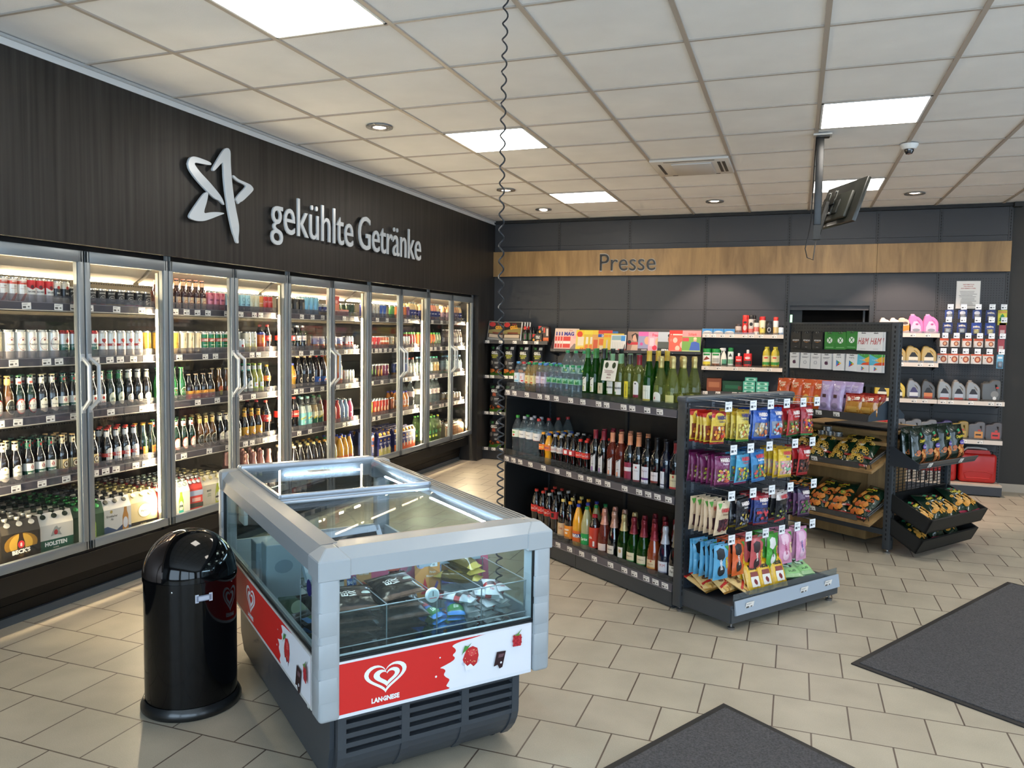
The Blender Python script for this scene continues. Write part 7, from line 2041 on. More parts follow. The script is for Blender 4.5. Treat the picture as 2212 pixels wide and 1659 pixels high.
# upper snack shelf with price rail and side bracket
m = MB()
m.box(-.88, -.02, -.235, .22, 1.005, 1.018, M('211f1e', .5))
m.prism([(-.245, .985), (-.235, 1.040), (-.228, 1.040), (-.232, .985)], -.88, -.02, M('2b2a2b', .4), 'x')
sh = m.build('shelf', t)
for x in (-.53, -.42, -.27, -.70):
    add_child('price_label', TICKET, sh, TR(x, -.243, 1.018, 0, 10, 0))
m = MB(); m.prism([(-.245, .99), (-.235, 1.03), (-.03, 1.13), (.05, 1.13), (.22, 1.02), (.22, .99)], -.018, -.010, M('3b454f', .4, .1), 'x'); m.build('bracket', t)
# oak body and counter planks
m = MB()
m.box(-.93, -.24, .16, .70, .02, .80, OAK); m.build('cabinet_body', t)
m = MB(); m.box(-.90, .02, -.02, .74, .795, .82, OAK); m.box(-.90, -.02, .03, .72, .868, .892, OAK); m.box(-.88, -.05, .06, .10, .82, .868, OAK); m.box(-.88, -.05, .64, .68, .82, .868, OAK); m.build('counter_plank', t)
m = MB()
for z0 in (.17,):
    for i in range(11):
        m.box(.02 + 0, .026, .06 + i * .062, .064 + i * .062, .17, .79, M('15181a', .5))
    for j in range(26):
        m.box(.021, .025, .04, .76, .17 + j * .024, .174 + j * .024, M('15181a', .5))
m.build('mesh_panel', t)
wbar = M('9a9ea2', .25, .8)
bl_ = M('161616', .45)
SL = 20
for zf, nm in ((.625, 'upper'), (.235, 'lower')):
    T = TR(-.45, -.20, zf, 0, SL)
    m = MB()
    m.box(-.47, .45, 0, .36, -.022, 0, OAK, T=T)
    m.build('tilted_shelf', t)
    m = MB()
    m.tube([(-.45, .015, .045), (.41, .015, .045), (.44, .03, .045)], .004, 6, bl_, T=T)
    m.tube([(-.45, .015, .012), (.41, .015, .012)], .003, 6, bl_, T=T)
    for x in (-.4, -.1, .2, .40):
        m.tube([(x, .015, 0), (x, .015, .045)], .003, 6, bl_, T=T)
    m.box(-.45, .35, .010, .012, .005, .048, THIN('8a8a88', .25, 1.), T=T)
    for z in (.05, .035):
        m.tube([(.425, .03, z), (.425, .32, z)], .0045, 8, wbar, T=T)
    for y in (.04, .31):
        m.tube([(.425, y, .0), (.425, y, .05)], .003, 6, bl_, T=T)
    m.build('wire_rail', t)
    add_child('price_label', TICKET, t, T @ TR(-.02, .008, .03))
# end side: shelf and two tilted crates
m = MB()
m.box(.03, .245, .0, .80, .665, .675, SM, T=TR(0, 0, 0))
m.prism([(.235, .655), (.262, .70), (.256, .704), (.228, .66)], -.02, .81, M('3e4246', .4), 'y')
sh = m.build('shelf', t)
for y in (.12, .56):
    add_child('price_label', TICKET, sh, TR(.2555, y, .683, 90, 28, 0))
m = MB(); m.prism([(.03, .66), (.03, .80), (.06, .80), (.25, .70), (.25, .655)], -.024, -.016, M('262b31', .4), 'y'); m.build('bracket', t)
tag(t, 'dark steel and oak snack stand with card panel on top', 'display stand')
def crate(zr, zf, uf, lab, ur=.04, hh=.075):
    m = MB(); k = M('0d0e0e', .55)
    a = Vector((ur, 0, zr)); b = Vector((uf, 0, zf)); d = (b - a); L = d.length; d.normalize(); n = Vector((-d.z, 0, d.x)).normalized()
    if n.z < 0:
        n = -n
    T = Matrix(((d.x, 0, n.x, a.x), (0, 1, 0, 0), (d.z, 0, n.z, a.z), (0, 0, 0, 1)))
    y0, y1 = -.012, .79
    m.box(0, L, y0, y1, -hh * 1.5, -hh * 1.5 + .01, k, T=T)
    m.box(L - .014, L, y0, y1, -hh * 1.5, 0, k, T=T); m.box(0, .014, y0, y1, -hh * 1.5, 0, k, T=T)
    m.box(0, L, y0, y0 + .014, -hh * 1.5, .0, k, T=T); m.box(0, L, y1 - .014, y1, -hh * 1.5, .0, k, T=T)
    o = m.build('crate'); o.matrix_world = ST
    tag(o, lab, 'crate')
    return T, L
CT1 = crate(.455, .31, .36, 'upper black tilted crate full of crisps at the stand end')
CT2 = crate(.28, .15, .30, 'lower black tilted crate under the crisp crate')
# crisps and snacks
def crisp(n, top, mid, low, its, ds, seed, w=.185, h=.27, t_=.075, kind='crisp_bag'):
    pouch(n, w, h, t_, [(.09, low), (.62, mid), (1, top)], its, ds, kind, seed=seed, crimp=.012, mk=lambda c: M(c, .22, coat=.6, bump=.5, bscale=26))
rr = random.Random(8)
def chips(n, cs, y0, y1, s=.02, seed=2, w=.075):
    q = random.Random(seed)
    return [('p', (lambda x, y, a, r: [(x + r * math.cos(a + k * PI / 4) * q.uniform(.7, 1.1), y + r * .8 * math.sin(a + k * PI / 4)) for k in range(8)])(q.uniform(-w, w), q.uniform(y0, y1), q.uniform(0, 3), q.uniform(s * .8, s * 1.3)), q.choice(cs)) for _ in range(n)]
def rings(n, y0, y1, seed):
    q = random.Random(seed); out = []
    for _ in range(n):
        x, y, r = q.uniform(-.07, .07), q.uniform(y0, y1), q.uniform(.012, .018)
        out += [('b', [('v', [(math.cos(k * PI / 5), math.sin(k * PI / 5) * .85) for k in range(10)]), ('v', [(math.cos(k * PI / 5) * .55, math.sin(k * PI / 5) * .45) for k in range(10)])], q.choice(['c9a03a', 'd8b45a', 'b8862c']), r, x, y)]
    return out
logo = [('p', [(-.022, .228), (.02, .240), (.024, .215), (-.016, .203)], '3a9a6a'), ('p', [(-.018, .208), (.022, .220), (.022, .209), (-.014, .200)], 'b83a34')]
crisp('zwiebel', '0b1e12', '0f2a18', '8a1c18', logo + [('e', -.03, .115, .024, .026, 'd8ccb4'), ('e', -.035, .135, .02, .022, 'b8643a')] + rings(34, .03, .155, 4) + [T_('Zwiebel', 0, .190, .020, 'd8b03a', rot=8, b=.04), T_('Ringe', 0, .166, .022, 'd8b03a', rot=8, b=.04)], 'dark green onion ring bag', 61)
crisp('ungar', '0c2418', '142c1c', '8c2018', logo + chips(24, ['d88a3a', 'c8702c', 'e0a050', 'b85a28'], .02, .145, seed=6) + [('e', .02, .10, .020, .018, '6a9a3a'), ('e', .025, .10, .010, .009, 'e0a04a'), T_('Chipsfrisch', 0, .182, .021, 'dcc83a', rot=6, sx=.72, b=.03), T_('ungarisch', 0, .158, .012, 'd8a03a', rot=6, sx=.8)], 'dark green crisp bag, orange crisps', 62)
crisp('orient', '0a1e14', '1c2a20', '9a5a30', logo + chips(22, ['c87a40', 'b8642e', 'd89a5a', 'a85a30'], .03, .13, seed=9) + [('e', .02, .135, .034, .018, '5a4a9a'), T_('Chipsfrisch', 0, .182, .021, 'dcc83a', rot=4, sx=.72, b=.03), T_('Oriental', .02, .135, .013, 'e8e0f0', rot=4, sx=.8)], 'green crisp bag, purple swash', 63)
crisp('gesal', '0a2016', '1c3020', 'a0304a', logo + chips(24, ['d8983a', 'e0b060', 'c88a34', 'cc9440'], .05, .145, seed=12) + [T_('Chipsfrisch', 0, .182, .021, 'dcc83a', rot=4, sx=.72, b=.03), T_('gesalzen', 0, .158, .012, 'e0e0d0', rot=4, sx=.8)], 'dark green crisp bag, golden crisps', 64)
crisp('linsen', 'c8501c', 'd05a24', 'c8862c', [T_('Linsen', 0, .205, .022, 'f0d8b0', rot=4, sx=.7), T_('Chips', 0, .18, .022, 'f0d8b0', rot=4, sx=.7), ('e', 0, .08, .03, .04, 'd8a040')], 'orange lentil chips bag', 65, w=.12, h=.24, t_=.05)
crisp('lilac', 'a894bc', 'ac98c0', 'b8a0c0', [T_('Linsen', 0, .205, .022, 'd8cce0', rot=4, sx=.7), T_('Chips', 0, .18, .022, 'd8cce0', rot=4, sx=.7), ('r', -.018, .11, .012, .135, '4a2c2c'), ('e', 0, .05, .028, .022, '8a7a94')], 'lilac chips bag', 66, w=.11, h=.24, t_=.05)
crisp('salt', '8c1c18', 'b07830', 'a8762c', [('p', [(-.07, .13), (.07, .155), (.07, .115), (-.07, .09)], 'a83a24'), T_('Saltletts', 0, .122, .030, 'f0e8d8', rot=8, sx=.75, b=.05, sh=.2), ('r', -.05, .02, .05, .06, 'c9994a')], 'red-gold pretzel stick bag', 67, w=.16, h=.16, t_=.055)
def snack(pn, x, y, z, rz, rx, lab, fr=None, ry=0):
    spawn(pn, (fr or ST) @ TR(x, y, z, rz, rx, ry), lab, 'snacks: ' + PROTO[pn]['desc'])
for r in range(2):
    for i, x in enumerate((-.83, -.72, -.61, -.52)):
        snack('linsen', x, -.16 + r * .07 + .01 * i, 1.020, (3, -4, 6, -2)[i], -12, '%s, %s of four, %s row on the top snack shelf' % (PROTO['linsen']['desc'], ordn(i), ('front', 'rear')[r]))
for i, (x, y) in enumerate(((-.425, -.165), (-.335, -.16), (-.39, -.09), (-.30, -.085), (-.24, -.08))):
    snack('lilac', x, y, 1.020, (2, -3, 4, 5, -6)[i], -10, 'lilac chips bag, %s of five on the top snack shelf' % ordn(i))
for i, (x, y) in enumerate(((-.185, -.16), (-.03 - .05, -.15), (-.20, -.09), (-.12, -.085), (-.10, -.03), (-.22, -.03))):
    snack('salt', x, y, 1.020, (3, -4, 5, -5, 2, -2)[i], -8, 'red-gold pretzel stick bag, %s of six on the top snack shelf' % ordn(i))
for i, x in enumerate((-.83, -.66, -.49, -.32, -.16)):
    for r in range(2):
        snack('zwiebel', x + .02 * r, -.165 + r * .03, .650 + r * .055, (6, -5, 4, -6, 8)[i], -56 - 4 * r, 'dark green onion ring bag, %s of five, %s layer' % (ordn(i), ('under', 'upper')[r]), ry=(3, -4, 2, -3, 5)[i])
for i, x in enumerate((-.84, -.66, -.50, -.31, -.14)):
    for r in range(2):
        snack('ungar', x + .015 * r, -.165 + r * .03, .262 + r * .055, (-5, 6, -8, 10, -7)[i], -54 - 4 * r, 'dark green orange-crisp bag, %s of five, %s layer' % (ordn(i), ('under', 'upper')[r]), ry=(4, -3, 5, -6, 3)[i])
for i, y in enumerate((.07, .25, .43, .60)):
    for r in range(2):
        snack('orient', .195 - r * .085, y + r * .03, .676, 90 + (5, -4, 6, -5)[i], -6, 'green crisp bag, purple swash, %s of four, %s row on the end shelf' % (ordn(i), ('front', 'rear')[r]))
for r, (CT, L) in enumerate((CT1, CT2)):
    for i, y in enumerate((.12, .28, .44, .60, .68) if r == 0 else (.15, .35, .55)):
        T = ST @ CT @ TR(L - .02 - .02 * (i % 2), y, -.075 + .012 * i, 90 + (8, -6, 10, -9, 4)[i], -84 + 3 * (i % 2))
        spawn('gesal', T, 'dark green crisp bag, golden crisps, %s in the %s crate' % (ordn(i), ('upper', 'lower')[r]), 'snacks: crisp bags in crates')
# small tins and a dark mat on the counter
m = MB(); m.rbox(-.60, -.06, .10, .52, .8925, .908, M('0d0d0e', .6), .006)
o = m.build('counter_mat'); o.matrix_world = ST; tag(o, 'low black tray on the oak counter of the snack stand', 'tray')
tin = MB(); tin.lathe([(0, 0), (.033, 0), (.034, .003), (.034, .03), (.035, .034), (0, .035)], 20, M('b8bcbe', .25, .8)); tinm = tin.make('round_tin')
for i, (x, y, z) in enumerate(((-.55, .005, .8205), (-.48, .0, .8205), (-.50, -.002, .856), (-.41, .003, .8205))):
    o = bpy.data.objects.new('round_tin', tinm); COL.objects.link(o); o.matrix_world = ST @ TR(x, y, z)
    tag(o, 'small round silver tin on the oak ledge behind the onion rings, %s of four' % ordn(i), 'tin', 'silver tins on the oak ledge')
# gift cards
def gcard(n, w, h, col, its, ds):
    m = MB(); m.box(-w / 2, w / 2, 0, .006, 0, h, col)
    deco(m, Flat((0, 0, 0)), [('r', -.018, h - .012, .018, h - .007, '1a1a1a')] + its)
    P_(n, [('gift_card', m.make('gift_card'))], w, 'gift_card', ds, h=h)
gcard('g_ama', .094, .135, '1e2022', [T_('amazon', 0, .07, .016, 'c9c9c9', sx=.9, b=.03), ('p', [(-.03, .058), (0, .050), (.03, .060), (.0, .053)], 'd88a2c'), ('r', -.01, .012, .01, .015, '8a8a8a')], 'black gift card, white lettering')
X_ = [('e', 0, .07, .0235, .0235, 'e0e6de'), ('p', [(-.017, .09), (-.012, .092), (0, .076), (.012, .092), (.017, .09), (.005, .070), (.016, .049), (.012, .050), (0, .066), (-.012, .050), (-.016, .049), (-.005, .070)], '2c7a30')]
gcard('g_x', .092, .135, '2f7d32', X_ + [('r', -.034, .014, .034, .018, '8ac08a')], 'green gift card, white round emblem')
gcard('g_hm', .105, .140, 'dcdad8', [T_('H&M', 0, .074, .052, 'b02c2c', sx=.55, b=0, sh=.35), ('r', -.02, .012, .02, .015, 'a8a8a8')], 'white gift card, red brush letters')
apple = [('e', -.005, .05, .011, .014, 'C'), ('e', .005, .05, .011, .014, 'C'), ('p', [(.0, .066), (.008, .074), (.008, .068)], 'C')]
def col_(L, c):
    return [tuple(c if x == 'C' else x for x in i) for i in L]
gcard('g_ap', .088, .125, 'dad9d8', col_(apple, '4a2440') + [('e', .017, .053, .005, .006, 'dad9d8'), ('r', -.03, .092, .03, .095, '6a6a6a'), ('r', -.028, .085, .02, .088, '6a6a6a')], 'white gift card, dark fruit emblem')
gcard('g_ap2', .088, .125, 'd8d7d5', col_(apple, 'b0b0b4') + [('e', .0, .05, .007, .008, 'd8d7d5'), ('r', -.03, .092, .03, .095, '6a6a6a'), ('r', -.028, .085, .02, .088, '6a6a6a')], 'white gift card, pale fruit emblem')
play = [('p', [(-.020, .03), (-.020, .082), (.0, .056)], '3a78c8'), ('p', [(-.020, .082), (.012, .064), (.0, .056)], '3a9a4a'), ('p', [(.012, .064), (.024, .056), (.012, .048), (.0, .056)], 'e0b02c'), ('p', [(-.020, .03), (.012, .048), (.0, .056)], 'c83a34')]
gcard('g_gp', .094, .130, 'dcdbd9', play + [T_('Google Play', 0, .104, .0095, '6a6a6a', sx=.72)], 'white gift card, coloured triangle')
gcard('g_gc', .096, .135, 'd8d6d4', [('r', -.048, .055, .048, .135, '5ab0c8'), ('p', [(-.048, .135), (.048, .135), (.048, .10), (-.0, .112)], '4aa04a'), ('p', [(-.01, .09), (.048, .12), (.048, .07)], 'e0a83a'), ('p', [(-.02, .055), (.048, .055), (.048, .078), (.0, .07)], 'd8502c'), T_('Google Play', -.006, .095, .0095, 'b8d8e0', sx=.72)] + [tuple((([(x * .6, (y - .056) * .6 + .028) for x, y in q]) if isinstance(q, list) else q) for q in it) for it in play], 'multicoloured gift card, small triangle')
GCR = [(1.566, [(-.797, 'g_ama'), (-.70, 'g_ama'), (-.60, 'g_ama'), (-.49, 'g_x'), (-.397, 'g_x'), (-.306, 'g_x'), (-.209, 'g_hm'), (-.108, 'g_hm')]), (1.402, [(-.804, 'g_ap'), (-.706, 'g_ap2'), (-.61, 'g_ap2'), (-.512, 'g_ap'), (-.405, 'g_gp'), (-.30, 'g_gp'), (-.204, 'g_gc'), (-.102, 'g_gc')])]
for ri, (z, L) in enumerate(GCR):
    for i, (x, pn) in enumerate(L):
        dz = .006 if pn == 'g_x' and i == 5 else 0
        for k in (0, 1):
            spawn(pn, ST @ TR(x + .0 + .012 * k * (i % 2), -.036 + k * .014, z - PROTO[pn]['h'] / 2 + dz, (i * 5 % 3) - 1, 0, (i * 7 % 4) - 1.5), '%s%s, %s card of the %s row' % ('rear ' if k else '', PROTO[pn]['desc'], ordn(i), ('upper', 'lower')[ri]), 'gift cards: ' + PROTO[pn]['desc'])
        m = MB()
        for a in (-.008, .012):
            m.tube([(a, .0, 0), (a, -.034, 0), (a, -.040, .008)], .0018, 5, M('c9c9c9', .3, .8))
        o = m.build('card_hook'); o.parent = bpy.data.objects['snack_stand']; o.matrix_local = TR(x, -.004, z + PROTO[pn]['h'] / 2 - .008 + dz)

# ---------------------------------------------------------------- shelves on the back wall
LRAIL = M('c9bfb4', .4)
wallunit = {}
def wshelf(unit, lab, shelves, x0, x1, base=None):
    """shelves: list of (x0,x1,rail bottom z, front y, light rail?)"""
    t = empty('wall_shelf', TR(0, 0, 0))
    q = random.Random(len(lab))
    for (a, b, z, yf, lt) in shelves:
        m = MB()
        m.box(a, b, yf + .01, BACK - .03, z + .004, z + .022, M('232426', .5))
        for x in (a, b - .004):
            m.prism([(BACK - .03, z + .0), (BACK - .03, z - .05), (yf + .08, z)], x, x + .004, M('232426', .5), 'x')
        sh = m.build('shelf', t)
        m = MB(); rc = LRAIL if lt else M('3c3b3c', .4)
        m.prism([(yf, z - .002), (yf + .004, z + .04), (yf + .012, z + .04), (yf + .012, z - .002)], a, b, rc, 'x'); m.build('price_rail', sh)
        x = a + .05
        while x < b - .04:
            add_child('price_label', TICKET, sh, TR(x, yf + .0005, z + .02, 0, 4, 0))
            x += q.choice((.07, .1, .14, .18))
        if lt:
            m = MB(); m.box(a + .005, b - .005, yf + .014, yf + .016, z + .03, z + .06, THIN('dcd8d4', .05, .8)); m.build('shelf_guard', sh)
    if base:
        a, b = base
        m = MB(); m.box(a, b, 9.04, BACK - .03, .01, .10, M('26282c', .45)); m.box(a, b, 9.03, 9.045, .012, .10, M('2d3036', .4)); m.build('plinth', t)
        m = MB(); m.box(a, b, 9.03, BACK - .03, .10, .118, M('b8ab9c', .5)); m.build('base_shelf', t)
    tag(t, lab, 'wall shelf')
wshelf('a', 'dark corner wall shelf with charcoal bags and disposable grills', [(-.0, .83, 1.452, 9.06, 0), (0, .83, 1.02, 9.06, 0), (0, .83, .565, 9.06, 0), (0, .83, .115, 9.06, 0)], 0, .83, base=None)
m = MB(); m.box(0.0, .83, 9.08, BACK - .03, .005, .112, M('26282c', .45)); o = m.build('plinth'); o.parent = bpy.data.objects['wall_shelf']
t = empty('magazine_rack', TR(0, 0, 0))
for a, b in ((.875, 1.755), (1.765, 2.645)):
    m = MB(); m.box(a, b, 9.03, 9.05, 1.362, 1.405, M('2c2c2e', .4)); m.box(a, b, 9.03, 9.25, 1.36, 1.372, M('232426', .5)); m.prism([(9.16, 1.372), (9.30, 1.66), (9.31, 1.66), (9.17, 1.372)], a, b, M('232426', .5), 'x')
    m.prism([(9.03, 1.36), (9.03, 1.41), (9.31, 1.66), (9.40, 1.66), (9.40, 1.30)], a, a + .004, M('232426', .5), 'x')
    m.build('tier', t)
    m = MB()
    for i in range(4):
        m.lathe([(.004, 0), (.003, .002), (0, .003)], 8, M('e0e0e0', .2, .8), T=TR(a + .05 + i * .26, 9.0299, 1.378, rx=90))
    m.build('stud', t)
m = MB(); m.box(.875, 2.645, 9.0, BACK - .03, .95, .97, M('232426', .5)); m.build('tier', t)
tag(t, 'long dark magazine rack on the back wall', 'magazine rack')
wshelf('b', 'wall shelf of car-care bottles left of the dark doorway', [(2.66, 3.525, 1.57, 9.06, 1), (2.66, 3.525, 1.205, 9.06, 1), (2.66, 3.525, .925, 9.06, 0), (2.66, 3.525, .5, 9.06, 0)], 2.66, 3.525)
wshelf('c', 'wall shelf with motor oils, coolants and red fuel cans', [(4.462, 5.04, 1.607, 9.06, 1), (4.462, 5.04, 1.302, 9.06, 1), (4.462, 5.045, .925, 9.06, 1), (5.05, 5.65, .925, 9.06, 1), (4.462, 5.045, .53, 9.06, 1), (5.05, 5.65, .53, 9.06, 1)], 4.462, 5.65, base=(4.462, 5.66))
for nm, old in (('x', 'left of'), ):
    pass

# goods on the back wall
def B(m_or_p, x, y, z, lab, cat=None, grp=None, rz=0, rx=0, ry=0, name=None):
    if isinstance(m_or_p, str):
        return spawn(m_or_p, TR(x, y, z, rz, rx, ry), lab, grp)
    o = m_or_p.build(name); o.matrix_world = TR(x, y, z, rz, rx, ry)
    return tag(o, lab, cat, grp)
# charcoal
def charcoal(n, t1, seed, ds):
    pouch(n, .165, .40 if n != 'holz' else .36, .10, [(.05, '6aa03a'), (.11, '5a8a34'), (.16, '4a2c1c'), (1, '17161a')], [('r', -.06, .34 if n != 'holz' else .305, -.01, .365 if n != 'holz' else .33, '3a7a44'), ('r', .02, .335 if n != 'holz' else .30, .06, .368 if n != 'holz' else .335, 'c9c9c9'), T_('GRILL', 0, .295 if n != 'holz' else .27, .034, 'e8e6e0', sx=.72, b=.05), T_(t1, 0, .26 if n != 'holz' else .235, .021, 'a8a838' if n != 'holz' else 'c8582c', sx=.55, b=.05), T_('BRIKETTS' if n != 'holz' else 'KOHLE', 0, .235 if n != 'holz' else .215, .018, 'a8a838' if n != 'holz' else 'c8582c', sx=.6, b=.05), ('e', -.04, .17, .022, .028, '6a6460'), ('r', .0, .17, .06, .176, 'c9c9c9'), ('r', .0, .155, .05, .161, 'a8a8a8'), ('e', .03, .11, .02, .012, '8a8a88')] + chips(8, ['b8582c', 'd87a3a', '2a1a14'], .05, .085, seed=seed, w=.06), ds, 'charcoal_bag', seed=seed, mk=lambda c: M(c, .5, bump=.3, bscale=20))
charcoal('brik', 'HOLZKOHLE', 71, 'black briquette bag, lime lettering')
charcoal('holz', 'HOLZ', 72, 'black charcoal bag, orange lettering')
for i, x in enumerate((.115, .30, .49, .67)):
    B('brik', x, 9.20, 1.0425, 'black briquette bag, lime lettering, %s of four on the corner shelf' % ordn(i), grp='briquette bags on the corner shelf', rz=(-3, 2, -2, 4)[i])
for lv, (z, nm) in enumerate(((.5875, 'third'), (.1375, 'lowest'))):
    for i, x in enumerate((.115, .32, .52, .71)):
        B('holz', x, 9.20, z, 'black charcoal bag, orange lettering, %s of four on the %s corner shelf' % (ordn(i), nm), grp='charcoal bags on the corner shelves', rz=(2, -3, 3, 0)[i])
# disposable grills
m = MB(); m.rbox(-.13, .13, -.0, .03, 0, .26, M('b8b4ae', .3, .6), .012)
deco(m, Flat((0, 0, 0)), [('r', -.115, .015, .115, .245, '3a2a20'), ('r', -.115, .10, .115, .18, '8a7a44'), ('p', [(-.115, .14), (.115, .19), (.115, .245), (-.115, .245)], '241c1a'), ('e', -.075, .215, .04, .030, 'b82c2c'), T_('Picknick', .02, .225, .018, 'b83a34', rot=6, sx=.7), T_('GRILL', .02, .185, .042, 'e0a02c', rot=10, sx=.7, b=.06), ('r', -.10, .05, .10, .09, 'c9b49c'), ('r', -.06, .10, .08, .12, '7a3a24'), ('r', -.11, .02, .11, .045, '9a968e')])
GR = m.make('disposable_grill')
for i, (x, y, rz, ry) in enumerate(((.13, 9.15, 8, 5), (.345, 9.11, -4, 0), (.37, 9.15, -4, 0), (.39, 9.19, -4, 0), (.41, 9.23, -4, 0))):
    o = bpy.data.objects.new('disposable_grill', GR); COL.objects.link(o); o.matrix_world = TR(x, y, 1.4745, rz, -12, ry)
    tag(o, ('disposable foil grill leaning at the corner end of the shelf', 'front disposable foil grill of the stack beside the lighter fluid', 'second foil grill in the stack', 'third foil grill in the stack', 'rearmost foil grill in the stack')[i], 'disposable grill', 'foil grills')
m = MB(); m.lathe([(0, 0), (.028, 0), (.03, .006), (.03, .12), (.02, .15), (.012, .155)], 16, M('151316', .2, coat=.5)); sfc = Cyl(.030, 0); sfc.step = .012; deco(m, sfc, [('r', -.04, .03, .04, .11, '3a5a3c'), ('r', .0, .04, .02, .10, '7a3050')])
lf = m.make('lighter_fluid'); m = MB(); m.lathe([(.014, .15), (.02, .175), (.012, .195), (0, .196)], 12, M('c8322a', .35)); lfc = m.make('cap')
m = MB(); m.lathe([(.014, .15), (.016, .175), (.012, .185), (0, .186)], 12, M('161416', .35)); lfk = m.make('cap')
PROTO['lf'] = dict(parts=[('lighter_fluid', lf), ('cap', lfc)], w=.06, d=.06, kind='lighter_fluid', desc='black lighter fluid bottle, red cap', cat='lighter fluid', h=.2)
PROTO['lfk'] = dict(parts=[('lighter_fluid', lf), ('cap', lfk)], w=.06, d=.06, kind='lighter_fluid', desc='black lighter fluid bottle, black cap', cat='lighter fluid', h=.2)
for i, (pn, x, y) in enumerate((('lf', .52, 9.13), ('lf', .54, 9.21), ('lfk', .585, 9.14), ('lfk', .60, 9.21), ('lfk', .645, 9.24))):
    B(pn, x, y, 1.4745, '%s, %s from the foil grills' % (PROTO[pn]['desc'], ordn(i)), grp='lighter fluids')
def fbx(n, w, d, h, c, its, ds, kind='carton_box'):
    boxp(n, w, d, h, c, its, ds, kind, r=.0015)
fbx('kamin', .125, .07, .10, '221c1c', [('p', [(-.062, .10), (-.02, .10), (-.062, .055)], 'c02c2c'), T_('GRILL &', .01, .075, .017, 'e0dcd4', sx=.7, b=.04), T_('KAMIN', .01, .055, .017, 'e0dcd4', sx=.7, b=.04), ('e', -.045, .03, .014, .016, 'd8962c'), ('e', .01, .02, .018, .010, 'c9a878'), ('e', .05, .02, .012, .01, 'c8702c')], 'black firelighter box, red corner')
fbx('kamin2', .075, .09, .19, '3a2622', [('r', -.035, .02, .035, .06, 'c8602c'), ('r', -.03, .12, -.01, .18, 'c83c28'), ('r', .005, .08, .03, .17, 'b8a8a0')], 'upright brown-orange firelighter pack')
B('kamin', .685, 9.10, 1.4745, 'black firelighter box, lower front one on the corner shelf', grp='firelighter boxes', rz=-6)
B('kamin', .735, 9.19, 1.4745, 'black firelighter box, lower rear one on the corner shelf', grp='firelighter boxes')
B('kamin', .735, 9.19, 1.5755, 'black firelighter box, topmost one on the corner shelf', grp='firelighter boxes', rz=3)
B('kamin2', .79, 9.12, 1.4745, 'upright brown-orange firelighter pack beside the uprights', grp='firelighter packs')
# magazines
def mag(n, w, h, c, its, ds):
    m = MB(); m.box(-w / 2, w / 2, 0, .003, 0, h, c)
    deco(m, Flat((0, 0, 0)), its, base=.0003, step=.0001); m.v = [(x, y, z * 1.06) for x, y, z in m.v]
    P_(n, [('magazine', m.make('magazine'))], w, 'magazine', ds, h=h)
mag('m_mag', .20, .265, 'd8b0a4', [('r', -.1, .20, .1, .265, 'd8c0b0'), T_('MAG', -.02, .205, .042, '3a3a8a', sx=1.0, b=.05), T_('Rhein', .0, .243, .016, 'c8503c', sx=.8), ('r', -.09, .12, .0, .17, 'c8443c'), ('r', -.09, .04, .0, .085, 'c8443c'), ('e', .05, .165, .022, .018, 'd8a0a8'), ('p', [(.0, .03), (.05, .09), (.1, .08), (.1, .0)], '8a7a74'), ('r', -.09, .09, .0, .115, 'e0d4cc')], 'pale magazine, blue capitals')
mag('m_yel', .19, .25, 'd8c06a', [('r', -.095, .18, .095, .25, 'e0c030'), ('e', -.05, .2, .035, .035, 'd84a2c'), ('r', -.09, .02, .09, .055, 'e0c838'), T_('6 Hefte', 0, .038, .022, 'c8442c', b=.05), ('r', -.07, .07, .05, .17, 'd8ccb0'), ('r', .02, .08, .08, .14, 'c9a078')], 'yellow puzzle magazine, red lettering')
mag('m_yel2', .17, .25, 'd0b040', [('r', -.085, .2, .085, .25, 'e0cc44'), ('r', -.07, .02, .07, .08, 'd87a3a'), ('e', .0, .13, .04, .04, 'c8905a'), ('r', -.06, .09, -.02, .17, 'e0d8c0')], 'yellow and orange women\'s weekly')
mag('m_ora', .17, .25, 'd09a5a', [('r', -.085, .2, .085, .25, 'e0c040'), ('r', -.07, .02, .0, .14, 'c85a38'), ('r', .01, .05, .07, .18, 'd8b890')], 'orange weekly magazine')
mag('m_die', .17, .25, 'd8a860', [('r', -.085, .21, .085, .25, 'c83a2c'), ('r', -.085, .17, .085, .205, '2a4a9a'), T_('Die', -.02, .187, .026, 'e8e4e0', b=.04), ('r', -.07, .08, .06, .15, 'd87038'), ('r', -.06, .02, .07, .07, 'd8c8a8')], 'weekly magazine with blue title stripe')
mag('m_blu', .20, .24, '3a78b8', [('r', -.1, .14, .1, .2, 'c84a34'), T_('RÄTSEL', 0, .222, .022, 'e0d8c8', b=.04)], 'blue puzzle magazine')
mag('m_tv', .19, .215, 'd8b83a', [('r', -.09, .17, .09, .2, 'e08a2c'), ('r', -.06, .03, .0, .14, 'c8b8a0'), ('r', .02, .02, .08, .12, 'd8d0c0'), ('e', .0, .07, .02, .025, '8a5a44')], 'small yellow TV guide')
mag('m_cross', .18, .20, 'd4d2cc', [('r', -.08, .14, .04, .19, '8aa8b0'), ('r', .03, .13, .08, .19, '3a88c8')] + [('r', -.07 + i * .02, .03, -.068 + i * .02, .12, '8a8a8a') for i in range(7)] + [('r', .0, .01, .09, .04, 'c84a3c')], 'white crossword booklet')
mag('m_wom', .185, .24, '9a7a68', [('e', -.0, .17, .034, .042, 'c89a80'), ('p', [(-.03, .15), (-.045, .20), (0, .225), (.045, .2), (.04, .10), (.02, .15), (0, .21), (-.025, .19)], '2c1c18'), ('r', -.09, .09, .09, .12, 'b82c34'), ('e', -.065, .12, .022, .022, '1c1a1c'), ('p', [(-.05, 0), (.05, 0), (.04, .09), (-.03, .09)], 'c0a48c')], 'magazine with dark-haired woman on the cover')
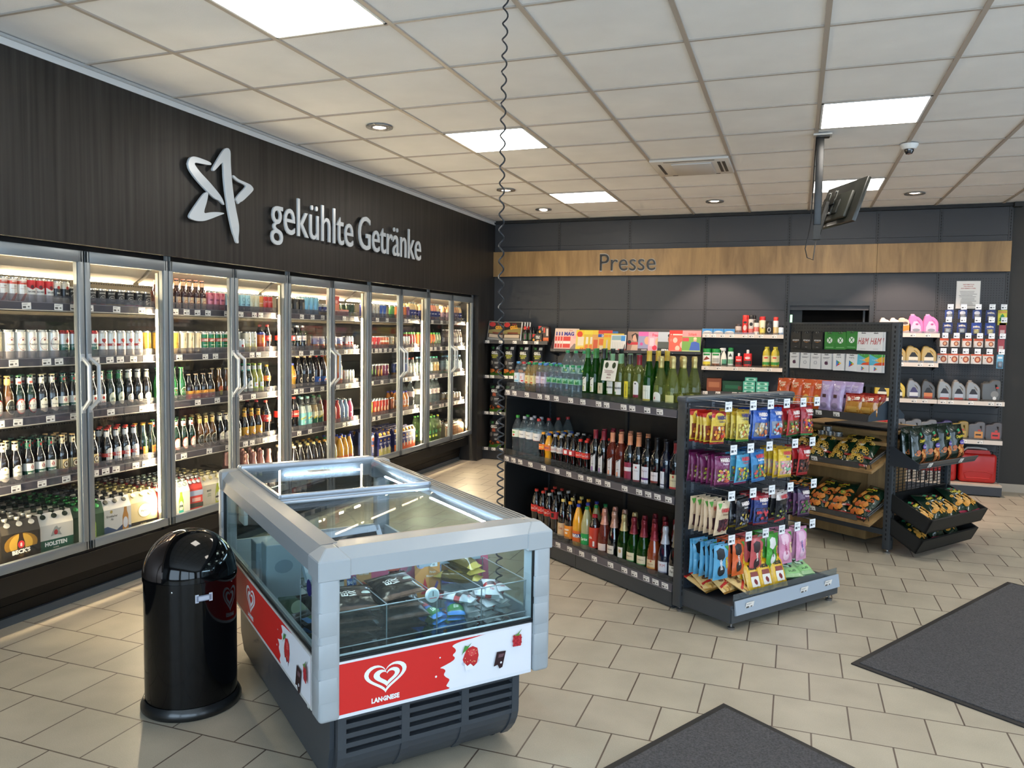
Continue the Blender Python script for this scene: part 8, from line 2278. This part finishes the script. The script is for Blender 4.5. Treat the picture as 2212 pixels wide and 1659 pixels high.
mag('m_pink', .175, .24, '8a8aa8', [('r', -.085, .19, .085, .24, 'c85a9a'), ('e', .02, .14, .034, .045, 'c89878'), ('r', -.085, .0, .085, .05, '4a3a3c'), T_('DIE BESTE', -.01, .033, .015, 'e8e4e0', sx=.7), T_('ZEIT', -.01, .015, .015, 'e8e4e0', sx=.7), ('e', -.045, .1, .018, .018, 'b84a8a')], 'lilac women\'s magazine, pink title')
mag('m_frau', .175, .24, 'c89aa8', [('r', -.085, .19, .085, .24, 'd88aa0'), T_('Frau', -.01, .205, .034, 'c8344c', sx=.8, b=.03), ('e', .03, .13, .036, .045, 'c8a080'), ('e', -.01, .06, .028, .028, 'c82c44'), ('r', -.07, .08, -.02, .17, 'd8b8c0')], 'pink women\'s magazine, red title')
mag('m_fern', .19, .24, '4a504c', [('r', -.095, .13, .095, .24, 'a8b0b8'), ('e', .05, .16, .03, .045, '8a5a40'), ('e', .05, .2, .034, .022, '2a1c18'), ('r', -.095, 0, .095, .06, '20241f'), T_('FERN', 0, .03, .038, 'e4e4e0', b=.04)], 'dark landscape magazine, white capitals')
mag('m_red', .19, .26, 'd05a48', [('r', -.095, .2, .095, .26, 'c83028'), ('r', -.08, .205, .06, .22, 'e0c0b0'), ('e', -.05, .15, .026, .03, 'd8b0a0'), ('e', .04, .1, .035, .04, 'd8a898'), ('e', -.02, .06, .026, .03, 'e0b8a0'), ('r', -.09, .02, -.0, .04, 'd87a6c')], 'red and salmon family weekly')
mag('m_gard', .21, .26, '6a9a48', [('r', -.105, .19, .105, .26, 'd88a8a'), T_('Schlank', .01, .22, .030, 'c84a44', sx=.75, b=.03), ('e', .04, .155, .018, .024, 'c89a7c'), ('e', .04, .172, .019, .014, 'd8c89a'), ('p', [(-.02, .04), (.0, .13), (.04, .14), (.09, .12), (.1, .04)], '3a5aa8'), ('r', -.1, .14, -.03, .18, 'c8404a'), ('r', -.1, .01, .1, .04, 'a8b87a')], 'green magazine, blue-shirted figure on cover')
ML = [('m_mag', .985), ('m_mag', 1.02), ('m_mag', 1.055), ('m_mag', 1.09), ('m_yel', 1.255), ('m_yel2', 1.345), ('m_yel2', 1.40), ('m_ora', 1.45), ('m_die', 1.52), ('m_blu', 1.56), ('m_tv', 1.60), ('m_tv', 1.655), ('m_cross', 1.69), ('m_wom', 1.875), ('m_pink', 2.00), ('m_frau', 2.12), ('m_fern', 2.24), ('m_red', 2.37), ('m_red', 2.395), ('m_gard', 2.53)]
for i, (pn, x) in enumerate(ML):
    dy = {'m_blu': .06, 'm_tv': -.005, 'm_cross': -.012}.get(pn, 0)
    B(pn, x, 9.135 - .0038 * (i if i < 13 else i - 11) + dy, 1.376, '%s, %s magazine along the rack' % (PROTO[pn]['desc'], (ORDW + ['seventeenth', 'eighteenth', 'nineteenth', 'twentieth'])[i]), grp='magazines on the rack', rx=-14)
# car care
fbx('tiss', .115, .12, .075, '5a9ac8', [('e', 0, .03, .05, .022, 'dcdcd8'), ('r', -.05, .055, .05, .07, '3a80c0')], 'blue-white tissue box')
for i, (x, z, y) in enumerate(((2.71, 1.5925, 9.10), (2.83, 1.5925, 9.10), (2.95, 1.5925, 9.10), (2.95, 1.6685, 9.12))):
    if i < 3:
        B('tiss', x, y, z, 'blue-white tissue box, %s from the magazines' % ordn(i), grp='tissue boxes')
def aero(n, h, r, body, cap, its, ds, capr=.9):
    m = MB(); m.lathe([(0, 0), (r, 0), (r, h * .78), (r * .9, h * .81)], 18, M(body, .3)); sfc = Cyl(r, 0); sfc.step = .012; deco(m, sfc, its)
    c = MB(); c.lathe([(r * capr, h * .80), (r * capr, h * .98), (r * capr * .8, h), (0, h)], 16, M(cap, .35))
    P_(n, [('spray_can', smooth_mesh(m, 'spray_can')), ('cap', smooth_mesh(c, 'cap'))], 2 * r, 'spray_can', ds, h=h)
aero('a1', .23, .030, 'c02c28', 'c83028', [('e', 0, .09, .02, .03, 'd8b8b0'), ('e', 0, .15, .02, .012, '2a2a2a')], 'red spray can, red cap')
aero('a2', .23, .030, 'b8b4ac', '1c1a1a', [('r', -.04, .02, .04, .08, 'c83a30'), ('e', 0, .13, .018, .02, '2a2a2a')], 'silver spray can, black cap')
aero('a3', .18, .028, 'c8c4bc', '26221f', [('r', -.04, .05, .04, .10, 'c83a30')], 'short silver-red spray can')
aero('a4', .215, .031, 'd8d0b0', 'c83230', [('r', -.05, .02, .05, .09, 'd8c030'), T_('96', 0, .09, .02, '2a2a2a')], 'cream spray can, yellow band')
aero('a5', .165, .031, '22242a', '1a1a1a', [('e', 0, .07, .02, .026, 'c9c9c9'), ('e', 0, .07, .014, .02, '22242a')], 'black spray can, white emblem')
aero('a6', .21, .028, 'd8d8d4', 'c83028', [('r', -.04, .03, .04, .10, 'c9a84a')], 'white spray can, red cap, tan band')
aero('a7', .12, .028, 'd4dce0', '1e1e20', [('r', -.03, .02, .03, .04, '3a80c0')], 'small white spray can, blue mark')
aero('a8', .13, .034, 'a89c94', '4a3f3c', [('r', -.04, .02, .04, .06, '6a5248')], 'small dark canister')
for i, (pn, x, y) in enumerate((('a8', 3.045, 9.11), ('a1', 3.115, 9.12), ('a2', 3.18, 9.12), ('a3', 3.238, 9.10), ('a4', 3.303, 9.11), ('a5', 3.372, 9.10), ('a6', 3.44, 9.11), ('a7', 3.495, 9.11), ('a1', 3.13, 9.22), ('a2', 3.20, 9.22), ('a4', 3.29, 9.22), ('a5', 3.36, 9.22))):
    B(pn, x, y, 1.5925, '%s, %s on the top car-care shelf' % (PROTO[pn]['desc'], ('front ' + ordn(i)) if i < 8 else ('rear ' + ordn(i - 8))), grp='spray cans on the top shelf')
aero('c1', .215, .046, 'd8dad4', '1f8a3c', [('r', -.05, .02, .05, .07, 'd8c838'), ('p', [(-.04, .08), (.0, .13), (.04, .10)], '8a3a30'), ('r', -.04, .14, .04, .16, '2a8a44')], 'green-capped wipes canister, car picture', 1.02)
aero('c2', .215, .046, 'd0d2cc', '1f8a3c', [('r', -.05, .02, .05, .05, '7a4a30'), ('r', -.04, .06, .04, .11, 'a8a8a0'), ('r', -.04, .14, .04, .16, '2a8a44')], 'green-capped wipes canister, interior picture', 1.02)
aero('c3', .23, .032, 'c9d4d0', '1f7a3c', [('r', -.04, .05, .04, .10, '3a8a5a'), ('p', [(-.02, .13), (0, .17), (.02, .13)], '3a3a3a')], 'slim canister, green cap')
aero('c4', .17, .036, 'c82c30', 'd8d0d0', [('r', -.04, .04, .04, .075, '2a2a2a'), ('r', -.03, .09, .03, .10, 'e0d0d0')], 'red bottle, small white cap', .35)
aero('c5', .21, .045, 'c82c30', 'd8d0d0', [('r', -.05, .05, .05, .09, '2a2a2a'), ('e', 0, .12, .03, .014, 'e0c8c8')], 'larger red bottle, small white cap', .35)
m = MB(); m.lathe([(0, 0), (.03, 0), (.033, .01), (.034, .10), (.024, .15), (.012, .18), (.012, .19)], 16, M('dad8cc', .35)); sfc = Cyl(.034, 0); sfc.step = .012; deco(m, sfc, [('r', -.03, .03, .03, .10, '5a9a7a'), ('r', -.03, .03, .03, .05, '2a4a3a')])
h_ = MB(); h_.rbox(-.035, .02, -.012, .012, .19, .225, M('dddcd6', .35), .005); h_.rbox(-.045, -.030, -.008, .008, .205, .222, M('dddcd6', .35), .003); h_.rbox(-.028, -.020, -.005, .005, .165, .20, M('dddcd6', .35), .003)
P_('trig', [('spray_bottle', smooth_mesh(m, 'spray_bottle')), ('trigger', h_.make('trigger'))], .07, 'spray_bottle', 'white trigger spray bottle', h=.23)
bottle('clean', 'petwide', M('b8a838', .15, coat=.6), [wrap(.0383, .05, .15, 'd0c890'), ('r', -.05, .05, .05, .08, '3a8a3a'), ('r', -.02, .12, .02, .135, 'c83a30')], 'd8c430', 'yellow cleaner bottle', kind='cleaner_bottle')
for i, (pn, x) in enumerate((('c1', 2.71), ('c2', 2.81), ('trig', 2.895), ('c3', 2.97), ('c4', 3.06), ('c5', 3.155), ('clean', 3.35), ('clean', 3.44))):
    B(pn, x, 9.12, 1.2275, '%s, %s from the magazines on the second shelf' % (PROTO[pn]['desc'], ordn(i)), grp='cleaners on the second shelf', rz=20 if pn == 'trig' else 0)
for i, (pn, x) in enumerate((('c1', 2.72), ('c2', 2.82), ('c3', 2.96), ('clean', 3.36), ('clean', 3.45))):
    B(pn, x, 9.24, 1.2275, 'rear %s, %s on the second shelf' % (PROTO[pn]['desc'], ordn(i)), grp='cleaners on the second shelf')
fbx('wipes', .13, .11, .045, '5ab8a0', [('r', -.05, .01, .05, .035, 'b8dcd0'), ('e', 0, .022, .03, .010, '2a8a70')], 'turquoise wipes pack', 'wipes_pack')
fbx('brownc', .16, .16, .16, '8a4a30', [('r', -.06, .06, .06, .12, 'a86a4a')], 'brown open carton')
fbx('greenc', .22, .16, .135, '1c4a34', [('r', -.08, .05, .08, .09, '2c6a4c'), ('r', .06, .04, .10, .08, '6a4a3c')], 'dark green carton')
B('brownc', 2.80, 9.10, .9475, 'brown open carton between the bottles and the green box', rz=3)
B('trig', 2.74, 9.08, 1.108, 'trigger spray bottle with red label standing in the brown carton', rz=30) if False else None
B('greenc', 3.00, 9.12, .9475, 'dark green carton beside turquoise wipes packs')
for i, (x, z) in enumerate(((3.18, .9475), (3.32, .9475), (3.18, .9935), (3.32, .9935), (3.18, 1.0395), (3.32, 1.0395), (3.20, 1.0855))):
    B('wipes', x, 9.10, z, 'turquoise wipes pack, %s counted from the bottom of the pile' % ordn(i), grp='wipes packs', rz=(i * 3) % 5 - 2)
bottle('gclean', 'pet1', M('5a9a5a', .2), [('r', -.03, .05, .03, .10, 'a8c8a0')], 'c83030', 'green cleaner bottle, red cap', kind='cleaner_bottle')
for i, x in enumerate((3.40, 3.485)):
    B('gclean', x, 9.10, .9475 - .10, 'green cleaner bottle, red cap, %s of two' % ordn(i), grp='green cleaner bottles') if False else None
# jugs
def jug(n, w, h, d, col, its, ds, cap='2a2a2a', style=0, metal=.0, rough=.35, kind='oil_jug'):
    if style == 0:      # narrow neck at the corner, sloping shoulder, grip hole
        out = [(-w / 2, 0), (w / 2, 0), (w / 2, h * .52), (w * .42, h * .66), (w * .16, h * .82), (-w * .04, h * .84), (-w * .09, h * .90), (-w * .38, h * .90), (-w * .41, h * .82), (-w / 2, h * .64)]
        hole = [(w * .32, h * .48), (w * .35, h * .58), (w * .08, h * .74), (w * .0, h * .72)]
    else:               # five-litre block with full-width handle
        out = [(-w / 2, 0), (w / 2, 0), (w / 2, h * .92), (w * .44, h), (w * .08, h), (-w * .06, h * .88), (-w * .44, h * .86), (-w / 2, h * .80)]
        hole = [(w * .12, h * .86), (w * .36, h * .86), (w * .36, h * .55), (w * .28, h * .52)]
    def rnd(P, k=2):
        return chaikin(P, k)
    me = shape2d([('v', rnd(out)), ('v', rnd(hole))], extrude=d / 2 - .010, bevel=.010)
    m = MB(); mt = M(col, rough, metal, coat=.2)
    m.add([(v.co.x, -(v.co.z) + d / 2, v.co.y) for v in me.vertices], [tuple(p.vertices) for p in me.polygons], mt, True)
    bpy.data.meshes.remove(me)
    deco(m, Flat((0, -.0003, 0)), its)
    body = m.make(kind)
    body.set_sharp_from_angle(angle=R(35))
    c = MB(); cx = -w * .24 if style == 0 else -w * .25
    zt = h * .885 if style == 0 else h * .855
    c.lathe([(w * .165, 0), (w * .165, h * .10), (w * .13, h * .115), (0, h * .115)], 16, M(cap, .4), T=TR(cx, d / 2, zt))
    P_(n, [(kind, body), ('cap', smooth_mesh(c, 'cap'))], w, kind, ds, d=d, h=h * 1.05)
def olab(w, h, c0, c1, c2):
    return [('p', [(-w * .34, h * .08), (w * .36, h * .08), (w * .34, h * .40), (w * .10, h * .62), (-w * .12, h * .62), (-w * .34, h * .36)], c0), ('r', -w * .34, h * .20, w * .35, h * .38, c1), ('r', -w * .33, h * .10, w * .34, h * .19, c2)]
jug('j_pink', .125, .215, .07, 'd070a8', [('p', [(-.045, .02), (.05, .02), (.045, .09), (.01, .14), (-.02, .14), (-.045, .08)], 'd8b8cc'), ('e', .005, .05, .035, .016, '8a8a94'), ('e', .01, .11, .014, .01, 'a04a80')], 'pink coolant jug', 'c9a0bc')
jug('j_cream', .115, .185, .07, 'd8b8a0', [('p', [(-.04, .03), (.045, .05), (.045, .10), (-.035, .09)], 'd8862c'), ('e', .005, .12, .026, .014, '5a4a44')], 'cream jug, orange label', '1c1a1c')
jug('j_white', .11, .175, .07, 'd8c8c0', [('r', -.03, .03, .03, .09, 'd8a090')], 'white jug, white cap', 'e0d4cc')
jug('j_gold', .125, .20, .07, 'a88a48', olab(.125, .20, '1c1a18', 'd8d0bc', '1c1a18'), 'golden oil jug, black-white label', '2a2622', metal=.2)
jug('j_yel', .125, .21, .07, 'c9a838', olab(.125, .21, '1c1a18', 'd8d4c4', '1c1a18'), 'yellow-gold oil jug, black-white label', 'b89a34', metal=.2)
jug('j_silv', .115, .225, .07, '7e7c7c', olab(.115, .22, '3a3460', 'd0d0d4', '3a3460'), 'silver oil jug, violet label', '6a6866', metal=.4)
jug('j_dark', .115, .225, .07, '4a4642', olab(.115, .22, '1c1a1c', 'c87a4a', 'c8402c'), 'dark grey oil jug, orange label', '3a3836', metal=.4)
jug('j_silr', .115, .225, .07, '84827e', olab(.115, .22, '1c1a20', 'a8b0bc', 'c8402c'), 'silver oil jug, red-foot label', '74726e', metal=.4)
jug('j_blk', .155, .225, .10, '4a4a48', [('e', .03, .09, .035, .035, '7a7a78'), ('r', .04, .15, .065, .165, 'b83a34'), ('e', .03, .05, .016, .018, 'd8d8d4')], 'anthracite five-litre oil can', '3a3a38', style=1)
def lm(n, c, lc, ds, cap='26262a'):
    jug(n, .135, .19, .10, c, [('r', -.02, .03, .055, .10, lc), ('r', -.01, .06, .04, .075, '1c1c20'), ('r', .01, .105, .035, .12, 'b83a34')], ds, cap, style=1)
lm('l_red', 'b82c28', 'c9b8b4', 'red oil canister'); lm('l_blue', '6a6c70', '3a5aa0', 'grey canister, blue label'); lm('l_yel', '6c6e72', 'c9b83a', 'grey canister, yellow label'); lm('l_or', '6c6e72', 'd8783a', 'grey canister, orange label'); lm('l_vio', '3c3460', '5a4a8a', 'violet canister'); lm('l_gold', '8a743c', 'b89a4a', 'olive-gold canister'); lm('l_or2', '5a5a5e', 'c88a4a', 'dark grey canister, amber label'); lm('l_r2', '4e4c50', 'c8403a', 'dark grey canister, red label')
def jrow(L, z, place, y=9.10):
    for i, (pn, x) in enumerate(L):
        B(pn, x, y, z + .0005, '%s, %s from the doorway, %s' % (PROTO[pn]['desc'], ordn(i), place), grp='jugs on ' + place)
jrow([('j_white', 4.535), ('j_white', 4.66 - .03), ('j_cream', 4.715), ('j_pink', 4.82), ('j_pink', 4.96)], 1.629, 'top oil shelf', 9.10)
jrow([('j_gold', 4.53), ('j_gold', 4.67), ('j_gold', 4.81), ('j_gold', 4.955)], 1.324, 'second oil shelf')
jrow([('j_yel', 4.53), ('j_yel', 4.68), ('j_silv', 4.83), ('j_dark', 4.965)], .947, 'third oil shelf')
jrow([('j_silr', 5.115), ('j_silr', 5.245), ('j_silr', 5.375), ('j_blk', 5.535)], .947, 'third oil shelf beyond the uprights')
jrow([('l_red', 4.54), ('l_blue', 4.69), ('l_yel', 4.84), ('l_or', 4.985)], .552, 'fourth oil shelf')
jrow([('l_vio', 5.125), ('l_gold', 5.275), ('l_or2', 5.425), ('l_r2', 5.575)], .552, 'fourth oil shelf beyond the uprights')
# fuel cans
def fuelcan():
    m = MB(); c = M('b01c18', .4, coat=.15)
    m.rbox(-.17, .17, 0, .17, 0, .30, c, .035, seg=4)
    m.prism([(-.15, .27), (.13, .27), (.10, .335), (-.10, .335)], .03, .14, c, 'y')
    for pts in ([(-.12, -.002), ], ):
        pass
    for x0, z0, x1, z1 in ((-.11, .05, .11, .05), (-.11, .05, -.13, .10), (.11, .05, .13, .10), (-.08, .12, .08, .12), (-.13, .10, -.08, .12), (.13, .10, .08, .12)):
        m.tube([(x0, .001, z0), (x1, .001, z1)], .006, 6, c)
    a = smooth_mesh(m, 'fuel_can')
    m = MB(); m.tube([(-.12, .09, .315), (-.09, .09, .35), (.0, .09, .352), (.08, .09, .345), (.10, .09, .31)], .012, 8, M('d0ccc6', .4)); b = smooth_mesh(m, 'handle')
    m = MB(); m.lathe([(.025, 0), (.025, .03), (0, .032)], 14, M('1a1a1a', .4), T=TR(.12, .085, .29)); cc = smooth_mesh(m, 'cap')
    P_('fuel', [('fuel_can', a), ('handle', b), ('cap', cc)], .34, 'fuel_can', 'red plastic fuel can', h=.35)
fuelcan()
for i, x in enumerate((4.67, 5.10, 5.46)):
    B('fuel', x - (.0 if i else 0), 9.13, .1185, 'red plastic fuel can, %s of three on the base shelf' % ordn(i), grp='red fuel cans on the base shelf')
tinp = MB(); tinp.lathe([(0, 0), (.033, 0), (.034, .004), (.034, .10), (.035, .104), (0, .105)], 18, M('b8bcc0', .18, .9)); tq = tinp.make('oil_tin')
for i in range(9):
    o = bpy.data.objects.new('oil_tin', tq); COL.objects.link(o)
    o.matrix_world = ST @ TR(.02 + .0, .10 + i * .072, .50, 0)
    o.matrix_world = TR(4.80 + i * .045 * 0, 0, 0) @ Matrix.Identity(4) if False else TR(4.52 + i * .071, 9.075, .1185)
    tag(o, 'plain shiny oil tin, %s of nine in the row before the fuel cans' % ordn(i), 'tin', 'shiny tins on the base shelf')
# blister packs on hooks at the perforated panel
def blister(n, w, h, card, bub, its, ds, d=.03):
    m = MB(); m.box(-w / 2, w / 2, 0, .002, 0, h, card)
    deco(m, Flat((0, 0, 0)), its)
    if bub:
        m.rbox(-w * .36, w * .36, -d, 0, h * .06, h * .52, THIN('d8dce0', .12, 1.), .006)
        m.rbox(-w * .22, w * .22, -d * .7, -.002, h * .12, h * .46, M(bub, .3, .3), .004)
    P_(n, [('blister_pack', m.make('blister_pack'))], w, 'blister_pack', ds, h=h)
V_ = lambda: [('p', [(-.04, .07), (.0, .10), (.04, .07), (0, .085)], 'c9a83a'), T_('VARTA', 0, .085, .018, 'c9ccd8', b=.05)]
blister('b_bat', .09, .115, '1c2c6a', 'c9c9c4', V_(), 'blue battery blister')
blister('b_bat2', .08, .09, '2a3c78', '8a8a88', [('e', 0, .06, .026, .02, 'b8bcc4')], 'small round-battery blister')
blister('b_bat3', .09, .125, '1f3a8a', 'd8c04a', V_(), 'blue-gold battery blister')
blister('b_tree', .08, .15, 'd8d03a', None, [('p', [(-.03, .04), (.03, .04), (.018, .06), (.026, .062), (.014, .085), (.02, .088), (0, .115), (-.02, .088), (-.014, .085), (-.026, .062), (-.018, .06)], '2a8a4a'), ('r', -.035, .12, .035, .14, 'd8a04a')], 'yellow air-freshener card, green tree')
blister('b_blue', .06, .14, '6aa8c8', '8a9aa8', [('r', -.02, .10, .02, .12, 'd8e0e4')], 'light blue freshener card')
blister('b_red', .06, .13, '9a3a44', None, [('r', -.02, .02, .02, .06, 'c9a8a4')], 'red boxed freshener')
fbx('bulb', .082, .05, .088, 'd0c8c0', [('r', -.041, .065, .041, .088, 'c8542c'), ('e', .008, .035, .022, .024, '8a4a30'), ('e', .008, .035, .013, .015, 'd8a078')], 'white-orange bulb box', 'bulb_box')
fbx('bulb2', .095, .05, .10, 'd4ccc4', [('r', -.0475, .085, .0475, .10, 'c8542c'), ('e', .012, .045, .028, .032, '9a4a2c'), ('e', .012, .045, .015, .019, 'd8a078'), ('e', -.025, .06, .005, .006, '3a3a3a')], 'larger white-orange bulb box', 'bulb_box')
t = empty('hook_panel', TR(0, 0, 0))
def whook(x, z, pn, lab, L=.30, sc=(1, 1)):
    y0 = BACK - .03
    m = MB(); m.tube([(x - .006, y0, z), (x - .006, y0 - L, z)], .0022, 5, M('b0b0b0', .25, .8)); m.tube([(x + .006, y0, z + .02), (x + .006, y0 - L, z + .02)], .002, 5, M('b0b0b0', .25, .8)); hk = m.build('hook', t)
    add_child('price_label', PEGTICKET, hk, TR(x, y0 - L - .004, z + .03))
    p = PROTO[pn]
    spawn(pn, TR(x, y0 - L + .045, z - p['h'] + .0, 0), lab, 'goods on the wall hooks')
HR = [(1.890, [(5.130, 'b_bat2'), (5.250, 'b_bat2'), (5.380, 'b_bat2'), (5.503, 'b_bat'), (5.605, 'b_tree')], 'top hook row'),
      (1.760, [(5.120, 'b_bat'), (5.250, 'b_bat'), (5.380, 'b_bat3'), (5.503, 'b_bat3'), (5.612, 'b_red')], 'second hook row'),
      (1.598, [(5.095, 'bulb'), (5.198, 'bulb'), (5.303, 'bulb'), (5.407, 'bulb'), (5.510, 'bulb'), (5.607, 'b_red')], 'third hook row'),
      (1.440, [(5.085, 'bulb2'), (5.185, 'bulb2'), (5.288, 'bulb2'), (5.394, 'bulb2'), (5.500, 'bulb2'), (5.605, 'b_blue')], 'lowest hook row')]
for z, L, nm in HR:
    for i, (x, pn) in enumerate(L):
        whook(x, z, pn, '%s, %s along the %s' % (PROTO[pn]['desc'], ordn(i), nm))
tag(t, 'hooks with price labels on the perforated back panel', 'hook panel')
